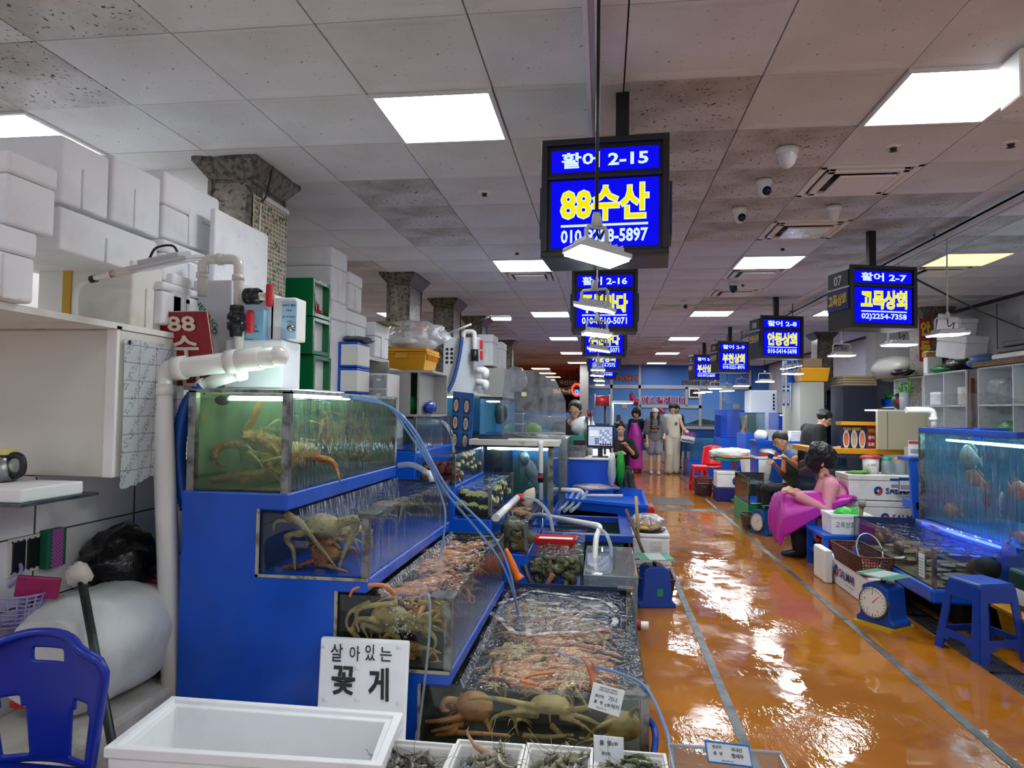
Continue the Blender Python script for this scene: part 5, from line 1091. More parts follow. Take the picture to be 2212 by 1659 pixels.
m_acr = clear('acrylic', 'eef3f6', .9, .03, None, (1, 1, 1), ('e8eef4', 3, 0, .2, .10)); m_acre = clear('acrylic_edge', 'c8d4de', 1.2, .1, None, (1, 1, 1), ('dfe8f0', 3, 0, .1, .5))
def acrylic(x0, x1, y0, y1, z0, z1, label, th=.006, name='acrylic_bin', cat='bin', lidz=None):
    t = thing(name, label, cat, ((x0+x1)/2, (y0+y1)/2, z0))
    for q in (((x0, y0, z0), (x1, y0+th, z1)), ((x0, y1-th, z0), (x1, y1, z1)), ((x0, y0, z0), (x0+th, y1, z1)), ((x1-th, y0, z0), (x1, y1, z1)), ((x0, y0, z0), (x1, y1, z0+th))): B().box(*q).build('sheet', m_acr, t)
    B().tube([(x0, y0, z1), (x1, y0, z1), (x1, y1, z1), (x0, y1, z1), (x0, y0, z1)], .005, 6).build('rim', m_acre, t)
    if lidz: B().box((x0, y0, lidz), (x1, y1, lidz+th)).build('lid', m_acr, t)
    return t
a, c = P(1445, 1612, Y=2.05), P(1688, 1636, Y=2.05); acrylic(a.x, c.x, 1.8, 2.06, .21, a.z, 'clear acrylic bin in front of the aisle holding the blue edged tag')
t = thing('bin_stand', 'short stand under the clear acrylic bin', 'stand', (.4, 1.93, 0)); B().box((.33, 1.8, 0), (c.x, 2.06, .205)).build('block', m_styro2, t)
# ================================================================ second stall and the storage behind it
m_blue2 = mat('blue_resin_b', '0a55c8', .3); m_green2 = mat('green_tape_box', '0a6a3e', .25, bmp=(30, .15)); m_greyc = mat('grey_cabinet', 'a9a8a2', .5); m_navyc = mat('navy_plastic', '14307a', .4)
one(B().box((-2.6, 4.5, 0), (-1.78, 5.36, 1.64)), 'back_cabinet', m_greyc, 'plain grey cabinet behind the near stall holding the green boxes', 'cabinet')
def open_box(x0, x1, y0, y1, z0, z1, name, label, m, m_in, cat='box', th=.03, parent=None, group=None, face='x'):
    t = thing(name, label, cat, ((x0+x1)/2, (y0+y1)/2, z0), group); b = B()
    b.box((x0, y0, z0), (x1, y0+th, z1)).box((x0, y1-th, z0), (x1, y1, z1)).box((x0, y0+th, z0), (x1, y1-th, z0+th)).box((x0, y0+th, z1-th), (x1, y1-th, z1)).box((x0, y0+th, z0+th), (x0+th, y1-th, z1-th))
    b.build('case', m, t, bevel=.004); B().box((x0+th, y0+th, z0+th), (x1-.05, y1-th, z1-th)).build('inner_back', m_in, t); return t
zz = [1.645, 1.915, 2.18, 2.45]
for i, lab in enumerate(('lowest green taped box of the stack of three, open with clear film', 'middle green taped box of the stack of three, white inside', 'top green taped box of the stack of three, black bag inside')):
    y0 = 4.56+.03*(2-i)-(.02 if i < 2 else 0); open_box(-2.32, -2.0, y0, y0+.31, zz[i]+.002, zz[i+1]-.002, 'green_box', lab, m_green2, m_white)
one(B().ball((-2.08, 4.68, 2.29), (.05, .05, .085), 16, 12, fn=lambda q, p: q*(1+.25*noise.noise(p*3))), 'black_bag', mat('black_bin_liner', '0c0c0e', .22, bmp=(16, .7)), 'small black bag inside the top green box', 'bag')
B_ = B().lathe([(0, 0), (.05, 0), (.055, .03), (.03, .035), (.025, .08), (0, .085)], (-2.07, 4.76, 2.213), n=14); one(B_, 'red_bowl', mat('bowl_red', 'b01828', .3), 'red and white bowl in the top green box', 'bowl')
styro(-2.85, -2.03, 4.95, 5.27, 2.36, 2.76, 'big white foam box at the top behind the green boxes', lid=.35); styro(-2.6, -2.02, 5.3, 5.6, 2.34, 2.64, 'white foam box just beyond the big top one', lid=.3)
styro(-2.7, -2.02, 4.95, 5.25, 1.66, 2.355, 'tall white foam box behind the green boxes', lid=.2, notch='')
styro(-2.6, -2.03, 5.28, 5.75, 1.995, 2.335, 'white foam box at the end of the brown shelf', lid=.3); styro(-2.6, -1.97, 5.8, 6.2, 1.995, 2.3, 'white foam box tilted at the shelf end beside the orange bag', lid=.4)
t = thing('storage_shelf', 'grey open shelf unit behind the second stall', 'shelf', (-2.1, 6.7, 0))
B().box((-2.45, 5.27, 1.96), (-1.97, 6.2, 1.99)).box((-2.45, 6.2, 1.96), (-2.2, 7.2, 1.99)).build('board', mat('shelf_top', 'c8c6c0', .5), t); B().box((-2.45, 6.0, 1.64), (-1.85, 7.3, 1.66)).build('board', m_greyc, t)
for y in (5.97, 6.6, 7.18): B().box((-2.45, y, 0), (-1.9, y+.02, 1.96)).build('upright', m_greyc, t)
B().box((-2.45, 5.95, 1.66), (-2.43, 7.2, 1.96)).build('back_panel', mat('brown_board', '6a5434', .7), t)
one(B().box((-2.2, 5.85, 2.302), (-1.85, 6.2, 2.307)), 'flat_card', mat('card_olive', '7a7a3c', .5), 'olive flat card lying on a foam box', 'card')
B__ = B().ball((-1.95, 7.15, 2.2), (.12, .12, .26), 18, 14, fn=lambda q, p: q*(1+.2*noise.noise(p*2.7))); one(B__, 'orange_bag', mat('orange_film', 'b8643a', .25, bmp=(14, .6)), 'orange plastic bag hanging by the foam boxes', 'bag')
# blue white cases and drawers
for i in range(2):
    t = thing('file_case', ('lower', 'upper')[i]+' blue and white storage case behind the murky tank', 'case', (-1.98, 5.4, 1.65+.2*i)); z = 1.66+.2*i
    B().box((-2.06, 5.1, z), (-1.87, 5.38, z+.195)).build('case', m_blue2, t, bevel=.006); B().box((-2.0, 5.095, z+.015), (-1.865, 5.37, z+.175)).build('door', m_white, t, bevel=.004)
B__ = B().ball((-1.95, 5.3, 2.085), (.14, .14, .03), 18, 10, fn=lambda q, p: q*(1+.2*noise.noise(p*3))); one(B__, 'grey_film', mat('grey_film', '5a6068', .25, bmp=(18, .5)), 'grey plastic film folded on the blue and white cases', 'film')
m_draw = clear('drawer_plastic', 'd4d8dc', 1, .1, None, (1, 1, 1), ('c4c4cc', 6, .3, .7, .6))
t = thing('drawer_unit', 'white frame with clear plastic drawers', 'drawers', (-1.6, 5.5, 1.48)); B().box((-1.99, 5.42, 1.46), (-1.73, 5.75, 1.83)).build('frame', m_white, t)
for k in range(3):
    for j in range(2): q = B().box((-1.985+.128*j, 5.4, 1.475+.118*k), (-1.865+.128*j, 5.43, 1.58+.118*k)).build('drawer', m_draw, t, bevel=.006); B().cb((-1.925+.128*j, 5.395, 1.54+.118*k), (.03, .012, .012)).build('handle', m_white, q)
one(B().box((-2.02, 5.39, 1.3), (-1.7, 5.78, 1.456)), 'drawer_stand', m_white, 'white stand under the clear drawers', 'stand'); bpy.data.objects['drawer_stand'].location.z = 1.3
one(B().box((-2.02, 5.42, 0), (-1.7, 5.78, 1.298)), 'tall_cupboard', m_greyc, 'grey cupboard under the clear drawers', 'cupboard')
t = thing('side_cupboard', 'grey cupboard with open compartments holding green and blue bags', 'cupboard', (-1.6, 6.3, 0))
b = B(); b.box((-1.86, 5.82, 0), (-1.84, 6.4, 1.9)).box((-1.86, 6.38, 0), (-1.46, 6.4, 1.88)).box((-1.6, 5.85, 1.5), (-1.58, 6.38, 1.86)).box((-1.84, 5.85, 1.48), (-1.47, 6.38, 1.5)).box((-1.84, 5.83, 1.86), (-1.46, 6.45, 1.88)).build('frame', m_greyc, t)
B().box((-1.84, 5.84, 1.5), (-1.66, 5.86, 1.86)).build('door', m_greyc, t)
def blob(c, r, name, label, m, cat='bag', seed=0, amp=.25, f=2.8, n=18):
    return one(B().ball(c, r, n, max(8, n*2//3), fn=lambda q, p: q*(1+amp*noise.noise(p*f+V((seed, 0, 0))))), name, m, label, cat)
m_gbag = mat('green_bag', '128a3a', .25, bmp=(16, .5)); m_bbag = mat('blue_bag', '1240b0', .25, bmp=(16, .5)); m_gybag = mat('grey_bag', '8a9094', .25, bmp=(18, .6))
blob((-1.70, 6.0, 1.585), (.07, .12, .08), 'green_bag', 'dark green plastic bag in the grey cupboard', m_gbag, seed=1); blob((-1.53, 6.05, 1.56), (.05, .12, .055), 'blue_bag', 'blue plastic bag in the grey cupboard', m_bbag, seed=2); blob((-1.56, 5.9, 1.42), (.15, .1, .055), 'grey_bag', 'silver grey plastic bag below the green bag', m_gybag, seed=3)
# yellow crate with a big clear bag
m_yel = mat('yellow_crate', 'd8980e', .35)
t = thing('yellow_crate', 'deep yellow stacking crate with a lid on the high shelf', 'crate', (-1.85, 6.7, 1.885)); x0, x1, y0, y1 = -2.13, -1.7, 6.5, 7.0
B().frustum(((x0+x1)/2, (y0+y1)/2, 1.888), (x1-x0-.06, y1-y0-.06), (x1-x0, y1-y0), .19).build('body', m_yel, t, bevel=.01); B().cb(((x0+x1)/2, (y0+y1)/2, 2.085), (x1-x0+.03, y1-y0+.03, .018)).build('rim', m_yel, t, bevel=.004)
B().cb(((x0+x1)/2, (y0+y1)/2, 2.115), (x1-x0+.02, y1-y0+.02, .035)).build('lid', m_yel, t, bevel=.006); B().cb(((x0+x1)/2-.02, y0-.01, 2.06), (.12, .03, .05)).cb(((x0+x1)/2-.02, y0-.012, 2.11), (.12, .03, .02)).build('latch', m_yel, t)
for k in range(7): B().cb((x1+.004, y0+.06+.065*k, 2.05), (.02, .012, .06)).build('rib', m_yel, t)
m_bag = clear('clear_bag', 'f0f2f4', 1.3, .12, (9, .9, .04), (1, 1, 1), ('e2e6ea', 3, .3, .7, .55))
blob((-1.86, 6.72, 2.27), (.3, .27, .15), 'clear_bag', 'big clear bag of white foam trays on the yellow crate', m_bag, seed=4, amp=.3, f=2, n=28)
for i, (x, y, z) in enumerate(((-1.95, 6.62, 2.21), (-1.78, 6.76, 2.2), (-1.88, 6.8, 2.29))): one(B().cb((x, y, z), (.2, .2, .06), M=None), 'foam_tray', m_white, ('lowest', 'middle', 'upper')[i]+' white foam tray inside the big clear bag', 'tray', bevel=.02)
# second stepped stand with tanks
st2 = thing('tank_stand', 'blue stepped stand of the second stall with shellfish tanks', 'tank stand', (-.9, 5.6, 0)); Ya, Yb = 5.0, 6.25
o = [(-1.74, 0), (-.13, 0), (-.13, .275), (-.54, .275), (-.54, .52), (-.54, .52), (-.80, .52), (-.80, .76), (-1.09, .76), (-1.09, .995), (-1.39, .995), (-1.39, 1.235), (-1.74, 1.235)]
o = [(-1.76, 0), (-.13, 0), (-.13, .275), (-.53, .275), (-.53, .515), (-.80, .515), (-.80, .755), (-1.07, .755), (-1.07, .99), (-1.37, .99), (-1.37, 1.235), (-1.76, 1.235)]
# each tank sits on its own step; the steps go down towards the aisle
B().prism(o, 1, Ya, Yb).build('body', m_blue2, st2, bevel=.01)
m_whelk = mat('whelk_shell', '7d7350', .55, spots=[('4c4630', 18, .45, .6), ('a89c74', 11, .55, .7)], bmp=(60, .4))
tkb = tank('shellfish_tank', 'highest tank of the second stall with a water jet falling from it', -1.755, -1.375, Ya, Yb, 1.238, 1.485, 1.46, 'frb', {'r': m_gflow, 'b': mat('tank_back_brown', '5a5a52', .6)}, posts=('fr',))
tkc = tank('shellfish_tank', 'tank of dark red sea squirts in front and pale abalone along the aisle side', -1.36, -1.075, Ya, Yb-.1, .993, 1.215, 1.195, 'frb', {'b': m_dkin}, posts=('fr', 'br'))
tkd = tank('shellfish_tank', 'tank of big pale abalone pressed on the front glass', -1.06, -.805, Ya, Yb, .758, .98, .965, 'frb', {'b': m_dkin}, posts=('fr', 'br'))
tke = tank('shellfish_tank', 'tank of turban shells and oysters under the white spray pipe', -.79, -.535, Ya, Yb, .518, .745, .725, 'frb', {'b': m_dkin}, posts=('fr',))
tkf = tank('shellfish_tank', 'lowest tank of the second stall heaped with whelks', -.525, -.135, Ya, Yb, .278, .525, .505, 'frb', {'b': m_dkin}, posts=('fr',))
b = B(); R = random.Random(5)
m_squirt = mat('sea_squirt', '6a2016', .5, spots=[('9a4026', 14, .45, .65), ('3a0e0a', 26, .55, .7)], bmp=(40, .8)); m_orange = mat('sea_squirt_orange', 'c88a2e', .5, spots=[('8a3a16', 10, .5, .65)], bmp=(40, .8))
for i in range(16):
    k = i % 4; one(B().ball((-1.31+.062*k, 5.04+.07*(i//8), 1.03+.065*((i//4) % 2)+.03*(i//8)), (.036, .034, .034), 12, 9, fn=lambda q, p: q*(1+.35*noise.noise(p*4+V((i, 0, 0))))), 'sea_squirt', m_squirt, 'dark red warty sea squirt in the second tank row', 'sea squirt', 'dark red sea squirts')
for i in range(6):
    one(B().ball((-.97+.05*(i % 3), 5.05+.06*(i//3), .86+.045*(i % 2)), (.04, .036, .04), 12, 9, fn=lambda q, p: q*(1+.35*noise.noise(p*4+V((i, 3, 0))))), 'sea_squirt', m_orange if i < 3 else m_squirt, 'orange sea squirt above the abalone', 'sea squirt', 'sea squirts over the abalone')
m_aba = mat('abalone_foot', 'd0c888', .45, spots=[('a8a066', 16, .45, .65)]); m_abar = mat('abalone_rim', '2a2a20', .6, bmp=(80, .5))
def abalone(c, r, ax, label, group):
    t = thing('abalone', label, 'abalone', c, group); M = at(c) @ (rx(pi/2) if ax == 'f' else ry(pi/2) @ rz(pi/2))
    B().ball((0, 0, 0), (r*1.12, r*.92, .018), 18, 7, M=M, fn=lambda q, p: q*(1+.06*noise.noise(p*9))).build('shell', m_abar, t); B().ball((0, 0, .014), (r, r*.8, .017), 18, 7, M=M).build('foot', m_aba, t); return t
for i, (x, y, r) in enumerate(((998, 1098, 20), (1015, 1077, 18), (1035, 1082, 24), (1022, 1098, 16), (1040, 1105, 18), (1003, 1070, 13))):
    p = P(x, y, Y=5.02); abalone((p.x, 5.022+.004*(i % 3), p.z), r/1500*5*.95, 'f', 'large pale abalone clinging to the front glass', 'abalone on the front glass')
R = random.Random(9)
for i in range(22): abalone((-.818, 5.1+1.1*R.random(), .80+.14*R.random()), .045, 'r', 'pale abalone clinging to the aisle side glass', 'abalone on the side glass')
for i in range(22): abalone((-1.088, 5.1+1.0*R.random(), 1.03+.14*R.random()), .04, 'r', 'slim pale abalone on the side glass of the sea squirt tank', 'abalone beside the sea squirts')
def shell(r=.04, turns=4, sharp=1.5):
    b = B(); pts = []; rad = []
    n = 44
    for i in range(n):
        t_ = i/(n-1); a_ = turns*2*pi*t_; rr = r*(1-t_)**1.1; pts.append(V((rr*.62*cos(a_), rr*.62*sin(a_), r*sharp*(1-(1-t_)**1.15)*1.4-r*.5))); rad.append(max(rr*.62, .001))
    b.tube(pts, rad, 9); e = pts[0]; b.tube([e, e+V((-.2*r, -.5*r, -.5*r)), e+V((-.4*r, -.6*r, -1.2*r))], [r*.6, r*.45, r*.12], 8); return b
sh0 = None; R = random.Random(3)
def heap(n, lo, hi, label, group, m, s, name='whelk', cat='whelk'):
    global sh0
    for i in range(n):
        if sh0 is None or sh0.data.materials[0] != m: o = sh0 = shell().build(name, m, None, loc=(0, 0, 0), fixn=False)
        else: o = sh0.copy(); COL.objects.link(o)
        tag(o, label, cat, group); k = s*R.uniform(.8, 1.2); o.location = [R.uniform(lo[j], hi[j]) for j in range(3)]; o.rotation_euler = [R.uniform(0, 6.28) for _ in range(3)]; o.scale = (k,)*3
heap(26, (-.49, 5.05, .32), (-.18, 5.12, .45), 'ridged olive whelk at the front glass of the lowest shellfish tank', 'whelks at the front glass', m_whelk, .95); heap(30, (-.49, 5.12, .32), (-.18, 6.15, .42), 'ridged olive whelk deeper in the lowest shellfish tank', 'whelks in the tank', m_whelk, .95)
heap(10, (-.75, 5.07, .57), (-.58, 5.3, .66), 'big turban shell in the tank under the spray pipe', 'turban shells', mat('turban_shell', '5a5238', .6, spots=[('34301e', 14, .45, .6)], bmp=(50, .6)), 1.7, 'turban_shell', 'shell')
m_oys = mat('oyster_shell', '8c6a46', .55, spots=[('c8b090', 12, .5, .7), ('5c3e26', 20, .5, .65)], bmp=(50, .8))
for i in range(12): one(B().ball((-.73+.16*R.random(), 5.3+.7*R.random(), .70+.05*R.random()), (.055, .04, .022), 12, 8, fn=lambda q, p: q*(1+.35*noise.noise(p*4+V((i, 3, 0))))), 'oyster', m_oys, 'brown knobbly oyster heaped above the water', 'oyster', 'heaped oysters')
one(B().tube([(-.66, 5.8, .755), (-.60, 5.83, .85), (-.57, 5.8, .9)], [.07, .05, .008], 10), 'pen_shell', mat('pen_shell', 'cfc4a8', .5), 'pale pointed shell standing in the oyster heap', 'shell')
# water jet, spray pipe, suction hoses
one(B().tube(spline([(-1.42, 5.5, 1.42), (-1.3, 5.5, 1.45), (-1.22, 5.5, 1.36), (-1.19, 5.5, 1.2)], 5), .014, 8), 'water_jet', m_fall, 'clear arcing water jet falling into the sea squirt tank', 'water jet')
t = thing('spray_pipe', 'white spray pipe with a red collar over the turban shell tank', 'pipe', (-.7, 5.3, .8)); a, c = P(1072, 1118, Y=5.05), P(1118, 1075, Y=5.7)
B().cyl(a, c, .027).build('pipe', m_pvc, t); B().cyl(c, c+V((.05, .02, 0)), .032).build('collar', m_vred, t); B().cyl(a, a+(a-c).normalized()*.01, .031).build('cap', m_pvc, t)
for k in range(3): B().tube([a*(1-f)+c*f+V((.01, 0, -.03)) for f in (.45+.15*k,)]+[a*(1-f)+c*f+V((.05, 0, -.14)) for f in (.45+.15*k,)], .006, 5).build('spray', m_fall, t)
one(B().tube(spline([P(1128, 1074, Y=5.7), P(1160, 1082, Y=5.5), P(1185, 1110, Y=5.4), P(1195, 1150, Y=5.3)], 6), .013, 8), 'clear_hose', m_chose, 'clear hose curving from the red collar to the whelk tank', 'hose')
one(B().tube(spline([P(862, 1005, Y=4.6), P(890, 1004, Y=4.5), P(918, 1018, Y=4.35), P(932, 1034, Y=4.25)], 6), .018, 10), 'clear_hose', m_chose, 'clear thick hose feeding the second crab tank', 'hose'); one(B().tube(bend(P(917, 1022, Y=4.3), P(932, 1024, Y=4.25), P(934, 1040, Y=4.25), .02), .022, 10), 'hose_elbow', m_pvc, 'white hose elbow pouring into the second crab tank', 'elbow')
t = thing('wire_fork', 'red handled wire fork standing in the abalone tank', 'tool', P(1000, 1060, Y=5.02)); a, c = P(976, 998, Y=5.1), P(990, 1030, Y=5.1); B().tube([a, c], [.012, .010], 8).build('handle', mat('red_plastic', 'd01c1c', .3), t); e = P(998, 1048, Y=5.1); B().cyl(c, e, .004, n=6).build('shaft', m_steel, t)
for k in range(4): B().tube([e, P(993+5*k, 1062, Y=5.1)], .0018, 5).build('tine', m_steel, t)
t = thing('orange_glove', 'orange rubber glove stuck on the back of the third tank', 'glove', P(1110, 1250, Y=4.7)); B().tube(spline([P(1092, 1185, Y=4.75), P(1100, 1205, Y=4.75), P(1112, 1235, Y=4.75), P(1122, 1252, Y=4.75)], 4), [.012, .016, .02, .022, .024, .026, .03, .03, .03, .028, .032, .036, .042], 10, flat=(0, 1, 0)).build('glove', mat('orange_rubber', 'e8701a', .4), t)
one(B().tube([P(1130, 1222, Y=4.85), P(1148, 1262, Y=4.8), V((P(1148, 1262, Y=4.8).x, 4.8, 0))], [.02, .014, .014], 8), 'hand_tool', m_black, 'black tool handle beside the orange glove', 'handle'); one(B().tube([V((P(1178, 1268, Y=4.9).x, 4.9, 0)), P(1178, 1268, Y=4.85), P(1195, 1240, Y=4.85)], .018), 'wooden_peg', mat('wood_handle', '7a4c2c', .6), 'round wooden handle sticking up behind the lowest tank', 'handle')
t = thing('red_strainer', 'red plastic strainer holding a white tray over the whelk tank', 'strainer', P(1200, 1170, Y=5.6)); a = P(1200, 1165, Y=5.6); tz = a.z
B().add([V((a.x+sx*(.17-.02*k), a.y+sy*(.10-.01*k), tz+dz)) for k, dz in ((0, .02), (1, -.02)) for sx, sy in ((-1, -1), (1, -1), (1, 1), (-1, 1))], [(0, 1, 5, 4), (1, 2, 6, 5), (2, 3, 7, 6), (3, 0, 4, 7), (4, 5, 6, 7)]).build('basket', mat('strainer_red', 'd82a24', .3), t, solid=.006); B().cb((a.x, a.y, tz+.0), (.27, .14, .012)).build('tray', m_white, t)
# tall clear bin beside the lowest tank
acrylic(-.12, .235, 4.72, 5.7, .06, .45, 'tall clear acrylic box standing beyond the lowest crab tank', name='acrylic_box', cat='box', lidz=.455)
one(B().box((-.13, 4.7, 0), (.24, 5.72, .058)), 'box_plinth', m_greyc, 'low grey plinth under the tall clear acrylic box', 'plinth'); one(B().box((-.1, 4.74, .068), (.22, 5.68, .3)), 'box_water', m_water, 'clear water standing in the tall acrylic box', 'water')
# big fish tank with painted backdrop
def backdrop():
    m, nt, o_ = newmat('painted_backdrop'); bs = N(nt, 'BsdfPrincipled'); nt.links.new(bs.outputs[0], o_.inputs[0]); v = coords(nt); sep = N(nt, 'SeparateXYZ'); nt.links.new(v, sep.inputs[0])
    mr = N(nt, 'MapRange'); mr.inputs[1].default_value = 0; mr.inputs[2].default_value = .6; nt.links.new(sep.outputs[2], mr.inputs[0]); r = N(nt, 'ValToRGB'); nt.links.new(mr.outputs[0], r.inputs[0]); e = r.color_ramp.elements
    for k, (p, c) in enumerate(((0, '1470b0'), (.16, '1f6a3c'), (.3, '2a7a52'), (.45, '3a4a50'), (.62, '4a6a70'), (.8, '2a7ac0'), (1, '3a92d8'))):
        if k > 1: e.new(p)
    for k, (p, c) in enumerate(((0, '1470b0'), (.16, '1f6a3c'), (.3, '2a7a52'), (.45, '3a4a50'), (.62, '4a6a70'), (.8, '2a7ac0'), (1, '3a92d8'))): e[k].position = p; e[k].color = (*srgb(c), 1)
    c = mixc(nt, noise_f(nt, v, 4, 4, .42, .6), r.outputs[0], '3a5c58'); nt.links.new(c, bs.inputs[0]); return m
m_bd = backdrop()
ft = tank('fish_tank', 'big blue fish tank with painted sea backdrop and two grey fish', -1.15, -.465, 6.5, 7.4, .6, 1.2, 1.17, 'frbl', {'b': m_bd, 'l': m_bd}, posts=('fr',), pw_=.05, rim=m_black)
for y in (6.6, 7.3): B().tube([(-1.1, y, 1.185), (-.52, y, 1.185)], .012).build('lamp_tube', emis('tank_tube', 'd0ecff', 16), ft)
one(B().box((-1.17, 6.5, 0), (-.46, 7.4, .595)), 'tank_plinth', m_blue2, 'blue base block under the big fish tank', 'base', bevel=.01)
t = thing('roof_gutter', 'cream gutter frame lying on the big fish tank', 'gutter', (-.8, 6.9, 1.22)); m_gut = mat('cream_pvc', 'd8d2c0', .4, spots=[('a89a78', 8, .6, .75)])
B().box((-1.25, 6.42, 1.215), (-.4, 6.48, 1.27)).build('front_board', m_gut, t, bevel=.004); B().box((-1.25, 6.48, 1.215), (-1.2, 7.4, 1.27)).build('side_board', m_gut, t, bevel=.004); B().box((-1.2, 7.0, 1.215), (-.42, 7.06, 1.26)).build('cross_board', m_gut, t); B().box((-1.2, 7.06, 1.3), (-.4, 7.4, 1.315)).build('dark_plate', m_dsteel, t)
def fish(L, m, label, loc, rot, hgt=.36, wid=.16, cat='fish', name='fish', mat2=None, deep=0):
    b = B(); n = 15
    def prof(t_): return (max(0.03, sin(pi*min(1, t_*1.02)**.62)) if t_ < .98 else .06)
    pts = [V((L*(t_-.5), 0, 0)) for t_ in [i/(n-1)*.86 for i in range(n)]]
    vs = []
    for i, p in enumerate(pts):
        t_ = i/(n-1); k = (sin(pi*(t_*.93+.02)**.7))*.5
        for j in range(12): a_ = 2*pi*j/12; vs.append(p+V((0, cos(a_)*wid*L*k, sin(a_)*hgt*L*k)))
    b.add(vs, [(i*12+j, i*12+(j+1) % 12, (i+1)*12+(j+1) % 12, (i+1)*12+j) for i in range(n-1) for j in range(12)]+[tuple(range(12)), tuple(range((n-1)*12, n*12))], True)
    e = pts[-1]; th = .006*L
    def fin(pl): b.prism(pl, 1, -th, th)
    fin([(e.x-.04*L, .02*L), (L*.5, .16*L), (L*.46, 0), (L*.5, -.16*L), (e.x-.04*L, -.02*L)]); fin([(-.2*L, hgt*L*.44), (-.05*L, hgt*L*.62), (.22*L, hgt*L*.40), (.25*L, hgt*L*.2), (-.1*L, hgt*L*.3)]); fin([(.05*L, -hgt*L*.40), (.12*L, -hgt*L*.58), (.26*L, -hgt*L*.25), (.1*L, -hgt*L*.2)])
    for s in (-1, 1): b.ball((-.38*L, s*wid*L*.30, .04*L), (.022*L, .012*L, .022*L), 8, 6, mi=1); b.prism([(-.2*L, 0), (-.02*L, .03*L), (-.04*L, -.1*L)], 1, s*wid*L*.42-th, s*wid*L*.42+th)
    o_ = b.build(name, [m, m_black], None, loc=(0, 0, 0)); o_.location = loc; o_.rotation_euler = rot; return tag(o_, label, cat)
m_fgrey = mat('fish_grey', '8c9aa4', .3, spots=[('5a666c', 10, .45, .65)], metal=.2); m_fpink = mat('fish_pink', 'c4806a', .35, spots=[('a05a48', 12, .45, .65), ('d8a890', 6, .5, .7)]); m_fsil = mat('fish_silver', 'b0c4c0', .25, spots=[('7a9a8a', 5, .45, .7)], metal=.3); m_fdark = mat('fish_dark', '303a3e', .4)
p = P(1130, 990, Y=6.75); fish(.42, m_fgrey, 'big grey fish facing the glass in the fish tank', p, (0, 0, 1.9), .34, .2); p = P(1152, 1030, Y=6.9); fish(.36, m_fgrey, 'pale grey fish turned down near the white standpipe', p, (0, 1.2, .5), .36, .16)
t = thing('stand_pipe', 'white standpipe with a small red valve in front of the big fish tank', 'pipe', P(1168, 1090, Y=6.4)); a, c, e = P(1168, 1100, Y=6.4), P(1168, 956, Y=6.4), P(1182, 955, Y=6.7)
pipe(t, bend(a, c, e, .03), .023); B().cyl(P(1168, 1022, Y=6.4), P(1168, 1042, Y=6.4), .027).build('union', m_black, t); B().cb(P(1166, 1030, Y=6.36), (.05, .02, .02), M=None).build('valve', m_vred, t)
B().tube([a, V((a.x, a.y, .0))], .023).build('pipe', m_pvc, t)
# upper aquariums, menu board
m_aqb = mat('aquarium_back', '3c8ab0', .5, spots=[('2a6a92', 3, .45, .65)])
for x0, x1, z0, z1, lab, ex in ((-1.67, -1.27, 1.3, 1.7, 'aquarium with cream frame behind the sashimi menu board', 0), (-1.2, -.98, 1.3, 1.66, 'small aquarium with a blue lamp right of the menu board', 1)):
    tq = tank('aquarium', lab, x0, x1, 6.7, 7.7, z0, z1, z1-.04, 'frbl', {'b': m_aqb, 'l': m_aqb}, posts=(), rim=m_gut if not ex else m_black)
    B().tube([(x0+.05, 6.8, z1-.03), (x1-.04, 6.8, z1-.03)], .007).build('lamp_tube', emis('aqua_lamp', 'b8e4ff' if not ex else '8a90ff', 10), tq)
    blob(((x0+x1)/2+.06, 6.95, z0+.22), (.07, .05, .12), 'dark_fish', 'dark fish hanging in the '+('cream framed' if not ex else 'small blue lit')+' aquarium', m_fdark, 'fish', 3+ex, .2)
one(B().box((-1.7, 6.66, 0), (-.96, 7.72, 1.298)), 'aquarium_plinth', mat('black_base', '1a1c20', .5), 'dark base cabinet under the two aquariums', 'base')
m_dark = mat('menu_dark', '2a2c34', .5); m_plate = mat('dish_white', 'd8d4c8', .5); m_sash = mat('sashimi_print', 'c0907a', .5, spots=[('8a9a60', 40, .55, .62), ('e0c0b0', 26, .5, .6)])
def menu_board(c4, label, cols, rows, head, mh, parent_cat='menu'):
    """printed board: dark squares with oval dishes"""
    t = thing('menu_board', label, 'menu', c4[3]); R_ = c4[1]-c4[0]; U_ = c4[0]-c4[3]; n_ = R_.cross(U_).normalized()
    def q(u, v, d): return c4[3]+R_*u+U_*v+n_*d
    B().add([q(0, 0, 0), q(1, 0, 0), q(1, 1, 0), q(0, 1, 0), q(0, 0, -.012), q(1, 0, -.012), q(1, 1, -.012), q(0, 1, -.012)], [(0, 1, 2, 3), (4, 5, 6, 7), (0, 1, 5, 4), (1, 2, 6, 5), (2, 3, 7, 6), (3, 0, 4, 7)]).build('board', mh, t)
    for r in range(rows):
        for c in range(cols):
            u0, u1 = (c+.06)/cols, (c+.62)/cols; v1 = 1-head-(1-head)*r/rows-.02; v0 = v1-(1-head)/rows+.04
            k = B().quad(q(u0, v0, .001), q(u1, v0, .001), q(u1, v1, .001), q(u0, v1, .001)).build('picture', m_dark, t)
            cc = ((u0+u1)/2, (v0+v1)/2)
            for s, mm, nm in ((1, m_plate, 'dish'), (.72, m_sash, 'sashimi')): B().add([q(cc[0]+(u1-u0)*.38*s*cos(x), cc[1]+(v1-v0)*.40*s*sin(x), .002+.001*(s < 1)) for x in [2*pi*i/20 for i in range(20)]], [tuple(range(20))]).build(nm, mm, k)
            text('소 5만\n중 7만\n대 9만', q((u1+(c+1)/cols)/2, (v0+v1)/2, .001), R_, U_, m_ink, t, 'price', w=R_.length*.22/cols, h=U_.length*(v1-v0)*.7)
    return t
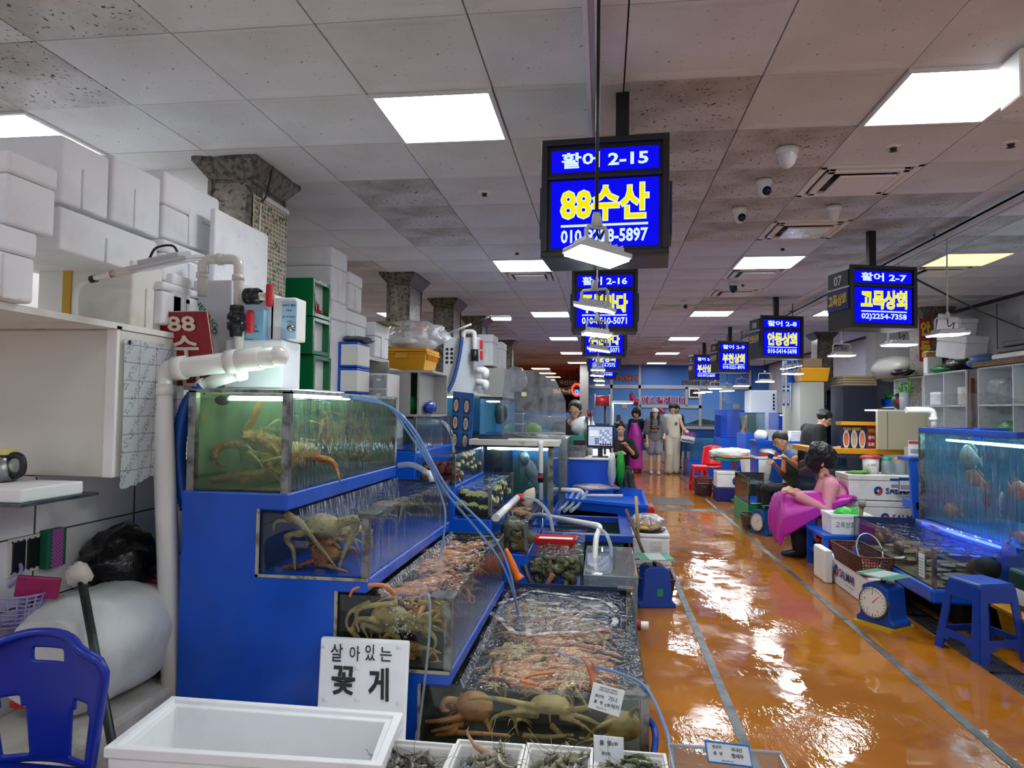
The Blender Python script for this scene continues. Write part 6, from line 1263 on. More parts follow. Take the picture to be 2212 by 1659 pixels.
menu_board([P(979, 845, Y=6.55), P(1024, 850, Y=6.55), P(1018, 972, Y=6.55), P(973, 968, Y=6.55)], 'sashimi menu board with oval dishes standing before the aquarium', 2, 3, .09, mat('menu_blue', '2a62a8', .5))
# splash guard with workbench behind it
sg = [P(1085, 868, Y=8.3), P(1092, 800, Y=8.3), P(1190, 800, Y=8.3), P(1222, 866, Y=8.3), P(1222, 955, Y=8.3), P(1085, 955, Y=8.3)]
one(B().add(sg+[p+V((0, .01, 0)) for p in sg], [tuple(range(6)), tuple(range(6, 12))]+[(i, (i+1) % 6, 6+(i+1) % 6, 6+i) for i in range(6)]), 'splash_guard', clear('scratched_acrylic', 'f0f1f3', 1, .1, None, (1, 1, 1), ('b4b6ba', 9, .3, .8, .5)), 'scratched clear splash guard in front of the bent man', 'splash guard')
one(B().box((-1.2, 8.2, 0), (-.42, 9.3, 1.22)), 'work_bench', m_steel, 'steel bench behind the scratched splash guard', 'bench')
blob((-.85, 8.5, 1.31), (.1, .09, .08), 'lime_bag', 'lime green and white bag on the bench behind the splash guard', mat('lime_bag', '8ad028', .35, bmp=(14, .5)), seed=6); blob((-.56, 8.45, 1.255), (.1, .06, .03), 'red_packet', 'red and white packet lying on the bench', mat('red_packet', 'c02a34', .35), 'packet', 7)
t = thing('small_rack', 'small white plastic rack with a black radio on it', 'rack', (-1.05, 8.6, 1.225))
for k in range(3): B().box((-1.18, 8.5, 1.24+.13*k), (-.98, 8.75, 1.25+.13*k)).build('shelf', m_white, t)
for x in (-1.175, -.99): B().box((x, 8.5, 1.225), (x+.012, 8.52, 1.5)).build('post', m_white, t)
one(B().box((-1.16, 8.52, 1.512), (-.99, 8.6, 1.58)), 'radio', m_black, 'black radio on the small white rack', 'radio', bevel=.006)
one(B().cb((-.95, 8.29, 1.74), (.06, .004, .05)), 'sticky_note', mat('sticky_yellow', 'd8d88a', .5), 'pale yellow note stuck on the splash guard', 'note'); bpy.data.objects['sticky_note'].location.y = 8.294
# counter with till
ct = thing('till_counter', 'blue counter carrying the till screen beside the aisle', 'counter', (-.16, 9.1, 0)); B().box((-.47, 8.6, 0), (.13, 9.7, .95)).build('body', m_blue2, ct, bevel=.01); B().box((-.49, 8.57, .95), (.15, 9.72, .975)).build('top', m_white, ct, bevel=.004)
t = thing('till_screen', 'till touch screen showing an order grid on the blue counter', 'screen', (-.04, 8.7, .976)); a, c = P(1268, 918, Y=8.7), P(1326, 968, Y=8.7)
B().box((a.x, 8.7, c.z), (c.x, 8.74, a.z)).build('bezel', m_black, t, bevel=.006); e_scr = emis('till_glow', 'c4d0f4', .6); q = B().box((a.x+.02, 8.697, c.z+.03), (c.x-.02, 8.701, a.z-.02)).build('display', e_scr, t)
W, H = c.x-a.x-.04, a.z-c.z-.05; x0, z0 = a.x+.02, c.z+.03
for i in range(5):
    for j in range(6):
        if i < 4 or j < 4: B().box((x0+W*(.47+.104*i), 8.695, z0+H*(.14+.12*j)), (x0+W*(.47+.104*i+.085), 8.698, z0+H*(.14+.12*j+.1))).build('key', emis('till_key', '9aa8d8', .5) if (i+j) % 3 else emis('till_key2', 'e4e8f8', .6), q)
for k in range(5): B().box((x0+W*(.47+.104*k), 8.695, z0+H*.02), (x0+W*(.47+.104*k+.08), 8.698, z0+H*.11)).build('key', mat('key_dark', '20242c', .4), q)
for i in range(3):
    for j in range(4): B().box((x0+W*(.27+.06*i), 8.695, z0+H*(.06+.09*j)), (x0+W*(.27+.06*i+.05), 8.698, z0+H*(.06+.09*j+.07))).build('key', mat('key_grey', '46505e', .4), q)
B().box((x0+W*.03, 8.695, z0+H*.5), (x0+W*.43, 8.698, z0+H*.8)).build('receipt_pane', emis('till_white', 'f0f4ff', .62), q)
B().box(((a.x+c.x)/2-.03, 8.73, .976), ((a.x+c.x)/2+.03, 8.78, c.z)).box(((a.x+c.x)/2-.1, 8.66, .976), ((a.x+c.x)/2+.1, 8.84, .99)).build('foot', m_black, t)
t = thing('plastic_tub', 'clear tub of pale grains on the blue counter', 'tub', (-.3, 8.68, .976)); B().frustum((-.32, 8.68, .977), (.2, .12), (.24, .15), .14).build('tub', m_draw, t, bevel=.01); B().frustum((-.32, 8.68, .98), (.19, .11), (.21, .13), .06).build('grains', mat('grains', 'd8cdb0', .8, bmp=(90, .8), spots=[('c05040', 20, .68, .75)]), t)
one(B().frustum((-.3, 8.95, .977), (.13, .13), (.16, .16), .2), 'dark_bucket', mat('brown_bucket', '3a2a20', .5), 'dark brown bucket behind the clear tub', 'bucket'); one(B().lathe([(0, 0), (.03, 0), (.032, .07), (.02, .09), (.02, .1), (0, .1)], (-.22, 8.85, .977), n=12), 'sauce_jar', mat('amber', '6a3a14', .2), 'amber jar beside the dark bucket', 'jar')
t = thing('pen_cup', 'steel cup with pens above the till screen', 'cup', (-.2, 9.2, .977)); B().lathe([(0, 0), (.05, 0), (.05, .5), (.046, .5)], (-.19, 9.2, .977), n=14).build('stand', m_steel, t)
for k in range(4): B().cyl((-.2+.012*k, 9.2, 1.47), (-.21+.02*k, 9.2, 1.56), .007, n=6).build('pen', m_vred if k % 2 else m_black, t)
blob((-.26, 9.35, 1.33), (.16, .12, .14), 'white_bag', 'white plastic bags piled behind the till', mat('white_bag', 'dfe0e2', .4, bmp=(12, .6)), seed=8); one(B().box((-.42, 9.2, .977), (-.14, 9.5, 1.22)), 'tub_riser', mat('teal_crate', '2a8a7a', .4), 'teal crate under the white bags', 'crate')
t = thing('tape_reel', 'red roll on a post above the till', 'reel', (-.12, 9.3, .977)); a = P(1301, 866, Y=9.3); B().cyl((a.x-.09, 9.3, a.z), (a.x+.09, 9.3, a.z), .07).build('roll', mat('reel_red', 'a01824', .4), t)
for s in (-1, 1): B().cyl((a.x+s*.09, 9.3, a.z), (a.x+s*.1, 9.3, a.z), .09).build('flange', m_lg, t)
B().cyl((a.x+.04, 9.32, .977), (a.x+.04, 9.32, a.z-.05), .016).build('post', m_black, t)
t = thing('task_lamp', 'white work lamp on a post over the till', 'lamp', (.05, 9.4, .977)); a = P(1322, 868, Y=9.4); B().cyl((a.x+.01, 9.4, .977), (a.x+.01, 9.4, a.z), .014).build('post', m_lg, t); B().cb((a.x+.14, 9.4, a.z), (.3, .14, .03)).build('head', m_lg, t, bevel=.006); B().cb((a.x+.14, 9.4, a.z-.018), (.27, .12, .008)).build('lens', emis('task_lens', 'f2fcff', 6), t)
# bags hanging at the counter corner
for i, (x, y, c, r, lab) in enumerate(((1331, 1010, '14a02c', (.05, .1, .2), 'bright green bag hanging at the counter corner'), (1322, 1015, 'c4c8c4', (.05, .08, .19), 'pale grey bag hanging at the counter corner'))):
    p = P(x, y, Y=8.62-.06*i); blob((p.x+.05*(1-i), p.y, p.z), r, 'hanging_bag', lab, mat('hang'+c, c, .35, bmp=(14, .6)), seed=10+i, amp=.3)
for i in range(3): one(B().tube(spline([(.2+.06*i, 8.75, .82), (.22+.07*i, 8.72, .5), (.26+.08*i, 8.7, .05)], 5), [.05+.008*sin(k*2) for k in range(11)], 10), 'umbrella', mat('umbrella_dark', '26282c', .5), ('dark', 'second dark', 'outermost dark')[i]+' folded umbrella leaning at the counter end', 'umbrella')
# low flat tanks
t = thing('flat_tank', 'low wide blue framed live fish tank by the aisle with an inner divider', 'tank', (-.14, 7.2, 0)); m_rimb = mat('rim_blue', '0a3c9c', .35)
b = B(); b.box((-.5, 6.0, 0), (.22, 6.04, .44)).box((-.5, 8.36, 0), (.22, 8.4, .44)).box((-.5, 6.0, 0), (-.46, 8.4, .44)).box((.18, 6.0, 0), (.22, 8.4, .44)).box((-.5, 7.0, 0), (.22, 7.03, .44)).box((-.5, 6, 0), (.22, 8.4, .05)).build('body', mat('dark_green_resin', '1c3a34', .4), t)
for q in (((-.52, 5.97), (.25, 6.07)), ((-.52, 8.33), (.25, 8.43)), ((-.52, 6.07), (-.43, 8.33)), ((.15, 6.07), (.25, 8.33)), ((-.43, 6.99), (.15, 7.05))): B().box((*q[0], .44), (*q[1], .5)).build('rim', m_rimb, t, bevel=.004)
B().grid(lambda u, v: V((-.46+.64*u, 6.04+2.32*v, .36+.004*noise.noise(V((u*9, v*30, 0))))), 16, 40).build('water', m_water, t); B().box((-.46, 6.04, .055), (.18, 8.36, .06)).build('bottom', m_dkin, t)
for i in range(3): one(B().tube(spline([P(1240+14*i, 1062, Y=7.9), P(1222+14*i, 1090, Y=7.3), P(1205+14*i, 1104, Y=7.1)], 4), .018, 8), 'film_roll', m_chose, ('first', 'second', 'third')[i]+' clear tube lying in the flat fish tank', 'tube')
t = thing('feed_pipe', 'white pipe with elbows running along the back rim of the flat tank', 'pipe', P(1250, 1062, Y=8.0)); pipe(t, bend(P(1212, 1058, Y=7.9), P(1255, 1060, Y=7.9), P(1262, 1078, Y=7.9), .04), .028); pipe(t, [P(1262, 1070, Y=8.1), P(1345, 1071, Y=8.2)], .018, mat('cream_pvc', 'd8d2c0', .4))
t = thing('long_pipe', 'long white pipe bent over the flat tank towards the acrylic box', 'pipe', P(1250, 1125, Y=5.9)); q = [P(1165, 1112, Y=6.1), P(1298, 1136, Y=5.6), P(1288, 1160, Y=5.45), P(1283, 1225, Y=5.2)]; q2 = bend(q[0], q[1], q[2], .05)[:-1]+bend((q[1]+q[2])/2, q[2], q[3], .03)[1:]; pipe(t, q2, .022, collars=((q[3], q[3]-q[2]),))
one(B().tube(spline([P(1180, 1120, Y=6.0), P(1250, 1130, Y=5.8), P(1300, 1145, Y=5.5), P(1318, 1175, Y=5.3), P(1320, 1205, Y=5.2)], 6), .014, 8), 'clear_hose', m_chose, 'clear hose beside the long bent white pipe', 'hose')
# blue tray of offcuts on red stools
tray([P(1222, 1076, Z=.62), P(1400, 1092, Z=.62), P(1388, 1058, Z=.62), P(1222, 1036, Z=.62)], .62, .5, 'blue plastic tray with fish offcuts and ice beyond the flat tank', 'offcut_tray', .02, m=mat('tray_blue', '1c62d8', .35), cat='tray')
blob((-.12, 8.7, .615), (.32, .2, .05), 'fish_offcuts', 'pale fish offcuts on ice in the blue tray', mat('offcuts', 'd4c8c0', .4, spots=[('c07a70', 12, .6, .68), ('7a9a50', 9, .68, .72)], bmp=(30, .8)), 'fish scraps', 12, .3)
m_redp = mat('red_stool', 'c4181c', .3)
def stool(x, y, h, w, label, m, name='plastic_stool', rot=0):
    t = thing(name, label, 'stool', (0, 0, 0)); b = B(); b.frustum((0, 0, h-.035), (w*1.04, w*1.04), (w*.94, w*.94), .035); b.build('seat', m, t, bevel=.012, seg=3)
    for sx in (-1, 1):
        for sy in (-1, 1):
            k0, k1 = w*.62, w*.47; l = .045
            B().add([V((sx*(k0-a_*l), sy*(k0-c_*l), 0)) for a_, c_ in ((0, 0), (1, 0), (1, 1), (0, 1))]+[V((sx*(k1-a_*l), sy*(k1-c_*l), h-.03)) for a_, c_ in ((0, 0), (1, 0), (1, 1), (0, 1))], [(0, 1, 2, 3), (4, 5, 6, 7), (0, 1, 5, 4), (1, 2, 6, 5), (2, 3, 7, 6), (3, 0, 4, 7)]).build('leg', m, t, bevel=.008)
    for s in (-1, 1):
        for ax in (0, 1):
            for z0, z1, f in ((.12, .19, .585), (h-.11, h-.03, .49)):
                k = w*f; kk = k-.012; q = ((-k+.04, s*k-.006, z0), (k-.04, s*k+.006, z1)) if ax == 0 else ((s*k-.006, -k+.04, z0), (s*k+.006, k-.04, z1)); B().box(*q).build('stretcher' if z0 < .2 else 'apron', m, t, bevel=.004)
    t.location = (x, y, 0); t.rotation_euler = (0, 0, rot); return t
stool(.42, 8.0, .5, .3, 'red plastic stool under the end of the blue tray', m_redp)
# foam box with wrapped dish, wooden sticks, scale by the aisle
styro(.28, .6, 6.3, 6.75, .0, .24, 'white foam box on the floor under the box with wrapped dishes', lid=.2); styro(.26, .59, 6.28, 6.72, .243, .47, 'white foam box with a printed label and wrapped dishes on top', lid=.15, notch='')
a = P(1415, 1172, Y=6.27); one(B().cb((.47, 6.276, .37), (.1, .003, .08)), 'box_label', mat('label_paper', 'd8d6ce', .6), 'pale printed label on the foam box by the aisle', 'label')
for k, z in enumerate((.36, .345)): text('||| |||| || |||', (.48, 6.273, z), (1, 0, 0), (0, 0, 1), m_ink, bpy.data.objects['box_label'], 'barcode', w=.06, h=.008)
m_wrap = clear('cling_film', 'f2f4f6', 1.5, .08, (12, .9, .03), (1, 1, 1), ('e8ecf0', 4, .4, .7, .3)); blob((.4, 6.5, .545), (.17, .22, .075), 'wrapped_dish', 'dish under cling film with orange and green food on the foam box', m_wrap, 'dish', 14, .15)
one(B().lathe([(0, 0), (.12, 0), (.15, .02), (.1, .012), (0, .01)], (.42, 6.44, .475), n=20), 'black_platter', m_black, 'black platter under the cling film', 'platter')
for i, (x, y, c) in enumerate(((.46, 6.4, 'e8902a'), (.40, 6.5, 'd87a20'), (.37, 6.36, 'e0c02a'), (.49, 6.5, '6a9a2a'))): blob((x, y, .505), (.045, .035, .02), 'food_piece', ('orange sliced', 'second orange', 'yellow lemon', 'green leaf')[i]+' garnish under the cling film', mat('food'+c, c, .4), 'food', 20+i, .3, n=10)
one(B().tube([P(1374, 1072, Y=6.15), P(1379, 1168, Y=6.15)], .013, 8), 'wooden_stick', mat('pale_wood', 'c8a468', .6), 'pale wooden stick leaning by the foam box', 'stick'); a, c = P(1352, 1100, Y=6.2), P(1392, 1200, Y=5.95); one(B().tube([a, c], .013, 8), 'brown_stick', mat('brown_wood', '5a4630', .7), 'long brown stick leaning by the foam box', 'stick')
m_sblue = mat('scale_blue', '0c44a4', .35); m_sgreen = mat('scale_green', '1a8a64', .35)
def scale(x, y, rot, label, h=.36, base=True, dial=1, m=m_sblue, top_m=None, board=None):
    t = thing('spring_scale', label, 'scale', (0, 0, 0)); z0 = .025 if board else 0
    if board: B().box((-.15, -.14, 0), (.15, .14, .024)).build('board', board, t)
    B().prism([(-.15, z0), (.15, z0), (.15, z0+.03), (.12, z0+.05), (.10, h*.78), (.06, h*.84), (-.06, h*.84), (-.10, h*.78), (-.12, z0+.05), (-.15, z0+.03)], 1, -.10, .10).build('housing', m, t, bevel=.008)
    B().cyl((0, 0, h*.83), (0, 0, h*.97), .016).build('stem', m_steel, t)
    p = B().cb((0, 0, h), (.27, .25, .012)).build('platform', top_m or mat('scale_plate', 'a9b8b0', .35), t, bevel=.003)
    for s in (-1, 1): B().cb((s*.10, 0, h+.007), (.06, .252, .003)).build('tape', m_sgreen, p)
    if dial:
        M = at((0, -.105, z0+.155)) @ rx(pi/2); d = B().lathe([(.112, -.01), (.112, .02), (.104, .024), (.104, .016), (0, .016)], n=28, M=M, smooth=False).build('dial', m_steel, t); B().lathe([(.102, .018), (0, .018)], n=28, M=M).build('dial_face', mat('dial_white', 'e4e2da', .35), d)
        for k in range(24): a_ = 2*pi*k/24; B().cb((0, 0, 0), (.003, .001, .012 if k % 6 else .02), M=at((.09*sin(a_), -.1245, z0+.155+.09*cos(a_))) @ ry(a_)).build('tick', m_ink, d)
        for k, s in enumerate(('0', '1', '2', '3', '4')): a_ = 2*pi*k/5; text(s, (.066*sin(a_), -.1245, z0+.155+.066*cos(a_)), (1, 0, 0), (0, 0, 1), m_ink, d, 'numeral', h=.017)
        B().tube([(0, -.127, z0+.155), (.05, -.127, z0+.21)], [.003, .001], 5).build('needle', m_vred, d)
    t.location = (x, y, 0); t.rotation_euler = (0, 0, rot); return t
t = scale(.42, 5.75, .15, 'dark blue spring scale seen from its back with green taped plate by the aisle', .38, dial=0); B().cb((.02, -.103, .12), (.05, .003, .06)).build('green_patch', m_sgreen, t)
m_brown = mat('brown_basket', '5c3a30', .5)
def basket(x0, x1, y0, y1, z0, z1, label, m, group=None, handle=None, name='plastic_basket', dz=.0):
    t = thing(name, label, 'basket', ((x0+x1)/2, (y0+y1)/2, z0), group); k = .03; n = 7
    c = ((x0+x1)/2, (y0+y1)/2); dx, dy = x1-x0, y1-y0
    B().frustum((c[0], c[1], z0), (dx-2*k, dy-2*k), (dx-2*k, dy-2*k), .006).build('bottom', m, t); b = B()
    def ring(f): e = k*(1-f); z = z0+(z1-z0)*f; return [V((x0+e, y0+e, z)), V((x1-e, y0+e, z)), V((x1-e, y1-e, z)), V((x0+e, y1-e, z))]
    for i in range(n): r = ring(i/(n-1)); b.tube(r+[r[0]], .0045 if i < n-1 else .009, 4)
    for s in range(4):
        cnt = int((dx if s % 2 == 0 else dy)/.022)
        for j in range(cnt+1): f = j/cnt; lo_, hi_ = ring(0), ring(1); b.tube([lo_[s]*(1-f)+lo_[(s+1) % 4]*f, hi_[s]*(1-f)+hi_[(s+1) % 4]*f], .004, 4, caps=False)
    b.build('mesh_wall', m, t); return t
basket(.3, .58, 5.75, 6.15, .0, .2, 'brown mesh basket with red lining behind the dark blue scale', m_brown)
# right of the pipes: machines of the stalls beyond
t = thing('chiller_cabinet', 'white chiller cabinet with two columns of black holes by the yellow crate', 'machine', (-1.35, 7.9, 1.7)); a, c = P(958, 728, Y=7.75), P(1030, 850, Y=7.75)
B().box((a.x, 7.75, c.z), (c.x, 8.2, a.z)).build('case', m_fwhite, t, bevel=.008)
for i in range(4):
    for j in range(2): B().cyl((a.x+.045+.055*j, 7.745, a.z-.14-.05*i), (a.x+.045+.055*j, 7.76, a.z-.14-.05*i), .017, n=12).build('vent_hole', m_black, t)
B().box((a.x+.02, 7.8, 0), (c.x-.02, 8.19, c.z)).build('stand', m_greyc, t)
t = thing('valve_pipe', 'far white pipe with red valves on the chiller cabinet', 'pipe', P(1030, 850, Y=7.7)); q = [P(1000, 740, Y=7.7), P(1002, 716, Y=7.7), P(1025, 716, Y=7.7), P(1025, 800, Y=7.7)]; pipe(t, bend(q[0], q[1], q[2], .04)[:-1]+bend((q[1]+q[2])/2, q[2], q[3], .04)[1:], .026); B().cyl(P(1025, 755, Y=7.7), P(1025, 780, Y=7.7), .045).build('union', m_black, t)
for y in (745, 768): B().cb(P(1040, y, Y=7.66), (.03, .03, .1)).build('handle', m_vred, t)
for yy in (800, 825): pipe(t, bend(P(1030, yy, Y=7.7), P(1050, yy, Y=7.7), P(1048, yy+18, Y=7.7), .03), .04)
one(B().tube(spline([P(998, 728, Y=7.68), P(992, 770, Y=7.68), P(980, 820, Y=7.65), P(965, 850, Y=7.6)], 5), .022, 10), 'blue_hose', mat('hose_blue2', '1a4a8c', .5), 'blue hose running down the white chiller cabinet', 'hose')
for i, (x0, x1, yt, yb, Y) in enumerate(((1030, 1065, 722, 790, 8.4), (1066, 1085, 738, 800, 8.9))): a, c = P(x0, yt, Y=Y), P(x1, yb, Y=Y); styro(a.x, c.x, Y, Y+.4, c.z, a.z, ('white foam box beside the far red valves', 'smaller white foam box behind the far red valves')[i], lid=.25, notch='f')
one(B().box((-1.55, 8.35, 0), (-1.2, 9.3, 2.055)), 'tall_locker', m_greyc, 'grey tall locker beyond the chiller cabinet', 'locker'); blob((-1.15, 9.0, 1.95), (.16, .1, .16), 'clear_bag', 'clear bag hanging at the far locker', m_bag, seed=15)
t = thing('arm_lamp', 'white floodlight on a long black arm over the far foam boxes', 'lamp', P(1000, 735, Y=7.0)); a, c = P(965, 722, Y=7.0), P(1062, 682, Y=7.0); B().tube([a, a*.45+c*.55], .011, 7).build('arm', m_lg, t); B().tube([a*.55+c*.45, c], .008, 7).build('arm_sleeve', m_black, t); B().cb(c+V((.1, 0, -.02)), (.2, .16, .02)).build('head', m_lg, t, bevel=.005); B().cb(c+V((.1, 0, -.035)), (.18, .14, .008)).build('lens', e_flood, t)
# ================================================================ stalls across the aisle
m_logo_b = mat('logo_blue', '16408c', .5); m_logo_r = mat('logo_red', 'b83c3c', .5)
def fblock(pts_lo, pts_hi):
    return B().add(pts_lo+pts_hi, [(0, 1, 2, 3), (4, 5, 6, 7), (0, 1, 5, 4), (1, 2, 6, 5), (2, 3, 7, 6), (3, 0, 4, 7)])
def boxlogo(t, c, R_, s=1.0, word=True):
    c = V(c); R_ = V(R_).normalized(); n_ = R_.cross(V((0, 0, 1))); U_ = V((0, 0, 1))
    for k, (m_, a0, a1) in enumerate(((m_logo_b, .6, 4.2), (m_logo_r, 3.7, 6.9))):
        pts = [c+R_*(.035*s*cos(a0+(a1-a0)*i/12))+U_*(.035*s*sin(a0+(a1-a0)*i/12))+n_*.002 for i in range(13)]; pts += [c+R_*(.012*s*cos(a1-(a1-a0)*i/12)-.004*k)+U_*(.014*s*sin(a1-(a1-a0)*i/12))+n_*.002 for i in range(13)]
        B().add(pts, [tuple(range(26))]).build('logo_swirl', m_, t)
    if word: text('SALMAR', c+R_*.18*s+n_*.001, R_, U_, m_logo_b, t, 'print', w=.25*s, h=.05*s, bold=.02); text('Passion for Salmon', c+R_*.22*s-U_*.042*s+n_*.001, R_, U_, m_logo_b, t, 'print', w=.14*s, h=.011*s)
# glass tank with blue base
tr = tank('live_fish_tank', 'low corner glass tank of flatfish on a blue base beside the blue stool', 2.33, 2.95, 5.32, 6.9, .33, .6, .56, 'frbl', {'b': m_dkin}, posts=('fl', 'fr'), pw_=.026, floor_m=mat('tank_sand', '5c563a', .7, spots=[('34301e', 6, .45, .65)]))
one(B().box((2.31, 5.30, .22), (2.97, 6.92, .325)), 'tank_plinth', m_blue2, 'blue base under the low corner glass tank', 'base', bevel=.02); one(B().box((2.6, 5.5, 0), (2.95, 6.9, .218)), 'tank_support', m_black, 'dark supports under the blue tank base', 'base')
m_flat = mat('flatfish', '5a523a', .5, spots=[('8a7c54', 14, .5, .65), ('33301f', 9, .5, .7)])
R = random.Random(4)
for i in range(12): blob((2.45+.38*R.random(), 5.42+1.35*i/12, .37+.05*R.random()), (.12, .075, .016), 'flatfish', 'brown flatfish lying on the bottom of the low corner tank', m_flat, 'fish', 30+i, .2, n=12)['group'] = 'flatfish in the low corner tank'
for i in range(3): fish(.3, m_fdark, ('first', 'middle', 'farthest')[i]+' dark rockfish near the aisle side glass of the low tank', (2.42, 5.75+.4*i, .46), (0, 0, 1.4), .4, .2)
e_uv = emis('uv_tube', '4a6cff', 7)
t = thing('lamp_cover', 'clear slanted cover with a glowing blue tube over the low corner tank', 'lamp', (2.7, 5.9, .62)); a, c = P(1985, 1128, Y=6.7), P(2185, 1190, Y=5.35)
B().tube([a, c], .028, 12).build('tube', clear('blue_cover', 'b0c4ff', 1.2, .08, None, (1, 1, 1), ('9ab0ff', 5, .3, .7, .4)), t); B().tube([a*.95+c*.05, a*.1+c*.9], .011).build('lamp_tube', e_uv, t); B().tube([a, c], .045, 4).build('cover', m_acr, t)
one(B().cb((2.327, 5.5, .45), (.003, .09, .17)), 'species_card', m_tag, 'white species card stuck near the corner of the low tank', 'card')
for k in range(6): B().cb((2.324, 5.5, .39+.022*k), (.002, .07, .004)).build('print_line', m_ink2, bpy.data.objects['species_card'])
blob((2.75, 5.5, .45), (.11, .1, .08), 'landing_net', 'black net bag lowered in the corner of the low tank', mat('net_black', '14161a', .8, bmp=(60, .6)), 'net', 44, .2); one(B().tube([(2.82, 5.5, .52), P(2182, 1165, Y=5.6)], .012, 8), 'net_pole', m_dsteel, 'grey net handle rising from the low tank corner', 'handle')
# big tank with swimming fish
tb2 = tank('fish_tank', 'tall blue lit tank of snapper and pomfret at the picture edge', 2.95, 3.7, 5.42, 6.95, .6, 1.4, 1.37, 'frbl', {'b': mat('deep_blue_back', '127a92', .5, spots=[('0c4a6c', 3, .4, .7)]), 'r': mat('deep_blue_back2', '0e5070', .5, spots=[('147a94', 3, .4, .7)]), 'l': clear('wet_tank_glass', 'e8f4f8', 1, .05, (30, .5, .02), (1, 1, .08), ('c8ecf4', 40, .6, .75, .35))}, posts=(), floor_m=mat('blue_floor', '1a6aa8', .5))
for q in (((2.93, 5.4, 1.395), (2.97, 6.97, 1.44)), ((2.97, 6.93, 1.395), (3.7, 6.97, 1.44)), ((2.97, 5.4, 1.395), (3.7, 5.44, 1.44))): B().box(*q).build('rim', m_rimb, tb2, bevel=.004)
B().box((2.93, 6.93, .6), (2.97, 6.97, 1.395)).build('corner_post', m_post, tb2); B().box((2.935, 5.9, 1.35), (2.96, 6.0, 1.46)).build('clip', m_blue2, tb2)
for y in (5.9, 6.1): B().tube([(3.1, 5.5, 1.33), (3.1, 6.8, 1.33)] if y < 6 else [(3.3, 5.5, 1.31), (3.3, 6.8, 1.31)], .01).build('lamp_tube', emis('cool_tube', 'b4f0ff', 14), tb2)
one(B().box((2.96, 5.42, 0), (3.7, 6.95, .595)), 'tank_plinth', m_blue2, 'blue base block under the tall blue lit tank', 'base')
def fpx(px, py, dx, L, m, lab, rot, **k): p = P(px, py, X=2.95+dx); fish(L, m, lab, p, rot, **k)
fpx(2098, 990, .14, .3, m_fsil, 'silver pomfret with a forked yellow tail, highest in the tall tank', (0, .1, -1.45), hgt=.72, wid=.14); fpx(2112, 1036, .2, .34, m_fpink, 'pink snapper just below the silver pomfret', (0, .25, -1.5), hgt=.42)
fpx(2058, 1103, .16, .3, m_fpink, 'pink snapper low at the far end of the tall tank', (0, -.1, -1.5), hgt=.42); fpx(2196, 1058, .14, .34, m_fpink, 'orange pink snapper at the picture edge of the tall tank', (0, 0, 1.4), hgt=.44); fpx(2130, 1078, .4, .34, m_fdark, 'dark fish in the middle of the tall tank', (0, .2, 1.2), hgt=.5); fpx(2162, 1088, .25, .22, m_fsil, 'small pale fish swimming up in the tall tank', (0, 1.1, 1.3))
fpx(2200, 1160, .12, .3, m_fpink, 'red fish lying near the bottom of the tall tank', (0, 0, 1.5), hgt=.35)
# foam boxes, baskets, scales, stools along the gutter
p = P(1860, 1313, Z=0)
t = thing('salmon_box', 'white box with salmon company printing under the brown basket', 'box', (2.3, 6.3, 0)); B().box((2.12, 5.92, 0), (2.30, 6.95, .2)).build('body', m_styro, t, bevel=.01); B().box((2.115, 5.915, .2), (2.305, 6.955, .24)).build('lid', m_styro, t, bevel=.008); boxlogo(t, (2.115, 6.72, .13), (0, -1, 0), 1.55)
styro(2.02, 2.1, 6.75, 7.1, 0, .3, 'small white foam box with handwriting behind the brown basket', lid=0)
basket(2.06, 2.32, 5.95, 6.7, .245, .40, 'brown mesh basket with a net ring on the salmon box', mat('brown_basket', '5c3a30', .5)); one(B().box((2.09, 6.0, .26), (2.29, 6.6, .30)), 'red_liner', mat('red_mesh', '9c3020', .6, bmp=(200, .9)), 'red mesh liner inside the brown basket', 'liner')
a = V((2.2, 6.15, .42)); one(B().tube([a+V((.10*cos(x), .16*sin(x)*.5, .13*sin(x))) for x in [2*pi*i/24 for i in range(25)]], .007, 6).tube([a+V((.08, -.06, -.06)), a+V((.2, -.2, -.01))], .016, 8), 'net_ring', m_steel, 'metal net ring with dark handle lying in the brown basket', 'net')
scale(2.06, 5.5, -.95, 'blue spring scale with white dial and green taped plate on a yellow board', .37, board=mat('yellow_board', 'c9a020', .6)); scale(2.06, 9.35, -1.0, 'farther blue spring scale with a glass plate near the seated woman', .37, m=mat('scale_blue2', '1a5a98', .35), top_m=clear('glass_plate', 'c8e4dc', 1.2))
basket(1.86, 2.1, 9.45, 9.85, 0, .2, 'dark brown basket beside the farther blue scale', m_brown)
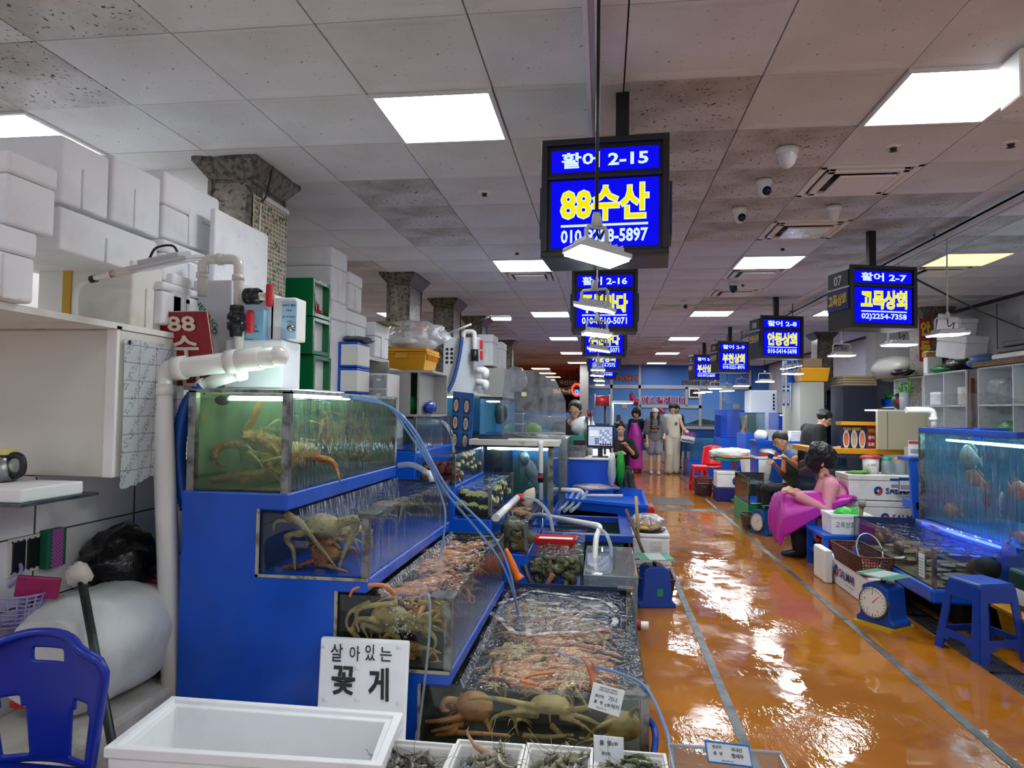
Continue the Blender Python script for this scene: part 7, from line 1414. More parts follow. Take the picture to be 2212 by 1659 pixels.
def stool2():
    m = mat('stool_blue', '0c3a9c', .3); t = thing('plastic_stool', 'blue plastic stool with arched legs standing by the drain grate', 'stool', (0, 0, 0)); h, w = .48, .30
    def leg_face(s, ax):
        k0, k1 = .185, .125; b = B()
        def q(u, z): w_ = k0+(k1-k0)*z/h; return V((u*w_, s*w_, z)) if ax == 0 else V((s*w_, u*w_, z))
        nu, nv = 16, 20; idx = {}
        for j in range(nv):
            for i in range(nu):
                u, z = (i+.5)/nu*2-1, (j+.5)/nv
                if abs(u) < .58 and ((.30 < z < .80) or z < .14+.08*(1-(u/.58)**2)): continue
                f = []
                for ii, jj in ((i, j), (i+1, j), (i+1, j+1), (i, j+1)):
                    if (ii, jj) not in idx: idx[(ii, jj)] = len(b.v); b.v.append(tuple(q(ii/nu*2-1, jj/nv*(h-.03))))
                    f.append(idx[(ii, jj)])
                b.f.append(f); b.sm.append(False); b.mi.append(0)
        b.build('leg_panel', m, t, solid=.012)
    for s in (-1, 1):
        for ax in (0, 1): leg_face(s, ax)
    B().frustum((0, 0, h-.045), (.275, .275), (.255, .255), .045).build('seat', m, t, bevel=.016, seg=3); B().lathe([(.014, 0), (0, .001)], (0, 0, h+.001), n=12).build('drip_hole', m_black, t); return t
t = stool2(); t.location = (2.47, 4.98, 0); t.rotation_euler = (0, 0, .3)
t = thing('yellow_crate', 'yellow crate on the floor behind the blue stool', 'crate', (2.95, 4.9, 0)); B().frustum((2.98, 4.95, 0), (.5, .5), (.58, .58), .24).build('body', m_yel, t, bevel=.01); B().cb((2.98, 4.95, .245), (.62, .62, .03)).build('rim', m_yel, t, bevel=.006)
t = thing('green_jug', 'dark green capped jug with white label at the picture edge', 'jug', (2.9, 5.1, .262)); B().box((2.76, 4.98, .262), (3.02, 5.22, .52)).build('body', mat('jug_green', '123a34', .35), t, bevel=.02); B().box((2.757, 5.0, .3), (2.762, 5.16, .4)).build('label', m_tag, t)
# bench with open foam box, mallet
t = thing('blue_bench', 'blue plastic bench holding the open foam box of green bags', 'bench', (2.3, 7.5, 0)); B().box((2.12, 7.12, .34), (2.75, 7.7, .38)).build('top', m_blue2, t, bevel=.008); 
for x in (2.15, 2.7):
    for y in (7.15, 7.66): B().box((x-.025, y-.025, 0), (x+.025, y+.025, .34)).build('leg', m_blue2, t)
B().box((2.13, 7.13, .15), (2.74, 7.69, .17)).build('shelf', m_blue2, t)
tray([V((2.2, 7.14, 0)), V((2.58, 7.14, 0)), V((2.58, 7.45, 0)), V((2.2, 7.45, 0))], .58, .382, 'open white foam box with handwriting and green bags on the blue bench', wall=.03)
text('고목상회 71', (2.36, 7.135, .48), (1, 0, 0), (0, 0, 1), m_ink, [o for o in bpy.data.objects if o.name.startswith('styrofoam_box') and o.type == 'EMPTY'][-1], 'handwriting', w=.24, h=.06)
blob((2.4, 7.3, .58), (.11, .09, .05), 'green_bag', 'bright green bags stuffed in the open foam box', mat('lime_green', '3ac040', .35, bmp=(20, .6)), seed=50, amp=.4)
a, c = P(1862, 1095, Y=7.05), P(1850, 1172, Y=7.0); t = thing('mallet', 'worn wooden mallet leaning on the low tank', 'mallet', c); B().tube([a, c, V((c.x, c.y-.02, 0))], .02, 8).build('shaft', mat('worn_wood', '6a5c48', .7), t); B().tube([a, a+V((.0, 0, .06))], [.03, .036], 10).build('head', mat('worn_wood2', '8c8470', .7), t)
# stack of salmon boxes with jars on top
for k, (z0, z1) in enumerate(((.35, .62), (.63, .90))):
    a = P(1838, 1100, Y=7.95); x0, x1 = 2.64, 3.42
    t = thing('salmon_box', ('lower', 'upper')[k]+' white salmon box of the stack behind the seated woman', 'box', ((x0+x1)/2, 8.3, z0)); B().box((x0, 7.95+.02*k, z0), (x1, 8.4, z1-.06)).build('body', m_styro2, t, bevel=.01); B().box((x0-.005, 7.945+.02*k, z1-.058), (x1+.005, 8.405, z1)).build('lid', m_styro2, t, bevel=.008); boxlogo(t, (x0+.36 if k == 0 else x0+.3, 7.944+.02*k, (z0+z1)/2-.03), (1, 0, 0), 1.3)
one(B().box((2.6, 7.9, 0), (3.45, 8.45, .345)), 'box_riser', m_blue2, 'blue riser under the stack of salmon boxes', 'riser')
t = thing('paint_pail', 'white printed pail with red film on the salmon boxes', 'pail', (2.95, 8.2, .905)); B().lathe([(0, 0), (.08, 0), (.086, .17), (0, .17)], (2.95, 8.2, .905), n=18).build('pail', m_white, t); text('S 102', (2.93, 8.113, 1.0), (1, 0, 0), (0, 0, 1), m_ink, t, w=.09, h=.025); B().ball((2.95, 8.2, 1.08), (.12, .1, .03), 14, 8, fn=lambda q, p: q*(1+.2*noise.noise(p*4))).build('film', mat('red_film', 'c8404a', .3, bmp=(16, .5)), t)
for i, (x, c) in enumerate(((3.1, '1c9a78'), (3.23, 'e08a28'))):
    t = thing('glass_jar', 'clear jar with '+('teal', 'orange')[i]+' lid on the salmon boxes', 'jar', (x, 8.15, .905)); B().lathe([(0, 0), (.055, 0), (.058, .13), (.045, .15)], (x, 8.15, .905), n=16).build('jar', m_acre, t); B().lathe([(.05, 0), (.052, .035), (0, .035)], (x, 8.15, 1.052), n=16).build('lid', mat('lid'+c, c, .35), t)
blob((2.78, 8.1, .915), (.12, .08, .02), 'leaf_vegetable', 'green leaves on the salmon boxes', mat('leaf_green', '6aa04a', .5), 'vegetable', 51, .5)
# yellow topped corner tank
ty_ = tank('live_fish_tank', 'dark corner tank with a bright yellow rim behind the seated woman', 2.45, 3.4, 8.45, 9.25, .45, 1.1, 1.05, 'frbl', {'b': m_dkin}, posts=('fl',), pw_=.03)
for q in (((2.40, 8.4, 1.1), (3.45, 8.52, 1.16)), ((2.40, 8.52, 1.1), (2.52, 9.3, 1.16))): B().box(*q).build('rim', m_yel, ty_, bevel=.004)
one(B().box((2.43, 8.44, 0), (3.42, 9.3, .445)), 'tank_plinth', m_blue2, 'blue base under the yellow rimmed tank', 'base')
for i in range(3): fish(.4, m_fdark, ('near', 'middle', 'far')[i]+' dim fish in the yellow rimmed tank', (2.65+.2*i, 8.8+.05*i, .7), (0, 0, 1.5), .4)
# counter front with menu prints and beige board, pvc spout, vase
t = thing('menu_board', 'navy and red printed board with three oval sashimi dishes', 'menu', (2.95, 8.6, 1.17)); a, c = P(1818, 918, Y=8.55), P(1896, 972, Y=8.55)
B().box((a.x, 8.55, c.z), (c.x-.12, 8.58, a.z)).build('board', mat('menu_navy', '141c50', .5), t); B().box((c.x-.12, 8.55, c.z), (c.x+.06, 8.58, a.z)).build('red_board', mat('menu_red', '8a1420', .5), t); B().box((a.x-.02, 8.5, a.z), (c.x+.06, 8.7, a.z+.04)).build('yellow_top', m_yel, t)
W = c.x-.12-a.x; H = a.z-c.z
for k in range(3):
    u = a.x+W*(.18+.32*k); zc = c.z+H*.42; rr = (.032, .11)
    for s_, mm, nm, d in ((1, m_plate, 'dish', .002), (.72, mat('sash%d' % k, ('c86a50', 'b8a890', 'd08a78')[k], .5), 'sashimi', .003)): B().add([V((u+rr[0]*s_*1.15*cos(x), 8.55-d, zc+rr[1]*s_*sin(x))) for x in [2*pi*i/20 for i in range(20)]], [tuple(range(20))]).build(nm, mm, t)
    B().add([V((u+.02*cos(x), 8.546, zc-rr[1]+.012*sin(x))) for x in [2*pi*i/8 for i in range(8)]], [tuple(range(8))]).build('garnish', mat('garnish', '4a9a3a', .5), t)
text('각종 활어 모듬회센터', (a.x+W*.4, 8.548, a.z-.045), (1, 0, 0), (0, 0, 1), m_sy, t, w=W*.7, h=.04, bold=.03)
for k, s in enumerate(('자연산 전문', '광어 우럭', '도미 전복', '방어 문어')): text(s, (c.x-.03, 8.548, a.z-.06-.08*k), (1, 0, 0), (0, 0, 1), m_sy if k == 0 else m_lw, t, w=.15, h=.045, bold=.03)
t = thing('beige_screen', 'beige board screen of the nearer stall counter', 'screen', (3.05, 8.0, 1.16)); a, c = P(1896, 888, Y=8.3), P(2004, 968, Y=8.3); B().box((a.x, 8.3, 1.165), (c.x, 8.36, a.z)).build('board', mat('beige_board', 'b8b296', .5), t); B().box((a.x+.1, 8.297, 1.165), (a.x+.105, 8.3, a.z)).build('seam', m_grid, t); B().box((a.x, 8.3, a.z), (c.x, 8.7, a.z+.02)).build('top', m_white, t)
ztop = a.z+.021
t = thing('lucky_bamboo', 'lucky bamboo bunch in a glass vase on the beige counter', 'plant', P(1955, 886, Y=8.5)); px_ = P(1955, 886, Y=8.5); x, y = px_.x, 8.5; m_bam = mat('bamboo', '5a9a3a', .45); m_lf = mat('bamboo_leaf', '2c6a26', .5, spots=[('4a8a38', 9, .45, .65)])
B().lathe([(0, 0), (.055, 0), (.06, .2), (.057, .2), (.052, .01), (0, .01)], (x, y, ztop), n=18).build('vase', m_acre, t); R = random.Random(6)
for i in range(9):
    a_ = 2*pi*i/9; r = .03; q0 = V((x+r*cos(a_), y+r*sin(a_), ztop+.01)); q1 = q0+V((.03*cos(a_), .03*sin(a_), R.uniform(.24, .34))); B().tube([q0*(1-f)+q1*f for f in [k/8 for k in range(9)]], [.008+.002*(k % 2) for k in range(9)], 6).build('stalk', m_bam, t)
    b = B()
    for k in range(7):
        f = .55+.45*k/6; p = q0*(1-f)+q1*f; an = R.uniform(0, 6.28); d = V((cos(an), sin(an), R.uniform(.1, 1.2))).normalized(); s_ = d.cross(V((0, 0, 1))).normalized()*.010; L = R.uniform(.06, .1); b.add([p, p+d*L*.5+s_, p+d*L+V((0, 0, -.012)), p+d*L*.5-s_], [(0, 1, 2, 3)])
    b.build('leaves', m_lf, t)
one(B().lathe([(0, 0), (.10, 0), (.10, .02), (0, .02)], (x, 8.62, ztop+.12), n=24, M=rx(pi/2)), 'round_plaque', m_black, 'black round plaque with a red centre behind the bamboo', 'plaque'); B().lathe([(.035, 0), (0, .003)], (x-.02, 8.597, ztop+.12), n=14, M=rx(pi/2)).build('centre', m_vred, bpy.data.objects['round_plaque']); bpy.data.objects['round_plaque'].location.z = ztop+.001
t = thing('spout_pipe', 'white pipe spout bent over the beige counter', 'pipe', P(2016, 930, Y=7.1)); pipe(t, bend(P(1957, 886, Y=7.1), P(2016, 886, Y=7.1), P(2018, 935, Y=7.1), .05), .03, collars=((P(2016, 905, Y=7.1), (0, 0, 1)),)); B().tube([P(2018, 930, Y=7.1), V((P(2018, 930, Y=7.1).x, 7.1, 0))], .03).build('pipe', m_pvc, t)
t = thing('blue_shelf', 'blue plastic stand with printed payment cards beside the tall tank', 'stand', (2.75, 7.3, 0)); a, c = P(1965, 988, Y=7.3), P(2000, 1085, Y=7.3)
B().box((a.x, 7.3, a.z-.04), (c.x+.08, 7.6, a.z)).build('top', m_blue2, t, bevel=.006); B().prism([(a.x, a.z-.03), (a.x+.06, a.z-.03), (a.x+.12, c.z), (a.x+.14, 0), (a.x+.10, 0), (a.x+.02, c.z)], 1, 7.3, 7.34).build('side', m_blue2, t); B().box((a.x+.05, 7.3, c.z-.08), (c.x+.06, 7.6, c.z)).build('shelf', m_blue2, t, bevel=.006); B().box((c.x+.04, 7.3, 0), (c.x+.08, 7.6, a.z)).build('post', m_blue2, t)
for i, (px, py, w_, h_) in enumerate(((1976, 968, .12, .15), (1932, 1045, .1, .12), (1955, 1046, .13, .15))):
    p = P(px, py, Y=7.27 if i == 0 else 7.94); q = one(B().cb(p, (w_, .005, h_)), 'payment_card', m_tag, ('printed card with two tiny portraits standing on the blue stand', 'blue edged card hung on the salmon boxes', 'white card hung on the salmon boxes')[i], 'card')
    B().cb(p+V((0, -.004, h_*.36)), (w_*.94, .002, h_*.2)).build('heading', m_logo_b if i else m_logo_r, q)
    for k in range(3): B().cb(p+V((0, -.004, h_*(-.1-.1*k))), (w_*.7, .002, .006)).build('print_line', m_ink2, q)
# wall shelving
m_cub = mat('cubby_white', 'd0d4d8', .5)
def cubby(y0, y1, z0, z1, cols, rows, label, m, X=4.3, dep=.35):
    t = thing('cubby_shelf', label, 'shelf', (X+dep/2, (y0+y1)/2, 0)); h = .018
    B().box((X+dep-.01, y0, 0), (X+dep, y1, z1)).build('back_panel', m, t); B().box((X, y0, 0), (X+dep, y1, z0)).build('base', m, t)
    for k in range(rows+1): z = z0+(z1-z0)*k/rows; B().box((X, y0, z-h/2), (X+dep-.01, y1, z+h/2)).build('shelf_board', m, t)
    for k in range(cols+1): y = y0+(y1-y0)*k/cols; B().box((X, y-h/2, z0), (X+dep-.01, y+h/2, z1)).build('divider', m, t)
    return t
cubby(10.1, 11.95, 1.25, 2.08, 2, 2, 'white cubby shelves behind the lucky bamboo', m_cub); cubby(8.95, 10.05, 1.25, 2.1, 2, 2, 'white cubby shelves with plate stacks beside the dark panel', m_cub); cubby(6.6, 8.68, 1.25, 2.1, 3, 2, 'white cubby shelves with green bags at the picture edge', m_cub)
cubby(12.0, 13.2, .9, 1.98, 3, 2, 'dark navy open shelves behind the man in black', mat('navy_shelf', '10182e', .5), X=4.0)
one(B().box((4.32, 8.69, 1.2), (4.6, 8.94, 2.1)), 'dark_divider', mat('dark_divider', '4a4244', .5), 'dark panel between the white cubby shelves', 'panel'); bpy.data.objects['dark_divider'].location.z = 1.2
one(B().box((4.3, 8.69, 0), (4.6, 8.94, 1.198)), 'cupboard_plinth', m_greyc, 'grey base under the dark panel', 'base')
for i in range(12): one(B().lathe([(0, 0), (.11, .004), (.13, .02), (.125, .02), (0, .01)], (4.46, 9.2, 1.689+.018*i), n=16), 'dish_plate', m_white, 'white plate stacked in the cubby shelves', 'plate', 'plates stacked in the cubby')
one(B().box((4.33, 9.65, 1.69), (4.55, 9.95, 1.86)), 'foam_trays', m_styro, 'white block of foam trays in the cubby shelves', 'tray block', bevel=.01)
one(B().frustum((4.46, 11.5, 1.675), (.16, .3), (.2, .38), .12), 'blue_tub', m_blue2, 'blue tub with green leaves in the cubby by the bamboo', 'tub'); blob((4.46, 11.5, 1.84), (.08, .15, .06), 'leaf_vegetable', 'green leaves in the blue tub', m_gbag, 'vegetable', 52, .6)
one(B().box((4.34, 8.2, 1.69), (4.58, 8.62, 1.98)), 'clear_sack', m_bag, 'clear sack of white goods on the upper cubby at the edge', 'sack', bevel=.06); blob((4.47, 7.65, 1.77), (.12, .25, .1), 'green_bag', 'green film wrapped goods on the upper cubby at the edge', m_gbag, seed=53); blob((4.46, 8.35, 1.42), (.1, .22, .09), 'green_bag', 'green bag on stacked clear lids in the lower cubby', m_gbag, seed=54)
for i in range(5): one(B().box((4.32, 8.05, 1.262+.022*i), (4.58, 8.6, 1.28+.022*i)), 'clear_cover', m_acre, 'clear lid stacked in the lower cubby', 'lid', 'stacked clear lids')
one(B().box((4.25, 6.6, 2.115), (4.7, 8.7, 2.17)), 'cardboard_sheets', mat('cardboard', '7a5c3c', .7, spots=[('5c4228', 8, .5, .65)]), 'brown cardboard sheets on top of the edge cubby', 'cardboard')
for i in range(3): one(B().box((4.25, 7.2, 2.175+.06*i), (4.65, 8.3-.1*i, 2.23+.06*i)), 'packed_bags', mat('dark_stack', '3c3c3e', .4) if i else m_styro, ('lowest white', 'dark', 'topmost dark')[i]+' packet on the cardboard sheets', 'packet', bevel=.015)
blob((4.45, 8.85, 2.2), (.15, .2, .09), 'blue_bag', 'pale blue bag on the dark panel top', mat('pale_blue_bag', '4a78b0', .35, bmp=(14, .5)), seed=55); blob((4.45, 9.4, 2.2), (.16, .3, .08), 'black_bag', 'black bag below the tilted foam box', mat('black_bin_liner', '0c0c0e', .22, bmp=(16, .7)), seed=56); blob((4.35, 9.65, 2.15), (.1, .24, .05), 'green_bag', 'green bag on the cubby below the tilted foam boxes', m_gbag, seed=57)
t = styro(-.14, .14, -.32, .32, 0, .3, 'white foam box tilted on the bags before the red banner', lid=.3); t.location = (4.5, 9.5, 2.28); t.rotation_euler = (.16, 0, .1)
t = styro(-.12, .12, -.25, .25, 0, .3, 'upper white foam box leaning over the tilted one', lid=.2); t.location = (4.55, 9.75, 2.56); t.rotation_euler = (.28, 0, .1); t = styro(4.3, 4.5, 9.95, 10.08, 2.11, 2.42, 'white foam box with brown tape standing beside the red banner', lid=0, tape=(4.29, 4.51, mat('brown_tape', 'a87a30', .4))); bpy.data.objects[t.children[-1].name].scale = (1, 1, .2); t.children[-1].location = (0, 0, .23)
t = thing('banner', 'upright red banner with yellow characters on the far column', 'sign', P(2000, 750, Y=9.45)); a, c = P(1985, 688, Y=10.13), P(2012, 765, Y=10.13); B().box((a.x, 10.12, c.z-.1), (c.x, 10.14, a.z)).build('board', mat('banner_red', 'a0182c', .5), t)
for k, s in enumerate('안동'): text(s, ((a.x+c.x)/2, 10.118, a.z-.14-.27*k), (1, 0, 0), (0, 0, 1), mat('banner_yellow', 'd8c020', .5), t, w=.13, h=.2, bold=.05)
blob((4.4, 11.2, 2.25), (.3, .55, .2), 'clear_sack', 'big clear sack of pale goods on the cubby by the bamboo', mat('pale_sack', 'b4b2ac', .35, bmp=(7, .5)), 'sack', 58, .15); blob((4.2, 10.5, 2.16), (.1, .3, .05), 'black_bag', 'crumpled black bag beside the big clear sack', mat('black_bin_liner', '0c0c0e', .22, bmp=(16, .7)), seed=59)
one(B().box((4.2, 10.1, 2.09), (4.66, 12.0, 2.105)), 'old_board', mat('brown_board', '6a5434', .7), 'old brown board under the big clear sack', 'board')
one(B().cb((4.42, 8.83, 1.6), (.03, .03, .8)), 'mop_stick', mat('wood_handle', '7a4c2c', .6), 'wooden handle hanging by the dark panel', 'handle'); bpy.data.objects['mop_stick'].location.x = 4.3
sgp = [P(2000, 1000, Y=7.7), P(2000, 870, Y=7.7), P(2006, 852, Y=7.7), P(2150, 848, Y=7.7), P(2250, 880, Y=7.7), P(2250, 1000, Y=7.7)]
one(B().add(sgp+[p+V((0, .008, 0)) for p in sgp], [tuple(range(6)), tuple(range(6, 12))]+[(i, (i+1) % 6, 6+(i+1) % 6, 6+i) for i in range(6)]), 'splash_guard', clear('scratched_acrylic2', 'f2f3f4', 1, .1, None, (1, 1, 1), ('b4b6ba', 9, .4, .8, .25)), 'rounded clear splash guard behind the tall blue lit tank', 'splash guard')
one(B().box((3.3, 7.7, 0), (4.25, 8.2, 1.2)), 'work_counter', m_greyc, 'grey work counter behind the rounded splash guard', 'counter'); blob((3.75, 7.95, 1.28), (.12, .12, .09), 'red_scoop', 'red plastic scoop on the grey work counter', mat('scoop_red', 'b02840', .35), 'scoop', 60, .2)
# farther stalls
t = thing('display_fridge', 'white tall unit with a column of black holes at the far stall', 'machine', (3.2, 14.7, 0)); a, c = P(1620, 843, Y=14.65), P(1678, 890, Y=14.65); B().box((a.x, 14.65, 0), (c.x, 15.2, a.z)).build('case', m_fwhite, t, bevel=.01)
for k in range(5): B().cyl((c.x-.06, 14.64, a.z-.09-.07*k), (c.x-.06, 14.66, a.z-.09-.07*k), .022, n=10).build('vent_hole', m_black, t)
pm = [P(1690, 780, Y=12.2), P(1727, 780, Y=12.2), P(1727, 878, Y=12.2), P(1690, 878, Y=12.2)]
menu_board(pm, 'lit menu panel of oval dishes under the 2-8 sign', 4, 2, .22, emis('menu_lit', 'a8c4f0', .5)); one(B().box((pm[3].x+.05, 12.22, 0), (pm[2].x-.05, 12.4, pm[3].z)), 'menu_stand', m_greyc, 'grey stand under the lit menu panel', 'stand')
a, c = P(1728, 825, Y=11.6), P(1780, 880, Y=11.6); one(B().box((a.x, 11.6, 0), (c.x, 12.1, a.z)), 'grey_cabinet', mat('cab_grey', '9a9a92', .5), 'grey cabinet door beside the lit menu panel', 'cabinet')
t = thing('yellow_crate', 'yellow crate with a brown sack on the far grey cabinet', 'crate', P(1765, 820, Y=11.8)); B().frustum((3.35, 11.85, 2.07), (.4, .4), (.46, .46), .22).build('body', m_yel, t, bevel=.01); one(B().frustum((3.2, 12.3, 2.07), (.26, .3), (.3, .34), .42), 'blue_crate', m_blue2, 'blue crate stacked behind the far yellow crate', 'crate'); one(B().box((3.2, 11.75, 2.295), (3.5, 12.0, 2.45)), 'brown_sack', mat('kraft', '8a7458', .7), 'brown kraft sack in the far yellow crate', 'sack', bevel=.02)
for i in range(4): one(B().box((3.7, 11.4, 2.0+.04*i), (4.2, 12.0, 2.035+.04*i)), 'folded_carton', mat('carton', '8c7a5c', .7), 'folded carton lying on the dark shelves', 'carton', 'folded cartons', bevel=.004)
one(B().box((3.7, 11.4, 0), (4.2, 12.0, 1.998)), 'dark_cupboard', mat('dark_cup', '1a2030', .5), 'dark cupboard under the folded cartons', 'cupboard')
# blue lit shelf tanks and shelf with foam trays
for i, (x0, x1, lab) in enumerate(((2.72, 3.05, 'small dim tank at the end of the far shelf'), (3.3, 3.78, 'first blue lit tank on the far shelf'), (3.82, 4.28, 'second blue lit tank on the far shelf'))):
    Y = 13.75; q = tank('aquarium', lab, x0, x1, Y, Y+.8, 1.15, 1.55, 1.5, 'frbl', {'b': mat('lit_blue', '2a5ae0', .5) if i else mat('dim_green', '4a6a64', .5)}, posts=(), rim=m_rimb)
    if i: B().tube([(x0+.04, Y+.1, 1.52), (x1-.04, Y+.1, 1.52)], .01).build('lamp_tube', emis('blue_tube', '5a80ff', 9), q)
one(B().box((2.68, 13.68, 0), (4.33, 14.58, 1.148)), 'tank_rack', m_blue2, 'blue rack under the far shelf tanks', 'rack')
t = thing('goods_shelf', 'blue shelf of foam trays and bags behind the seated man', 'shelf', (2.75, 11.3, 0)); B().box((2.3, 11.0, 1.10), (3.3, 11.5, 1.13)).build('board', m_blue2, t); B().box((2.3, 11.0, .86), (3.3, 11.5, .89)).build('board', m_white, t)
for x in (2.32, 3.26): B().box((x, 11.02, 0), (x+.03, 11.48, 1.1)).build('post', m_blue2, t)
for i in range(7): one(B().cb((2.98, 11.2, 1.142+.022*i), (.26, .2, .018)), 'foam_tray', m_white, 'white foam tray in the stack on the blue shelf', 'tray', 'stacked foam trays'); 
for i in range(3): one(B().cb((2.72, 11.2, 1.142+.022*i), (.22, .2, .018)), 'paper_stack', m_white, 'white paper wad on the blue shelf', 'paper', 'paper wads')
blob((2.42, 11.2, 1.2), (.1, .12, .09), 'white_bag', 'white bags at the end of the blue shelf', mat('white_bag', 'dfe0e2', .4, bmp=(12, .6)), seed=61); one(B().frustum((2.58, 11.2, 1.132), (.12, .12), (.14, .14), .16), 'grey_bin', mat('bin_grey', 'a8aca4', .5), 'grey bin with a white liner on the blue shelf', 'bin'); blob((2.5, 11.15, .96), (.14, .12, .06), 'white_bag', 'white bag in a red tray below the blue shelf', mat('white_bag', 'dfe0e2', .4), seed=62); one(B().frustum((2.5, 11.15, .892), (.26, .2), (.32, .26), .05), 'red_tray', m_redp, 'red tray on the lower white shelf', 'tray')
# cutting table, bags, chair and boxes
t = thing('cutting_table', 'blue cutting table with a green edge heaped with wrapped fish', 'table', (2.4, 13.0, 0)); B().box((1.98, 12.7, .70), (2.85, 13.4, .75)).build('top', mat('edge_green', '1a8a5a', .4), t, bevel=.006)
for x in (2.5, 2.76): B().prism([(x-.13, .70), (x+.13, .70), (x+.05, .0), (x-.05, 0)], 1, 12.72, 12.76).prism([(x-.13, .70), (x+.13, .70), (x+.05, .0), (x-.05, 0)], 1, 13.34, 13.38).build('leg', m_blue2, t)
B().box((2.36, 12.74, .5), (2.85, 13.36, .69)).build('apron', m_blue2, t); blob((2.3, 12.95, .82), (.38, .26, .1), 'wrapped_fish', 'white plastic wrapped fish heap on the cutting table', mat('wrap_white', 'dcdcd8', .3, bmp=(10, .8), spots=[('5a5c5e', 6, .6, .7)]), 'wrapped fish', 63, .3); blob((2.35, 12.75, .77), (.3, .08, .03), 'salmon_fillet', 'orange salmon pieces along the cutting table front', mat('salmon', 'e0855a', .4), 'fish', 64, .3)
blob((2.72, 12.85, .79), (.1, .1, .05), 'green_bag', 'green bag at the corner of the cutting table', m_gbag, seed=65)
a = P(1632, 1035, Y=12.6)
one(B().grid(lambda u, v: V((a.x+(.17+.09*(1-v)+.014*sin(u*40+v*7))*cos(2*pi*u), 12.55+(.1+.03*noise.noise(V((u*6, v*4, 0))))*sin(2*pi*u), .02+.72*(1-v))), 40, 20, closeu=True), 'white_sack', mat('white_sack', 'd8dadc', .5, bmp=(8, .6)), 'tall white plastic sack hanging at the cutting table leg', 'sack')
styro(1.98, 2.4, 12.6, 13.0, .24, .52, 'white printed foam box under the cutting table', lid=.2); boxlogo([o for o in bpy.data.objects if o.name.startswith('styrofoam_box') and o.type == 'EMPTY'][-1], (2.32, 12.594, .36), (1, 0, 0), 2.2, False); one(B().box((1.97, 12.58, 0), (2.42, 13.0, .235)), 'navy_box', mat('box_navy', '1a1e6a', .5), 'navy printed box under the white one below the cutting table', 'box', bevel=.006); one(B().box((2.44, 12.6, 0), (2.6, 12.9, .3)), 'blue_jug', mat('jug_blue', '1a2a8a', .3), 'dark blue jug beside the navy box', 'jug', bevel=.03)
one(B().lathe([(0, 0), (.09, .005), (.12, .07), (.11, .07), (0, .012)], (2.3, 12.4, 0), n=18), 'steel_bowl', m_steel, 'steel bowl on the floor below the navy box', 'bowl')
t = thing('plastic_chair', 'red plastic chair with a round sticker at the far aisle side', 'chair', (1.95, 14.8, 0)); a = P(1533, 985, Y=14.8); x, y = a.x, 14.8
B().grid(lambda u, v: V((x+.05+.2*(u-.5)*2+.06*v, y+.25+.08*v-.05*(2*u-1)**2, .45+.42*v-.05*(2*u-1)**2*v)), 12, 12).build('backrest', m_redp, t, solid=.02); B().grid(lambda u, v: V((x-.2+.42*u, y-.2+.45*v, .45-.02*sin(pi*u))), 8, 8).build('seat', m_redp, t, solid=.02)
for sx in (0, 1):
    for sy in (0, 1): B().tube([(x-.17+.36*sx, y-.17+.38*sy, .45), (x-.2+.42*sx, y-.2+.44*sy, 0)], .02, 8).build('leg', m_redp, t)
B().lathe([(.035, 0), (0, .002)], (x+.12, y+.27, .78), n=14, M=rx(pi/2)).build('sticker', m_sy, t)
a = P(1512, 1030, Y=14.2); stool(a.x, 14.3, .5, .3, 'red plastic stool in front of the far red chair', m_redp, 'plastic_stool'); 
for k in range(3): basket(1.72, 2.02, 13.3, 13.75, .005+.10*k, .12+.10*k, ('bottom', 'middle', 'top')[k]+' brown basket of the stack by the far red stool', m_brown)
tank('live_fish_tank', 'glass tank with a green edge between the seated people', 1.98, 2.4, 9.9, 10.9, .3, .66, .58, 'frbl', {'b': m_dkol, 'l': clear('green_glass', 'd0e0c0', .8)}, posts=('fl',)); one(B().box((1.97, 9.88, 0), (2.42, 10.92, .295)), 'tank_plinth', mat('base_green', '1a9a60', .4), 'green and dark base under the glass tank between the seated people', 'base')
tank('live_fish_tank', 'far small tank by the mural wall', 2.05, 2.9, 17.0, 18.2, .4, .9, .84, 'frbl', {'b': m_aqb}, posts=()); one(B().box((2.03, 16.98, 0), (2.92, 18.2, .395)), 'tank_plinth', m_blue2, 'blue base under the far small tank', 'base'); tank('aquarium', 'far upper tank glowing blue beside the mural', 2.6, 3.3, 16.0, 16.9, 1.0, 1.6, 1.5, 'frbl', {'b': mat('lit_blue', '2a5ae0', .5)}, posts=(), rim=m_rimb); one(B().box((2.58, 15.98, 0), (3.32, 16.92, .995)), 'tank_plinth', m_blue2, 'blue base under the far upper tank', 'base')
# far side of the left row and the next hall
for i in range(4): one(B().box((-.5, 10.6+1.7*i, 0), (.1, 11.7+1.7*i, .92)), 'stall_counter', m_blue2 if i % 2 else m_white, ('white', 'blue', 'second white', 'second blue')[i]+' counter of the stalls beyond the till', 'counter')
for i in range(3): tank('aquarium', ('near', 'middle', 'far')[i]+' lit aquarium on the counters beyond the till', -1.5, -.6, 10.8+2.2*i, 12.4+2.2*i, 1.0, 1.5, 1.45, 'frbl', {'b': m_aqb}, posts=(), rim=m_rimb); one(B().box((-1.52, 10.78+2.2*i, 0), (-.58, 12.42+2.2*i, .995)), 'tank_plinth', m_blue2, ('near', 'middle', 'far')[i]+' blue base beyond the till', 'base')
e_w = emis('warm_tube', 'ffb070', 14)  # added light for the hall beyond, where no lamps show
for i in range(5):
    t = thing('ceiling_light', 'added warm light panel of the hall beyond the doorway', 'ceiling light', (-2.2, 24+3*i, CEIL-.06), 'added warm lights of the next hall'); B().box((-2.5, 24+3*i, CEIL-.03), (-1.9, 24.6+3*i, CEIL-.022)).build('tube', e_w, t)
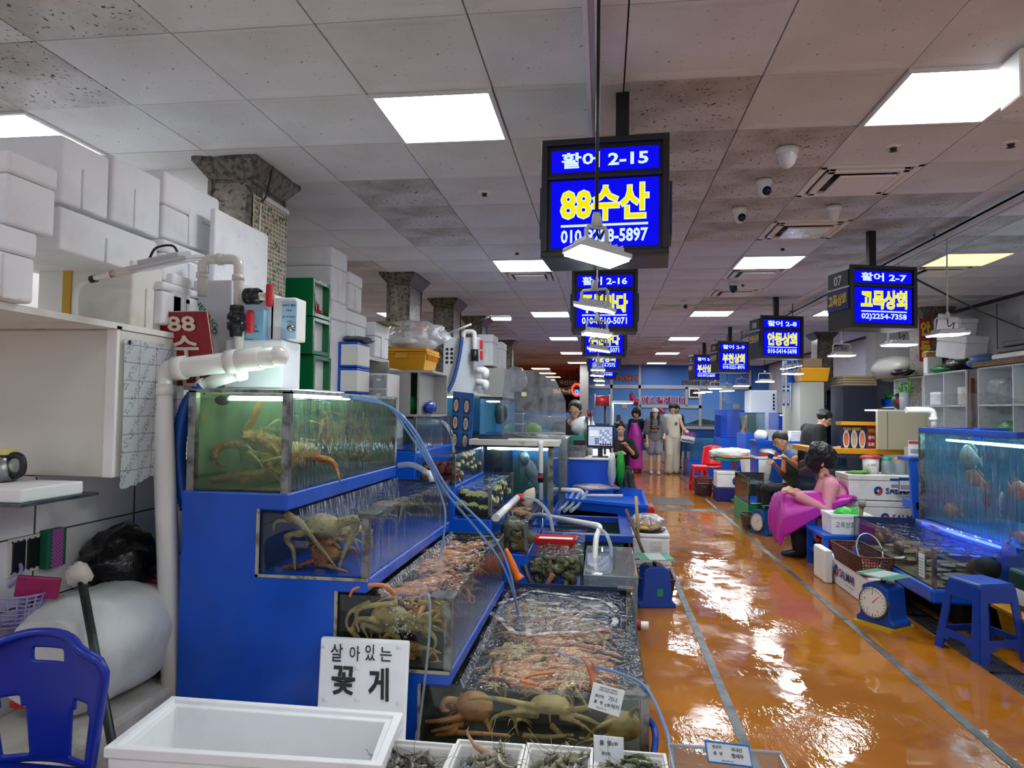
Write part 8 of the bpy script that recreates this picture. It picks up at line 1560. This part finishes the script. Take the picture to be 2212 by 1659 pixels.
for i, (px, py, w_, s, c, l) in enumerate(((1238, 826, 1.4, '국산신선 멸치', '1a2030', 'dark shop sign with white characters past the doorway'), (1224, 845, 1.5, '알낙지', '244a6a', 'blue shop sign past the doorway'), (1243, 836, .8, '대구탕', '20242c', 'small dark shop sign past the doorway'))):
    p = P(px, py, Y=27+i); t = thing('shop_sign', l, 'sign', p); B().cb(p, (w_, .08, .3)).build('board', mat('sg'+c, c, .5), t); text(s, p+V((0, -.042, 0)), (1, 0, 0), (0, 0, 1), m_lw, t, w=w_*.75, h=.18, bold=.03); B().tube([p+V((0, 0, .15)), V((p.x, p.y, CEIL))], .02).build('rod', m_black, t)
p = P(1246, 842, Y=24); t = thing('neon_sign', 'round red and blue neon sign past the doorway', 'sign', p); B().tube([p+V((.16*cos(x), 0, .2*sin(x))) for x in [2*pi*i/20 for i in range(21)]], .04, 6).build('ring', emis('neon_red', 'ff2a18', 4), t); B().tube([p+V((.05*cos(x), 0, -.08+.06*sin(x))) for x in [2*pi*i/12 for i in range(13)]], .03, 6).build('inner', emis('neon_blue', '4060ff', 3), t); B().tube([p+V((0, 0, .2)), V((p.x, p.y, CEIL))], .02).build('rod', m_black, t)
for i in range(5): one(B().box((-3.6+.05*i, 24+2.6*i, 0), (-.9-.2*i, 24.6+2.6*i, 1.6-.1*i)), 'far_stall', mat('far_stall%d' % (i % 3), ('4a4038', '2a3a5a', '5a5650')[i % 3], .6), ('first', 'second', 'third', 'fourth', 'last')[i]+' dim stall past the doorway', 'stall')
# ================================================================ people
m_skin = mat('skin', 'c99a7c', .5, sss=.1); m_skin2 = mat('skin_fair', 'dcb39a', .5, sss=.1); m_hair = mat('hair_black', '0e0d0f', .45, bmp=(70, .5)); m_lip = mat('lip', 'a04a4a', .45); m_eyew = mat('eye_white', 'e0dcd6', .3)
def caps(b, pts, rs, n=12, fl=None):
    """tapered limb with rounded ends; fl = (horizontal direction, factor) flattens it that way"""
    pts = [V(p) for p in pts]
    def sq(i0, c):
        if fl:
            for i in range(i0, len(b.v)): q = V(b.v[i])-c; b.v[i] = tuple(c+q-fl[0]*(q.dot(fl[0])*(1-fl[1])))
    i0 = len(b.v); b.tube(pts, rs, n)
    if fl:
        for k, c in enumerate(pts):
            for i in range(i0+k*n, i0+k*n+n): q = V(b.v[i])-c; b.v[i] = tuple(c+q-fl[0]*(q.dot(fl[0])*(1-fl[1])))
    for p, r in zip(pts, rs): i1 = len(b.v); b.ball(p, r, n, 8); sq(i1, p)
def hand(b, w, d, curl, s, up=None):
    """palm, four unequal bent fingers and a side thumb; d points along the hand, up = back of the hand"""
    d = V(d).normalized(); up = V(up if up else (0, 0, 1)); up = (up-d*up.dot(d)); up = up.normalized() if up.length > .05 else d.orthogonal().normalized(); sd = d.cross(up)*s
    w = V(w); b.tube([w-d*.02, w+d*.035, w+d*.085], [.024, .032, .03], 10, flat=up); q = Matrix((d, sd, up)).transposed().to_4x4()
    b.ball(w+d*.045, (.05, .04, .017), 12, 8, M=q)
    for k, (o, l) in enumerate(((-.030, .066), (-.010, .076), (.010, .071), (.029, .056))):
        a0 = w+d*.082+sd*o; p = [a0]; an = curl*.5
        for j in range(3): an += curl*.5; p.append(p[-1]+(d*cos(an)-up*sin(an))*l*(.45, .32, .23)[j])
        b.tube(p, [.0095, .009, .0085, .0065], 8); b.ball(p[-1], .0065, 8, 6)
        for j in (1, 2): b.ball(p[j], .0088, 8, 6)
    t0 = w+d*.03-sd*.03; t1 = t0+d*.028-sd*.026-up*.006; t2 = t1+d*.034-sd*.004-up*.012; b.tube([t0, t1, t2], [.013, .0115, .008], 8); b.ball(t1, .0115, 8, 6); b.ball(t2, .008, 8, 6)
def person(label, J, yaw, pitch, skin, hair, tops, legs, shoes=None, roll=0, face=True, curl=(.5, .5), hands=(1, 1), hs=1.0, hdir=(None, None), legskin=True, glasses=False):
    """J: joints pelvis chest neck head, sl sr el er wl wr, hl hr kl kr al ar (left = +x of the figure when it faces the camera)"""
    J = {k: V(v) for k, v in J.items()}; J['yoke'] = J['chest']*.4+(J['sl']+J['sr'])*.3; d_ = J['sl']-J['sr']; byaw = atan2(d_.y, d_.x); t = thing('person', label, 'person', (J['pelvis'].x, J['pelvis'].y, 0))
    fl = (V((sin(byaw), -cos(byaw), 0)), .72); b = B(); caps(b, [J['pelvis'], J['pelvis']*.5+J['chest']*.5, J['chest'], J['chest']*.35+J['neck']*.65], [.13, .12, .13, .07], fl=fl); caps(b, [J['sl'], J['chest']*.4+(J['sl']+J['sr'])*.3, J['sr']], [.05, .085, .05], fl=fl)
    caps(b, [J['neck']-V((0, 0, .04)), J['neck'], J['head']-V((0, 0, .03))], [.06, .05, .05])
    for s in 'lr':
        caps(b, [J['s'+s], J['s'+s]*.4+J['e'+s]*.6, J['e'+s]], [.05, .043, .036]); caps(b, [J['e'+s], J['e'+s]*.6+J['w'+s]*.4, J['w'+s]], [.037, .037, .025])
        caps(b, [J['h'+s], J['h'+s]*.4+J['k'+s]*.6, J['k'+s]], [.085, .066, .052]); caps(b, [J['k'+s], J['k'+s]*.65+J['a'+s]*.35, J['a'+s]], [.052, .053, .034])
        fd = (V((sin(yaw), -cos(yaw), 0))); caps(b, [J['a'+s]+V((0, 0, -.03)), J['a'+s]+fd*.07+V((0, 0, -.055)), J['a'+s]+fd*.15+V((0, 0, -.062))], [.036, .032, .022])
    M = at(J['head']) @ rz(yaw) @ rx(pitch) @ ry(roll) @ Matrix.Scale(hs, 4)
    b.ball((0, 0, 0), (.076, .093, .105), 18, 12, M=M); b.ball((0, -.03, -.055), (.056, .06, .06), 14, 10, M=M); b.ball((0, -.062, -.095), (.03, .028, .022), 10, 8, M=M)
    b.tube([M @ V((0, -.088, .015)), M @ V((0, -.108, -.022)), M @ V((0, -.092, -.034))], [.009, .015, .011], 8)
    for s in (-1, 1): b.ball((s*.077, .008, -.012), (.012, .022, .032), 10, 8, M=M); b.ball((s*.034, -.074, -.02), (.024, .018, .02), 8, 6, M=M)
    body = fused(b, .011, 3); hb = B()
    for i, s in enumerate('lr'):
        if hands[i]: hand(hb, J['w'+s], hdir[i] if hdir[i] else (J['w'+s]-J['e'+s]), curl[i], 1 if s == 'l' else -1, up=V((0, 0, 1)) if not hdir[i] else None)
    if hb.v: h2 = fused(hb, .0045, 1); body.add(h2.v, h2.f, True)
    body.build('body', skin, t, fixn=False)
    if face:
        for s in (-1, 1):
            B().ball((s*.031, -.083, .008), (.0125, .007, .0065), 10, 6, M=M).build('eye', m_eyew, t); B().ball((s*.031, -.0885, .008), (.0055, .003, .0055), 8, 6, M=M).build('pupil', m_black, t)
            B().tube([M @ V((s*.014, -.09, .028)), M @ V((s*.032, -.09, .033)), M @ V((s*.05, -.078, .027))], .0038, 6).build('brow', m_hair, t)
        B().ball((0, -.092, -.064), (.023, .008, .0075), 12, 6, M=M).build('mouth', m_lip, t)
    if glasses:
        gb = B()
        for s in (-1, 1): gb.tube([M @ V((s*.033+.024*cos(x), -.1, .006+.019*sin(x))) for x in [pi*k/8 for k in range(17)]], .0022, 5).tube([M @ V((s*.056, -.1, .01)), M @ V((s*.08, 0, .005))], .002, 5)
        gb.build('glasses', m_black, t)
    # hair: list of balls (centre, radii) and strands
    b = B()
    for q in hair.get('balls', ()): b.ball(q[0], q[1], 18, 12, M=M, fn=(lambda p_, u: p_*(1+hair.get('curl', .05)*noise.noise(u*hair.get('freq', 5)))))
    for q in hair.get('strands', ()): b.tube(spline([M @ V(p) for p in q[0]], 5), [q[1]*(1-.5*k/((len(q[0])-1)*5)) for k in range((len(q[0])-1)*5+1)], 8)
    if b.v: fused(b, .010, 2).build('hair', hair.get('m', m_hair), t, fixn=False)
    for nm, m, parts in tops+legs:
        b = B()
        for pts, rs in parts: caps(b, [J[p] if isinstance(p, str) else V(p) for p in pts], rs, fl=fl if isinstance(pts[0], str) and pts[0] in ('pelvis', 'sl', 'hl') else None)
        q = fused(b, .013, 5)
        if nm in ('tee', 'shirt', 'sweater', 'sleeveless_top', 'vest'): q.v = [(p[0], p[1], max(p[2], J['pelvis'].z-.07)) for p in q.v]
        q.build(nm, m, t, fixn=False)
    if shoes:
        for s in 'lr':
            fd = V((sin(shoes[2]), -cos(shoes[2]), 0)) if len(shoes) > 2 else V((sin(yaw), -cos(yaw), 0)); a = J['a'+s]; b = B(); z0 = a.z-.085
            if shoes[1]: caps(b, [J['k'+s]*shoes[1]+a*(1-shoes[1]), a, a+V((0, 0, -.03))], [.066, .055, .05])
            caps(b, [V((a.x, a.y, z0+.042))-fd*.03, V((a.x, a.y, z0+.045))+fd*.08, V((a.x, a.y, z0+.037))+fd*.17], [.042, .046, .036])
            q = fused(b, .011, 3); q.v = [(p[0], p[1], max(p[2], z0+.002)) for p in q.v]; q.build('boot' if shoes[1] else 'shoe', shoes[0], t, fixn=False)
    return t, M
def standing(x, y, h, yaw=0, lean=0, step=0, **o):
    s = h/1.7; c, n = cos(yaw), sin(yaw)
    def L(a, f, z): return (x+a*s*c+f*s*n, y+a*s*n-f*s*c, z*s)
    J = dict(pelvis=L(0, 0, .93), chest=L(0, lean, 1.27), neck=L(0, lean*1.2, 1.43), head=L(0, lean*1.4+.015, 1.575), sl=L(.158, lean, 1.365), sr=L(-.158, lean, 1.365), el=L(.2, lean-.01, 1.10), er=L(-.2, lean-.01, 1.10), wl=L(.23, lean+.05, .87), wr=L(-.23, lean+.05, .87),
             hl=L(.085, 0, .87), hr=L(-.085, 0, .87), kl=L(.09, .02+step, .48), kr=L(-.09, .02-step, .48), al=L(.09, -.01+step*1.3, .085), ar=L(-.09, -.01-step*.6, .085))
    J.update(o); return J
def tee(sl, r=.02, short=.75, hem=None, w=.0):
    q = [(['pelvis', 'chest', 'yoke'], [.14+r+w, .135+r, .085+r]), (['sl', 'yoke', 'sr'], [.05+r*.8, .09+r, .05+r*.8])]
    if hem: q.append((['pelvis', hem], [.15+r+w, .155+r+w]))
    return q
def sleeve(J, f, r=.02, full=False):
    out = []
    for s in 'lr':
        a, e, w = V(J['s'+s]), V(J['e'+s]), V(J['w'+s])
        out.append(([a, a*(1-f)+e*f] if not full else [a, e, e*.15+w*.85], [.05+r, .048+r*1.2] if not full else [.05+r, .043+r, .034+r*.6]))
    return out
def trousers(J, r=.02, f=1.0, flare=0, hips=True):
    out = [(['hl', 'pelvis', 'hr'], [.10+r, .125+r, .10+r])] if hips else []
    for s in 'lr':
        h_, k, a = V(J['h'+s]), V(J['k'+s]), V(J['a'+s])
        out.append(([h_, h_*.3+k*.7] if f < 1 else [h_, k, a+V((0, 0, .0))], [.09+r, .082+r*1.2] if f < 1 else [.09+r, .062+r+flare*.5, .05+r+flare]))
    return out
m_mag = mat('magenta_apron', 'b8249e', .4, bmp=(7, .25)); m_nvy = mat('navy_cloth', '12162c', .75); m_gry = mat('grey_cloth2', '6c7076', .8); m_crm = mat('cream_cloth', 'd4cebc', .8); m_blk = mat('black_cloth', '101114', .8); m_crm2 = mat('cream_trousers', 'cdc4b0', .8)
short = dict(balls=[((0, .016, .04), (.097, .108, .098)), ((0, .045, -.015), (.094, .08, .095)), ((0, -.045, .07), (.075, .05, .04))])
bushy = dict(balls=[((0, .018, .05), (.118, .12, .108)), ((0, .05, -.02), (.115, .095, .11)), ((.07, 0, .0), (.05, .065, .09)), ((-.07, 0, .0), (.05, .065, .09)), ((0, -.06, .075), (.09, .05, .045))], curl=.12)
# woman in the aisle with the long apron
f = P(1374, 1021, Z=0); x, y = f.x, f.y; J = standing(x, y, 1.62, -.55); J['wl'] = (x+.22, y-.1, .86); J['el'] = (x+.24, y+.04, 1.08)
t, M = person('standing woman in a long magenta apron over navy, looking down beside the counter', J, -.65, .22, m_skin, bushy, [('sweater', m_nvy, tee(0, .02)+sleeve(J, 1, .022, True))], [('trousers', m_nvy, trousers(J, .01))], (mat('red_boot', '8a1420', .35), .5), hands=(1, 1))
c, n = cos(-.55), sin(-.55)
def apr(u, v):
    z = .10+1.16*v; w_ = .225-.02*v if v < .72 else .22-.13*(v-.72)/.28; a = (u-.5)*2; d = .215-.05*abs(a)**2-.03*max(0, v-.75)/.25; return V((x+a*w_*c+(d-.09*a*a)*n+.006*sin(a*9+v*4), y+a*w_*n-(d-.09*a*a)*c, z))
B().grid(apr, 24, 24).build('apron', m_mag, t, solid=.006)
for s in (-1, 1): B().tube(spline([apr(.5+.42*s, 1), V(J['neck'])+V((.05*s*c, .05*s*n, -.02)), V(J['neck'])+V((.03*s, .08, -.02))], 4), .011, 6).build('strap', m_mag, t)
B().tube([apr(0, .68), apr(0, .68)+V((-.05, .1, .0)), V((x-.1, y+.15, .9))], .008, 5).build('tie', m_mag, t)
# young woman in grey
f = P(1414, 1024, Z=0); x, y = f.x, f.y; J = standing(x, y, 1.63, 0, 0, .06); J['wr'] = (x-.19, y-.08, .80); J['wl'] = (x+.22, y-.12, .98); J['el'] = (x+.24, y, 1.04)
lh = dict(balls=[((0, .02, .03), (.094, .1, .094)), ((0, .05, -.03), (.094, .07, .1))], strands=[([(.075*s, .0, .03), (.092*s, -.02, -.10), (.085*s, -.10, -.24), (.08*s, -.13, -.40)], .042) for s in (-1, 1)]+[([(.03*s, .08, 0), (.05*s, .09, -.2), (.05*s, .08, -.38)], .06) for s in (-1, 1)])
hem = (x, y-.01, .84)
t, M = person('young woman in a white cap, grey tee and grey shorts walking up the aisle', J, 0, .05, m_skin2, lh, [('tee', m_gry, tee(0, .035, w=.02)+sleeve(J, .95, .05))], [('shorts', mat('grey_shorts', '848a92', .8), trousers(J, .03, .7))], (mat('pale_slide', 'c4b8a8', .6), 0))
m_capm = mat('cap_white', 'd8d0c4', .7); B().ball((0, .012, .05), (.092, .104, .085), 18, 10, M=M, fn=lambda q, p: V((q.x, q.y, max(q.z, -.012)))).ball((0, -.115, .042), (.07, .06, .008), 14, 6, M=M).build('cap', m_capm, t)
m_print = mat('tee_print', 'a87a5c', .7)
for k, z in enumerate((1.2, 1.16, 1.1, 1.07)): B().cb((x, y-.165, z), (.2-.03*(k % 2), .05, .016)).build('shirt_print', m_print, t)
# young man in cream carrying a parcel
f = P(1452, 1023, Z=0); x, y = f.x, f.y; J = standing(x, y, 1.77, .1, 0, -.07); J['el'] = (x+.27, y-.02, 1.13); J['wl'] = (x+.30, y-.22, 1.10); J['er'] = (x-.21, y, 1.12); J['wr'] = (x-.2, y+.02, .86)
bowl = dict(balls=[((0, .012, .045), (.103, .114, .098)), ((0, -.06, .055), (.09, .05, .045)), ((0, .045, -.015), (.098, .082, .095))], curl=.1)
t, M = person('young man in a sleeveless cream top and cream trousers carrying a striped parcel', J, .05, .08, m_skin2, bowl, [('sleeveless_top', m_crm, tee(0, .04, w=.025))], [('trousers', m_crm2, trousers(J, .035, 1, .035))], (mat('tan_slide', 'b49a78', .6), 0))
for k in range(9): B().cb((x+.06+.022*(k % 3), y-.155, 1.29-.026*(k//3)), (.014, .05, .014+.006*(k % 2))).build('shirt_print', m_ink, t)
c = V((x+.36, y-.26, .96)); t = thing('gift_parcel', 'white parcel with red and blue stripes carried by the young man', 'parcel', (c.x, c.y, c.z-.16)); M = at(c) @ ry(.18)
B().cb((0, 0, -.03), (.32, .12, .26), M=M).build('carton', m_white, t, bevel=.006)
for k in range(6): B().cb((-.13+.052*k, -.003, .055), (.05, .122, .11), M=M).build('stripe', (m_logo_r if k % 2 == 0 else mat('stripe_blue', '2a3ab0', .5)), t); 
B().cb((0, -.062, -.115), (.3, .004, .05), M=M).build('picture', mat('parcel_photo', '6a5c54', .5), t)
# man half hidden behind him
f = P(1460, 1012, Z=0); J = standing(f.x, f.y, 1.76, .6); person('man in black half hidden behind the young man in cream', J, .3, .1, m_skin, short, [('shirt', m_blk, tee(0, .03)+sleeve(J, .9, .035))], [('trousers', m_nvy, trousers(J, .02))], (m_black, 0))
# man sitting with a phone
p = P(1341, 925, Y=12.4); x, y = p.x, p.y; h = p.z
J = dict(pelvis=(x, y+.1, .5), chest=(x, y, h-.34), neck=(x, y-.02, h-.16), head=(x, y-.05, h), sl=(x+.17, y, h-.24), sr=(x-.17, y, h-.24), el=(x+.25, y-.1, h-.48), er=(x-.22, y-.1, h-.48), wl=(x+.10, y-.28, h-.30), wr=(x-.03, y-.30, h-.42), hl=(x+.09, y+.05, .5), hr=(x-.09, y+.05, .5), kl=(x+.14, y-.36, .52), kr=(x-.14, y-.36, .52), al=(x+.14, y-.36, .085), ar=(x-.14, y-.36, .085))
t, M = person('man in dark clothes sitting by the counter looking at a phone', J, 0, .5, m_skin, short, [('shirt', m_blk, tee(0, .03)+sleeve(J, .9, .03))], [('trousers', m_blk, trousers(J, .02))], (m_black, 0)); one(B().cb((x-.06, y-.36, h-.32), (.075, .012, .15), M=None), 'phone', m_black, 'black phone held by the sitting man', 'phone'); stool(x, y+.1, .4, .3, 'dark stool under the man with the phone', m_black)
# man bent behind the splash guard
p = P(1243, 885, Y=9.9); x, y, h = p.x, p.y, p.z
J = standing(x-.16, y+.15, 1.72); J.update(chest=(x-.1, y+.02, h-.3), neck=(x-.03, y-.06, h-.14), head=(x, y-.12, h), sl=(x+.08, y, h-.24), sr=(x-.26, y, h-.24), el=(x+.12, y-.1, h-.52), wl=(x+.18, y-.28, h-.66), er=(x-.3, y-.1, h-.5), wr=(x-.2, y-.3, h-.62))
person('black haired man in a black tee bent over his bench behind the splash guard', J, -.3, .75, m_skin, short, [('shirt', m_blk, tee(0, .03)+sleeve(J, .9, .03))], [('trousers', m_nvy, trousers(J, .02))], (m_black, 0))
# seated woman in pink with her back turned
Y = 8.0; h = P(1772, 985, Y=Y); x = h.x; sh = P(1790, 1040, Y=Y); pl = P(1800, 1100, Y=Y); kn = P(1700, 1092, Y=Y-.1); ft = P(1712, 1192, Z=0); wr = P(1712, 1080, Y=Y-.22)
J = dict(pelvis=(pl.x, Y, .55), chest=(sh.x+.01, Y, sh.z-.12), neck=(h.x+.04, Y, h.z-.17), head=(h.x, Y, h.z), sl=(sh.x-.03, Y-.17, sh.z-.03), sr=(sh.x+.03, Y+.17, sh.z-.03), el=(sh.x-.10, Y-.23, sh.z-.29), er=(sh.x-.1, Y+.2, sh.z-.28), wl=(wr.x+.03, Y-.2, .69), wr=(wr.x+.06, Y, .70),
         hl=(pl.x-.02, Y-.1, .52), hr=(pl.x-.02, Y+.1, .52), kl=(kn.x+.04, Y-.14, .52), kr=(kn.x+.06, Y+.12, .52), al=(ft.x, Y-.1, .09), ar=(ft.x+.14, Y+.02, .09))
m_pink = mat('pink_sweater', 'd8909c', .8, bmp=(12, .25)); curly = dict(balls=[((0, .0, .03), (.14, .145, .125)), ((0, .05, -.06), (.14, .12, .12)), ((.085, -.01, -.04), (.065, .09, .10)), ((-.085, -.01, -.04), (.065, .09, .10)), ((0, -.07, .06), (.1, .06, .06))], curl=.35, freq=7)
t, M = person('seated woman with curly black hair, pink sweater and magenta apron', J, -2.3, .05, m_skin, curly, [('sweater', m_pink, tee(0, .055, w=.05)+sleeve(J, 1, .042, True))], [('trousers', m_nvy, trousers(J, .03))], (mat('navy_boot', '1c2030', .45), .55, -1.5), face=True)
kx, px_ = kn.x-.05, pl.x+.1
def lap(u, v):
    a = (u-.5)*2; w_ = min(v/.55, 1); q = max(0, (v-.55)/.45); s = min(1, max(0, (-.25-a)/.75))
    z = (.70+.012*sin(v*9)-.05*max(0, a)**2-s*(.06+.40*w_))*(1-q)+(.19+.05*sin(a*3))*q
    X = px_+(kx-px_)*w_-(.06*q+.04*sin(q*3))*(1-s)-.05*s*w_+.014*sin(a*9+v*5)
    return V((X, Y-.02+(a*.25 if a > -.25 else -.0625-.2*min(1, s*2.2))-.03*q*(1-s), z))
B().grid(lap, 36, 36).build('apron', m_mag, t, solid=.006)
bk = [V(J['neck'])+V((-.02, -.07, -.02)), V(J['chest'])+V((.12, -.14, .08)), V(J['chest'])+V((.165, -.09, -.12)), V(J['pelvis'])+V((.16, -.1, .12))]; B().tube(spline(bk, 5), .012, 6).build('strap', m_mag, t); B().tube(spline([V(J['pelvis'])+V((-.1, -.2, .13)), V(J['pelvis'])+V((.1, -.2, .12)), V(J['pelvis'])+V((.2, -.06, .1)), V(J['pelvis'])+V((.21, .05, .08))], 5), [.03]*16, 6).build('waist_band', m_mag, t)
stool(pl.x+.02, Y, .43, .3, 'red plastic stool under the woman in pink', m_redp)
# seated man with a paper cup
Y = 9.6; h = P(1686, 953, Y=Y); pl = P(1722, 1062, Y=Y); x = h.x
J = dict(pelvis=(pl.x, Y, pl.z), chest=(h.x+.19, Y, h.z-.33), neck=(h.x+.09, Y, h.z-.15), head=(h.x, Y, h.z), sl=(h.x+.15, Y-.18, h.z-.24), sr=(h.x+.13, Y+.17, h.z-.24), el=(h.x+.27, Y-.24, h.z-.40), er=(h.x+.1, Y+.15, h.z-.5), wl=P(1700, 992, Y=Y-.32), wr=P(1672, 1003, Y=Y-.1), hl=(pl.x, Y-.1, pl.z), hr=(pl.x, Y+.1, pl.z), kl=(pl.x-.42, Y-.12, pl.z+.02), kr=(pl.x-.42, Y+.12, pl.z+.02), al=(pl.x-.42, Y-.12, .09), ar=(pl.x-.42, Y+.12, .09))
m_olive = mat('olive_vest', '26321e', .8); thin = dict(balls=[((0, .024, .044), (.1, .106, .1)), ((0, .05, -.02), (.096, .075, .075)), ((.06, .0, .02), (.035, .04, .045)), ((-.06, .0, .02), (.035, .04, .045))], m=mat('hair_grey', '2a2826', .6))
t, M = person('seated man with glasses, dark green vest and orange sleeves holding a paper cup', J, -1.35, .35, m_skin, thin, [('sleeve', mat('orange_shirt', 'd8845a', .8), sleeve(J, .7, .02)[k:k+1]) for k in (0, 1)]+[ ('vest', m_olive, tee(0, .035)[:1]+[(['sl', 'chest', 'sr'], [.05, .15, .05])]), ('collar', mat('collar_blue', '4a78b8', .7), [(['neck', V(J['neck'])*.7+V(J['chest'])*.3], [.064, .085])])], [('trousers', m_blk, trousers(J, .02))], (m_black, 0, -1.4), glasses=True, curl=(.8, .9))
c = P(1665, 985, Y=Y-.12); t = thing('paper_cup', 'paper cup with a navy band held by the seated man', 'cup', c); M = at(c) @ ry(.3); B().lathe([(0, -.05), (.028, -.05), (.038, .05), (.034, .05), (.026, -.04), (0, -.04)], n=16, M=M).build('cup', m_white, t); B().lathe([(.0300, -.035), (.0368, .03)], n=16, M=M).build('band', m_navyc, t)
stool(pl.x, Y, pl.z-.11, .3, 'blue plastic stool under the man with the paper cup', m_blue2)
# standing man in black
Y = 10.6; h = P(1780, 905, Y=Y); x = h.x-.22
J = standing(x, Y, 1.72); J.update(chest=(x+.03, Y, 1.22), neck=(h.x-.1, Y-.02, h.z-.14), head=(h.x, Y-.04, h.z), sl=(x+.1, Y-.17, 1.33), sr=(x+.02, Y+.17, 1.33), el=(x+.08, Y-.22, 1.06), wl=(x+.33, Y-.2, 1.07), er=(x+.12, Y+.15, 1.06), wr=(x+.36, Y-.02, 1.05))
t, M = person('standing man in a black tee bent over his work, head down', J, .9, .6, m_skin, bowl, [('shirt', m_blk, tee(0, .035)+sleeve(J, .95, .035))], [('trousers', m_blk, trousers(J, .02))], (m_black, 0))
B().grid(lambda u, v: V((x+.16+.02*sin(u*7), Y+(u-.5)*.42, .3+.75*v)), 10, 12).build('apron', mat('apron_dark', '24282c', .5), t, solid=.006)
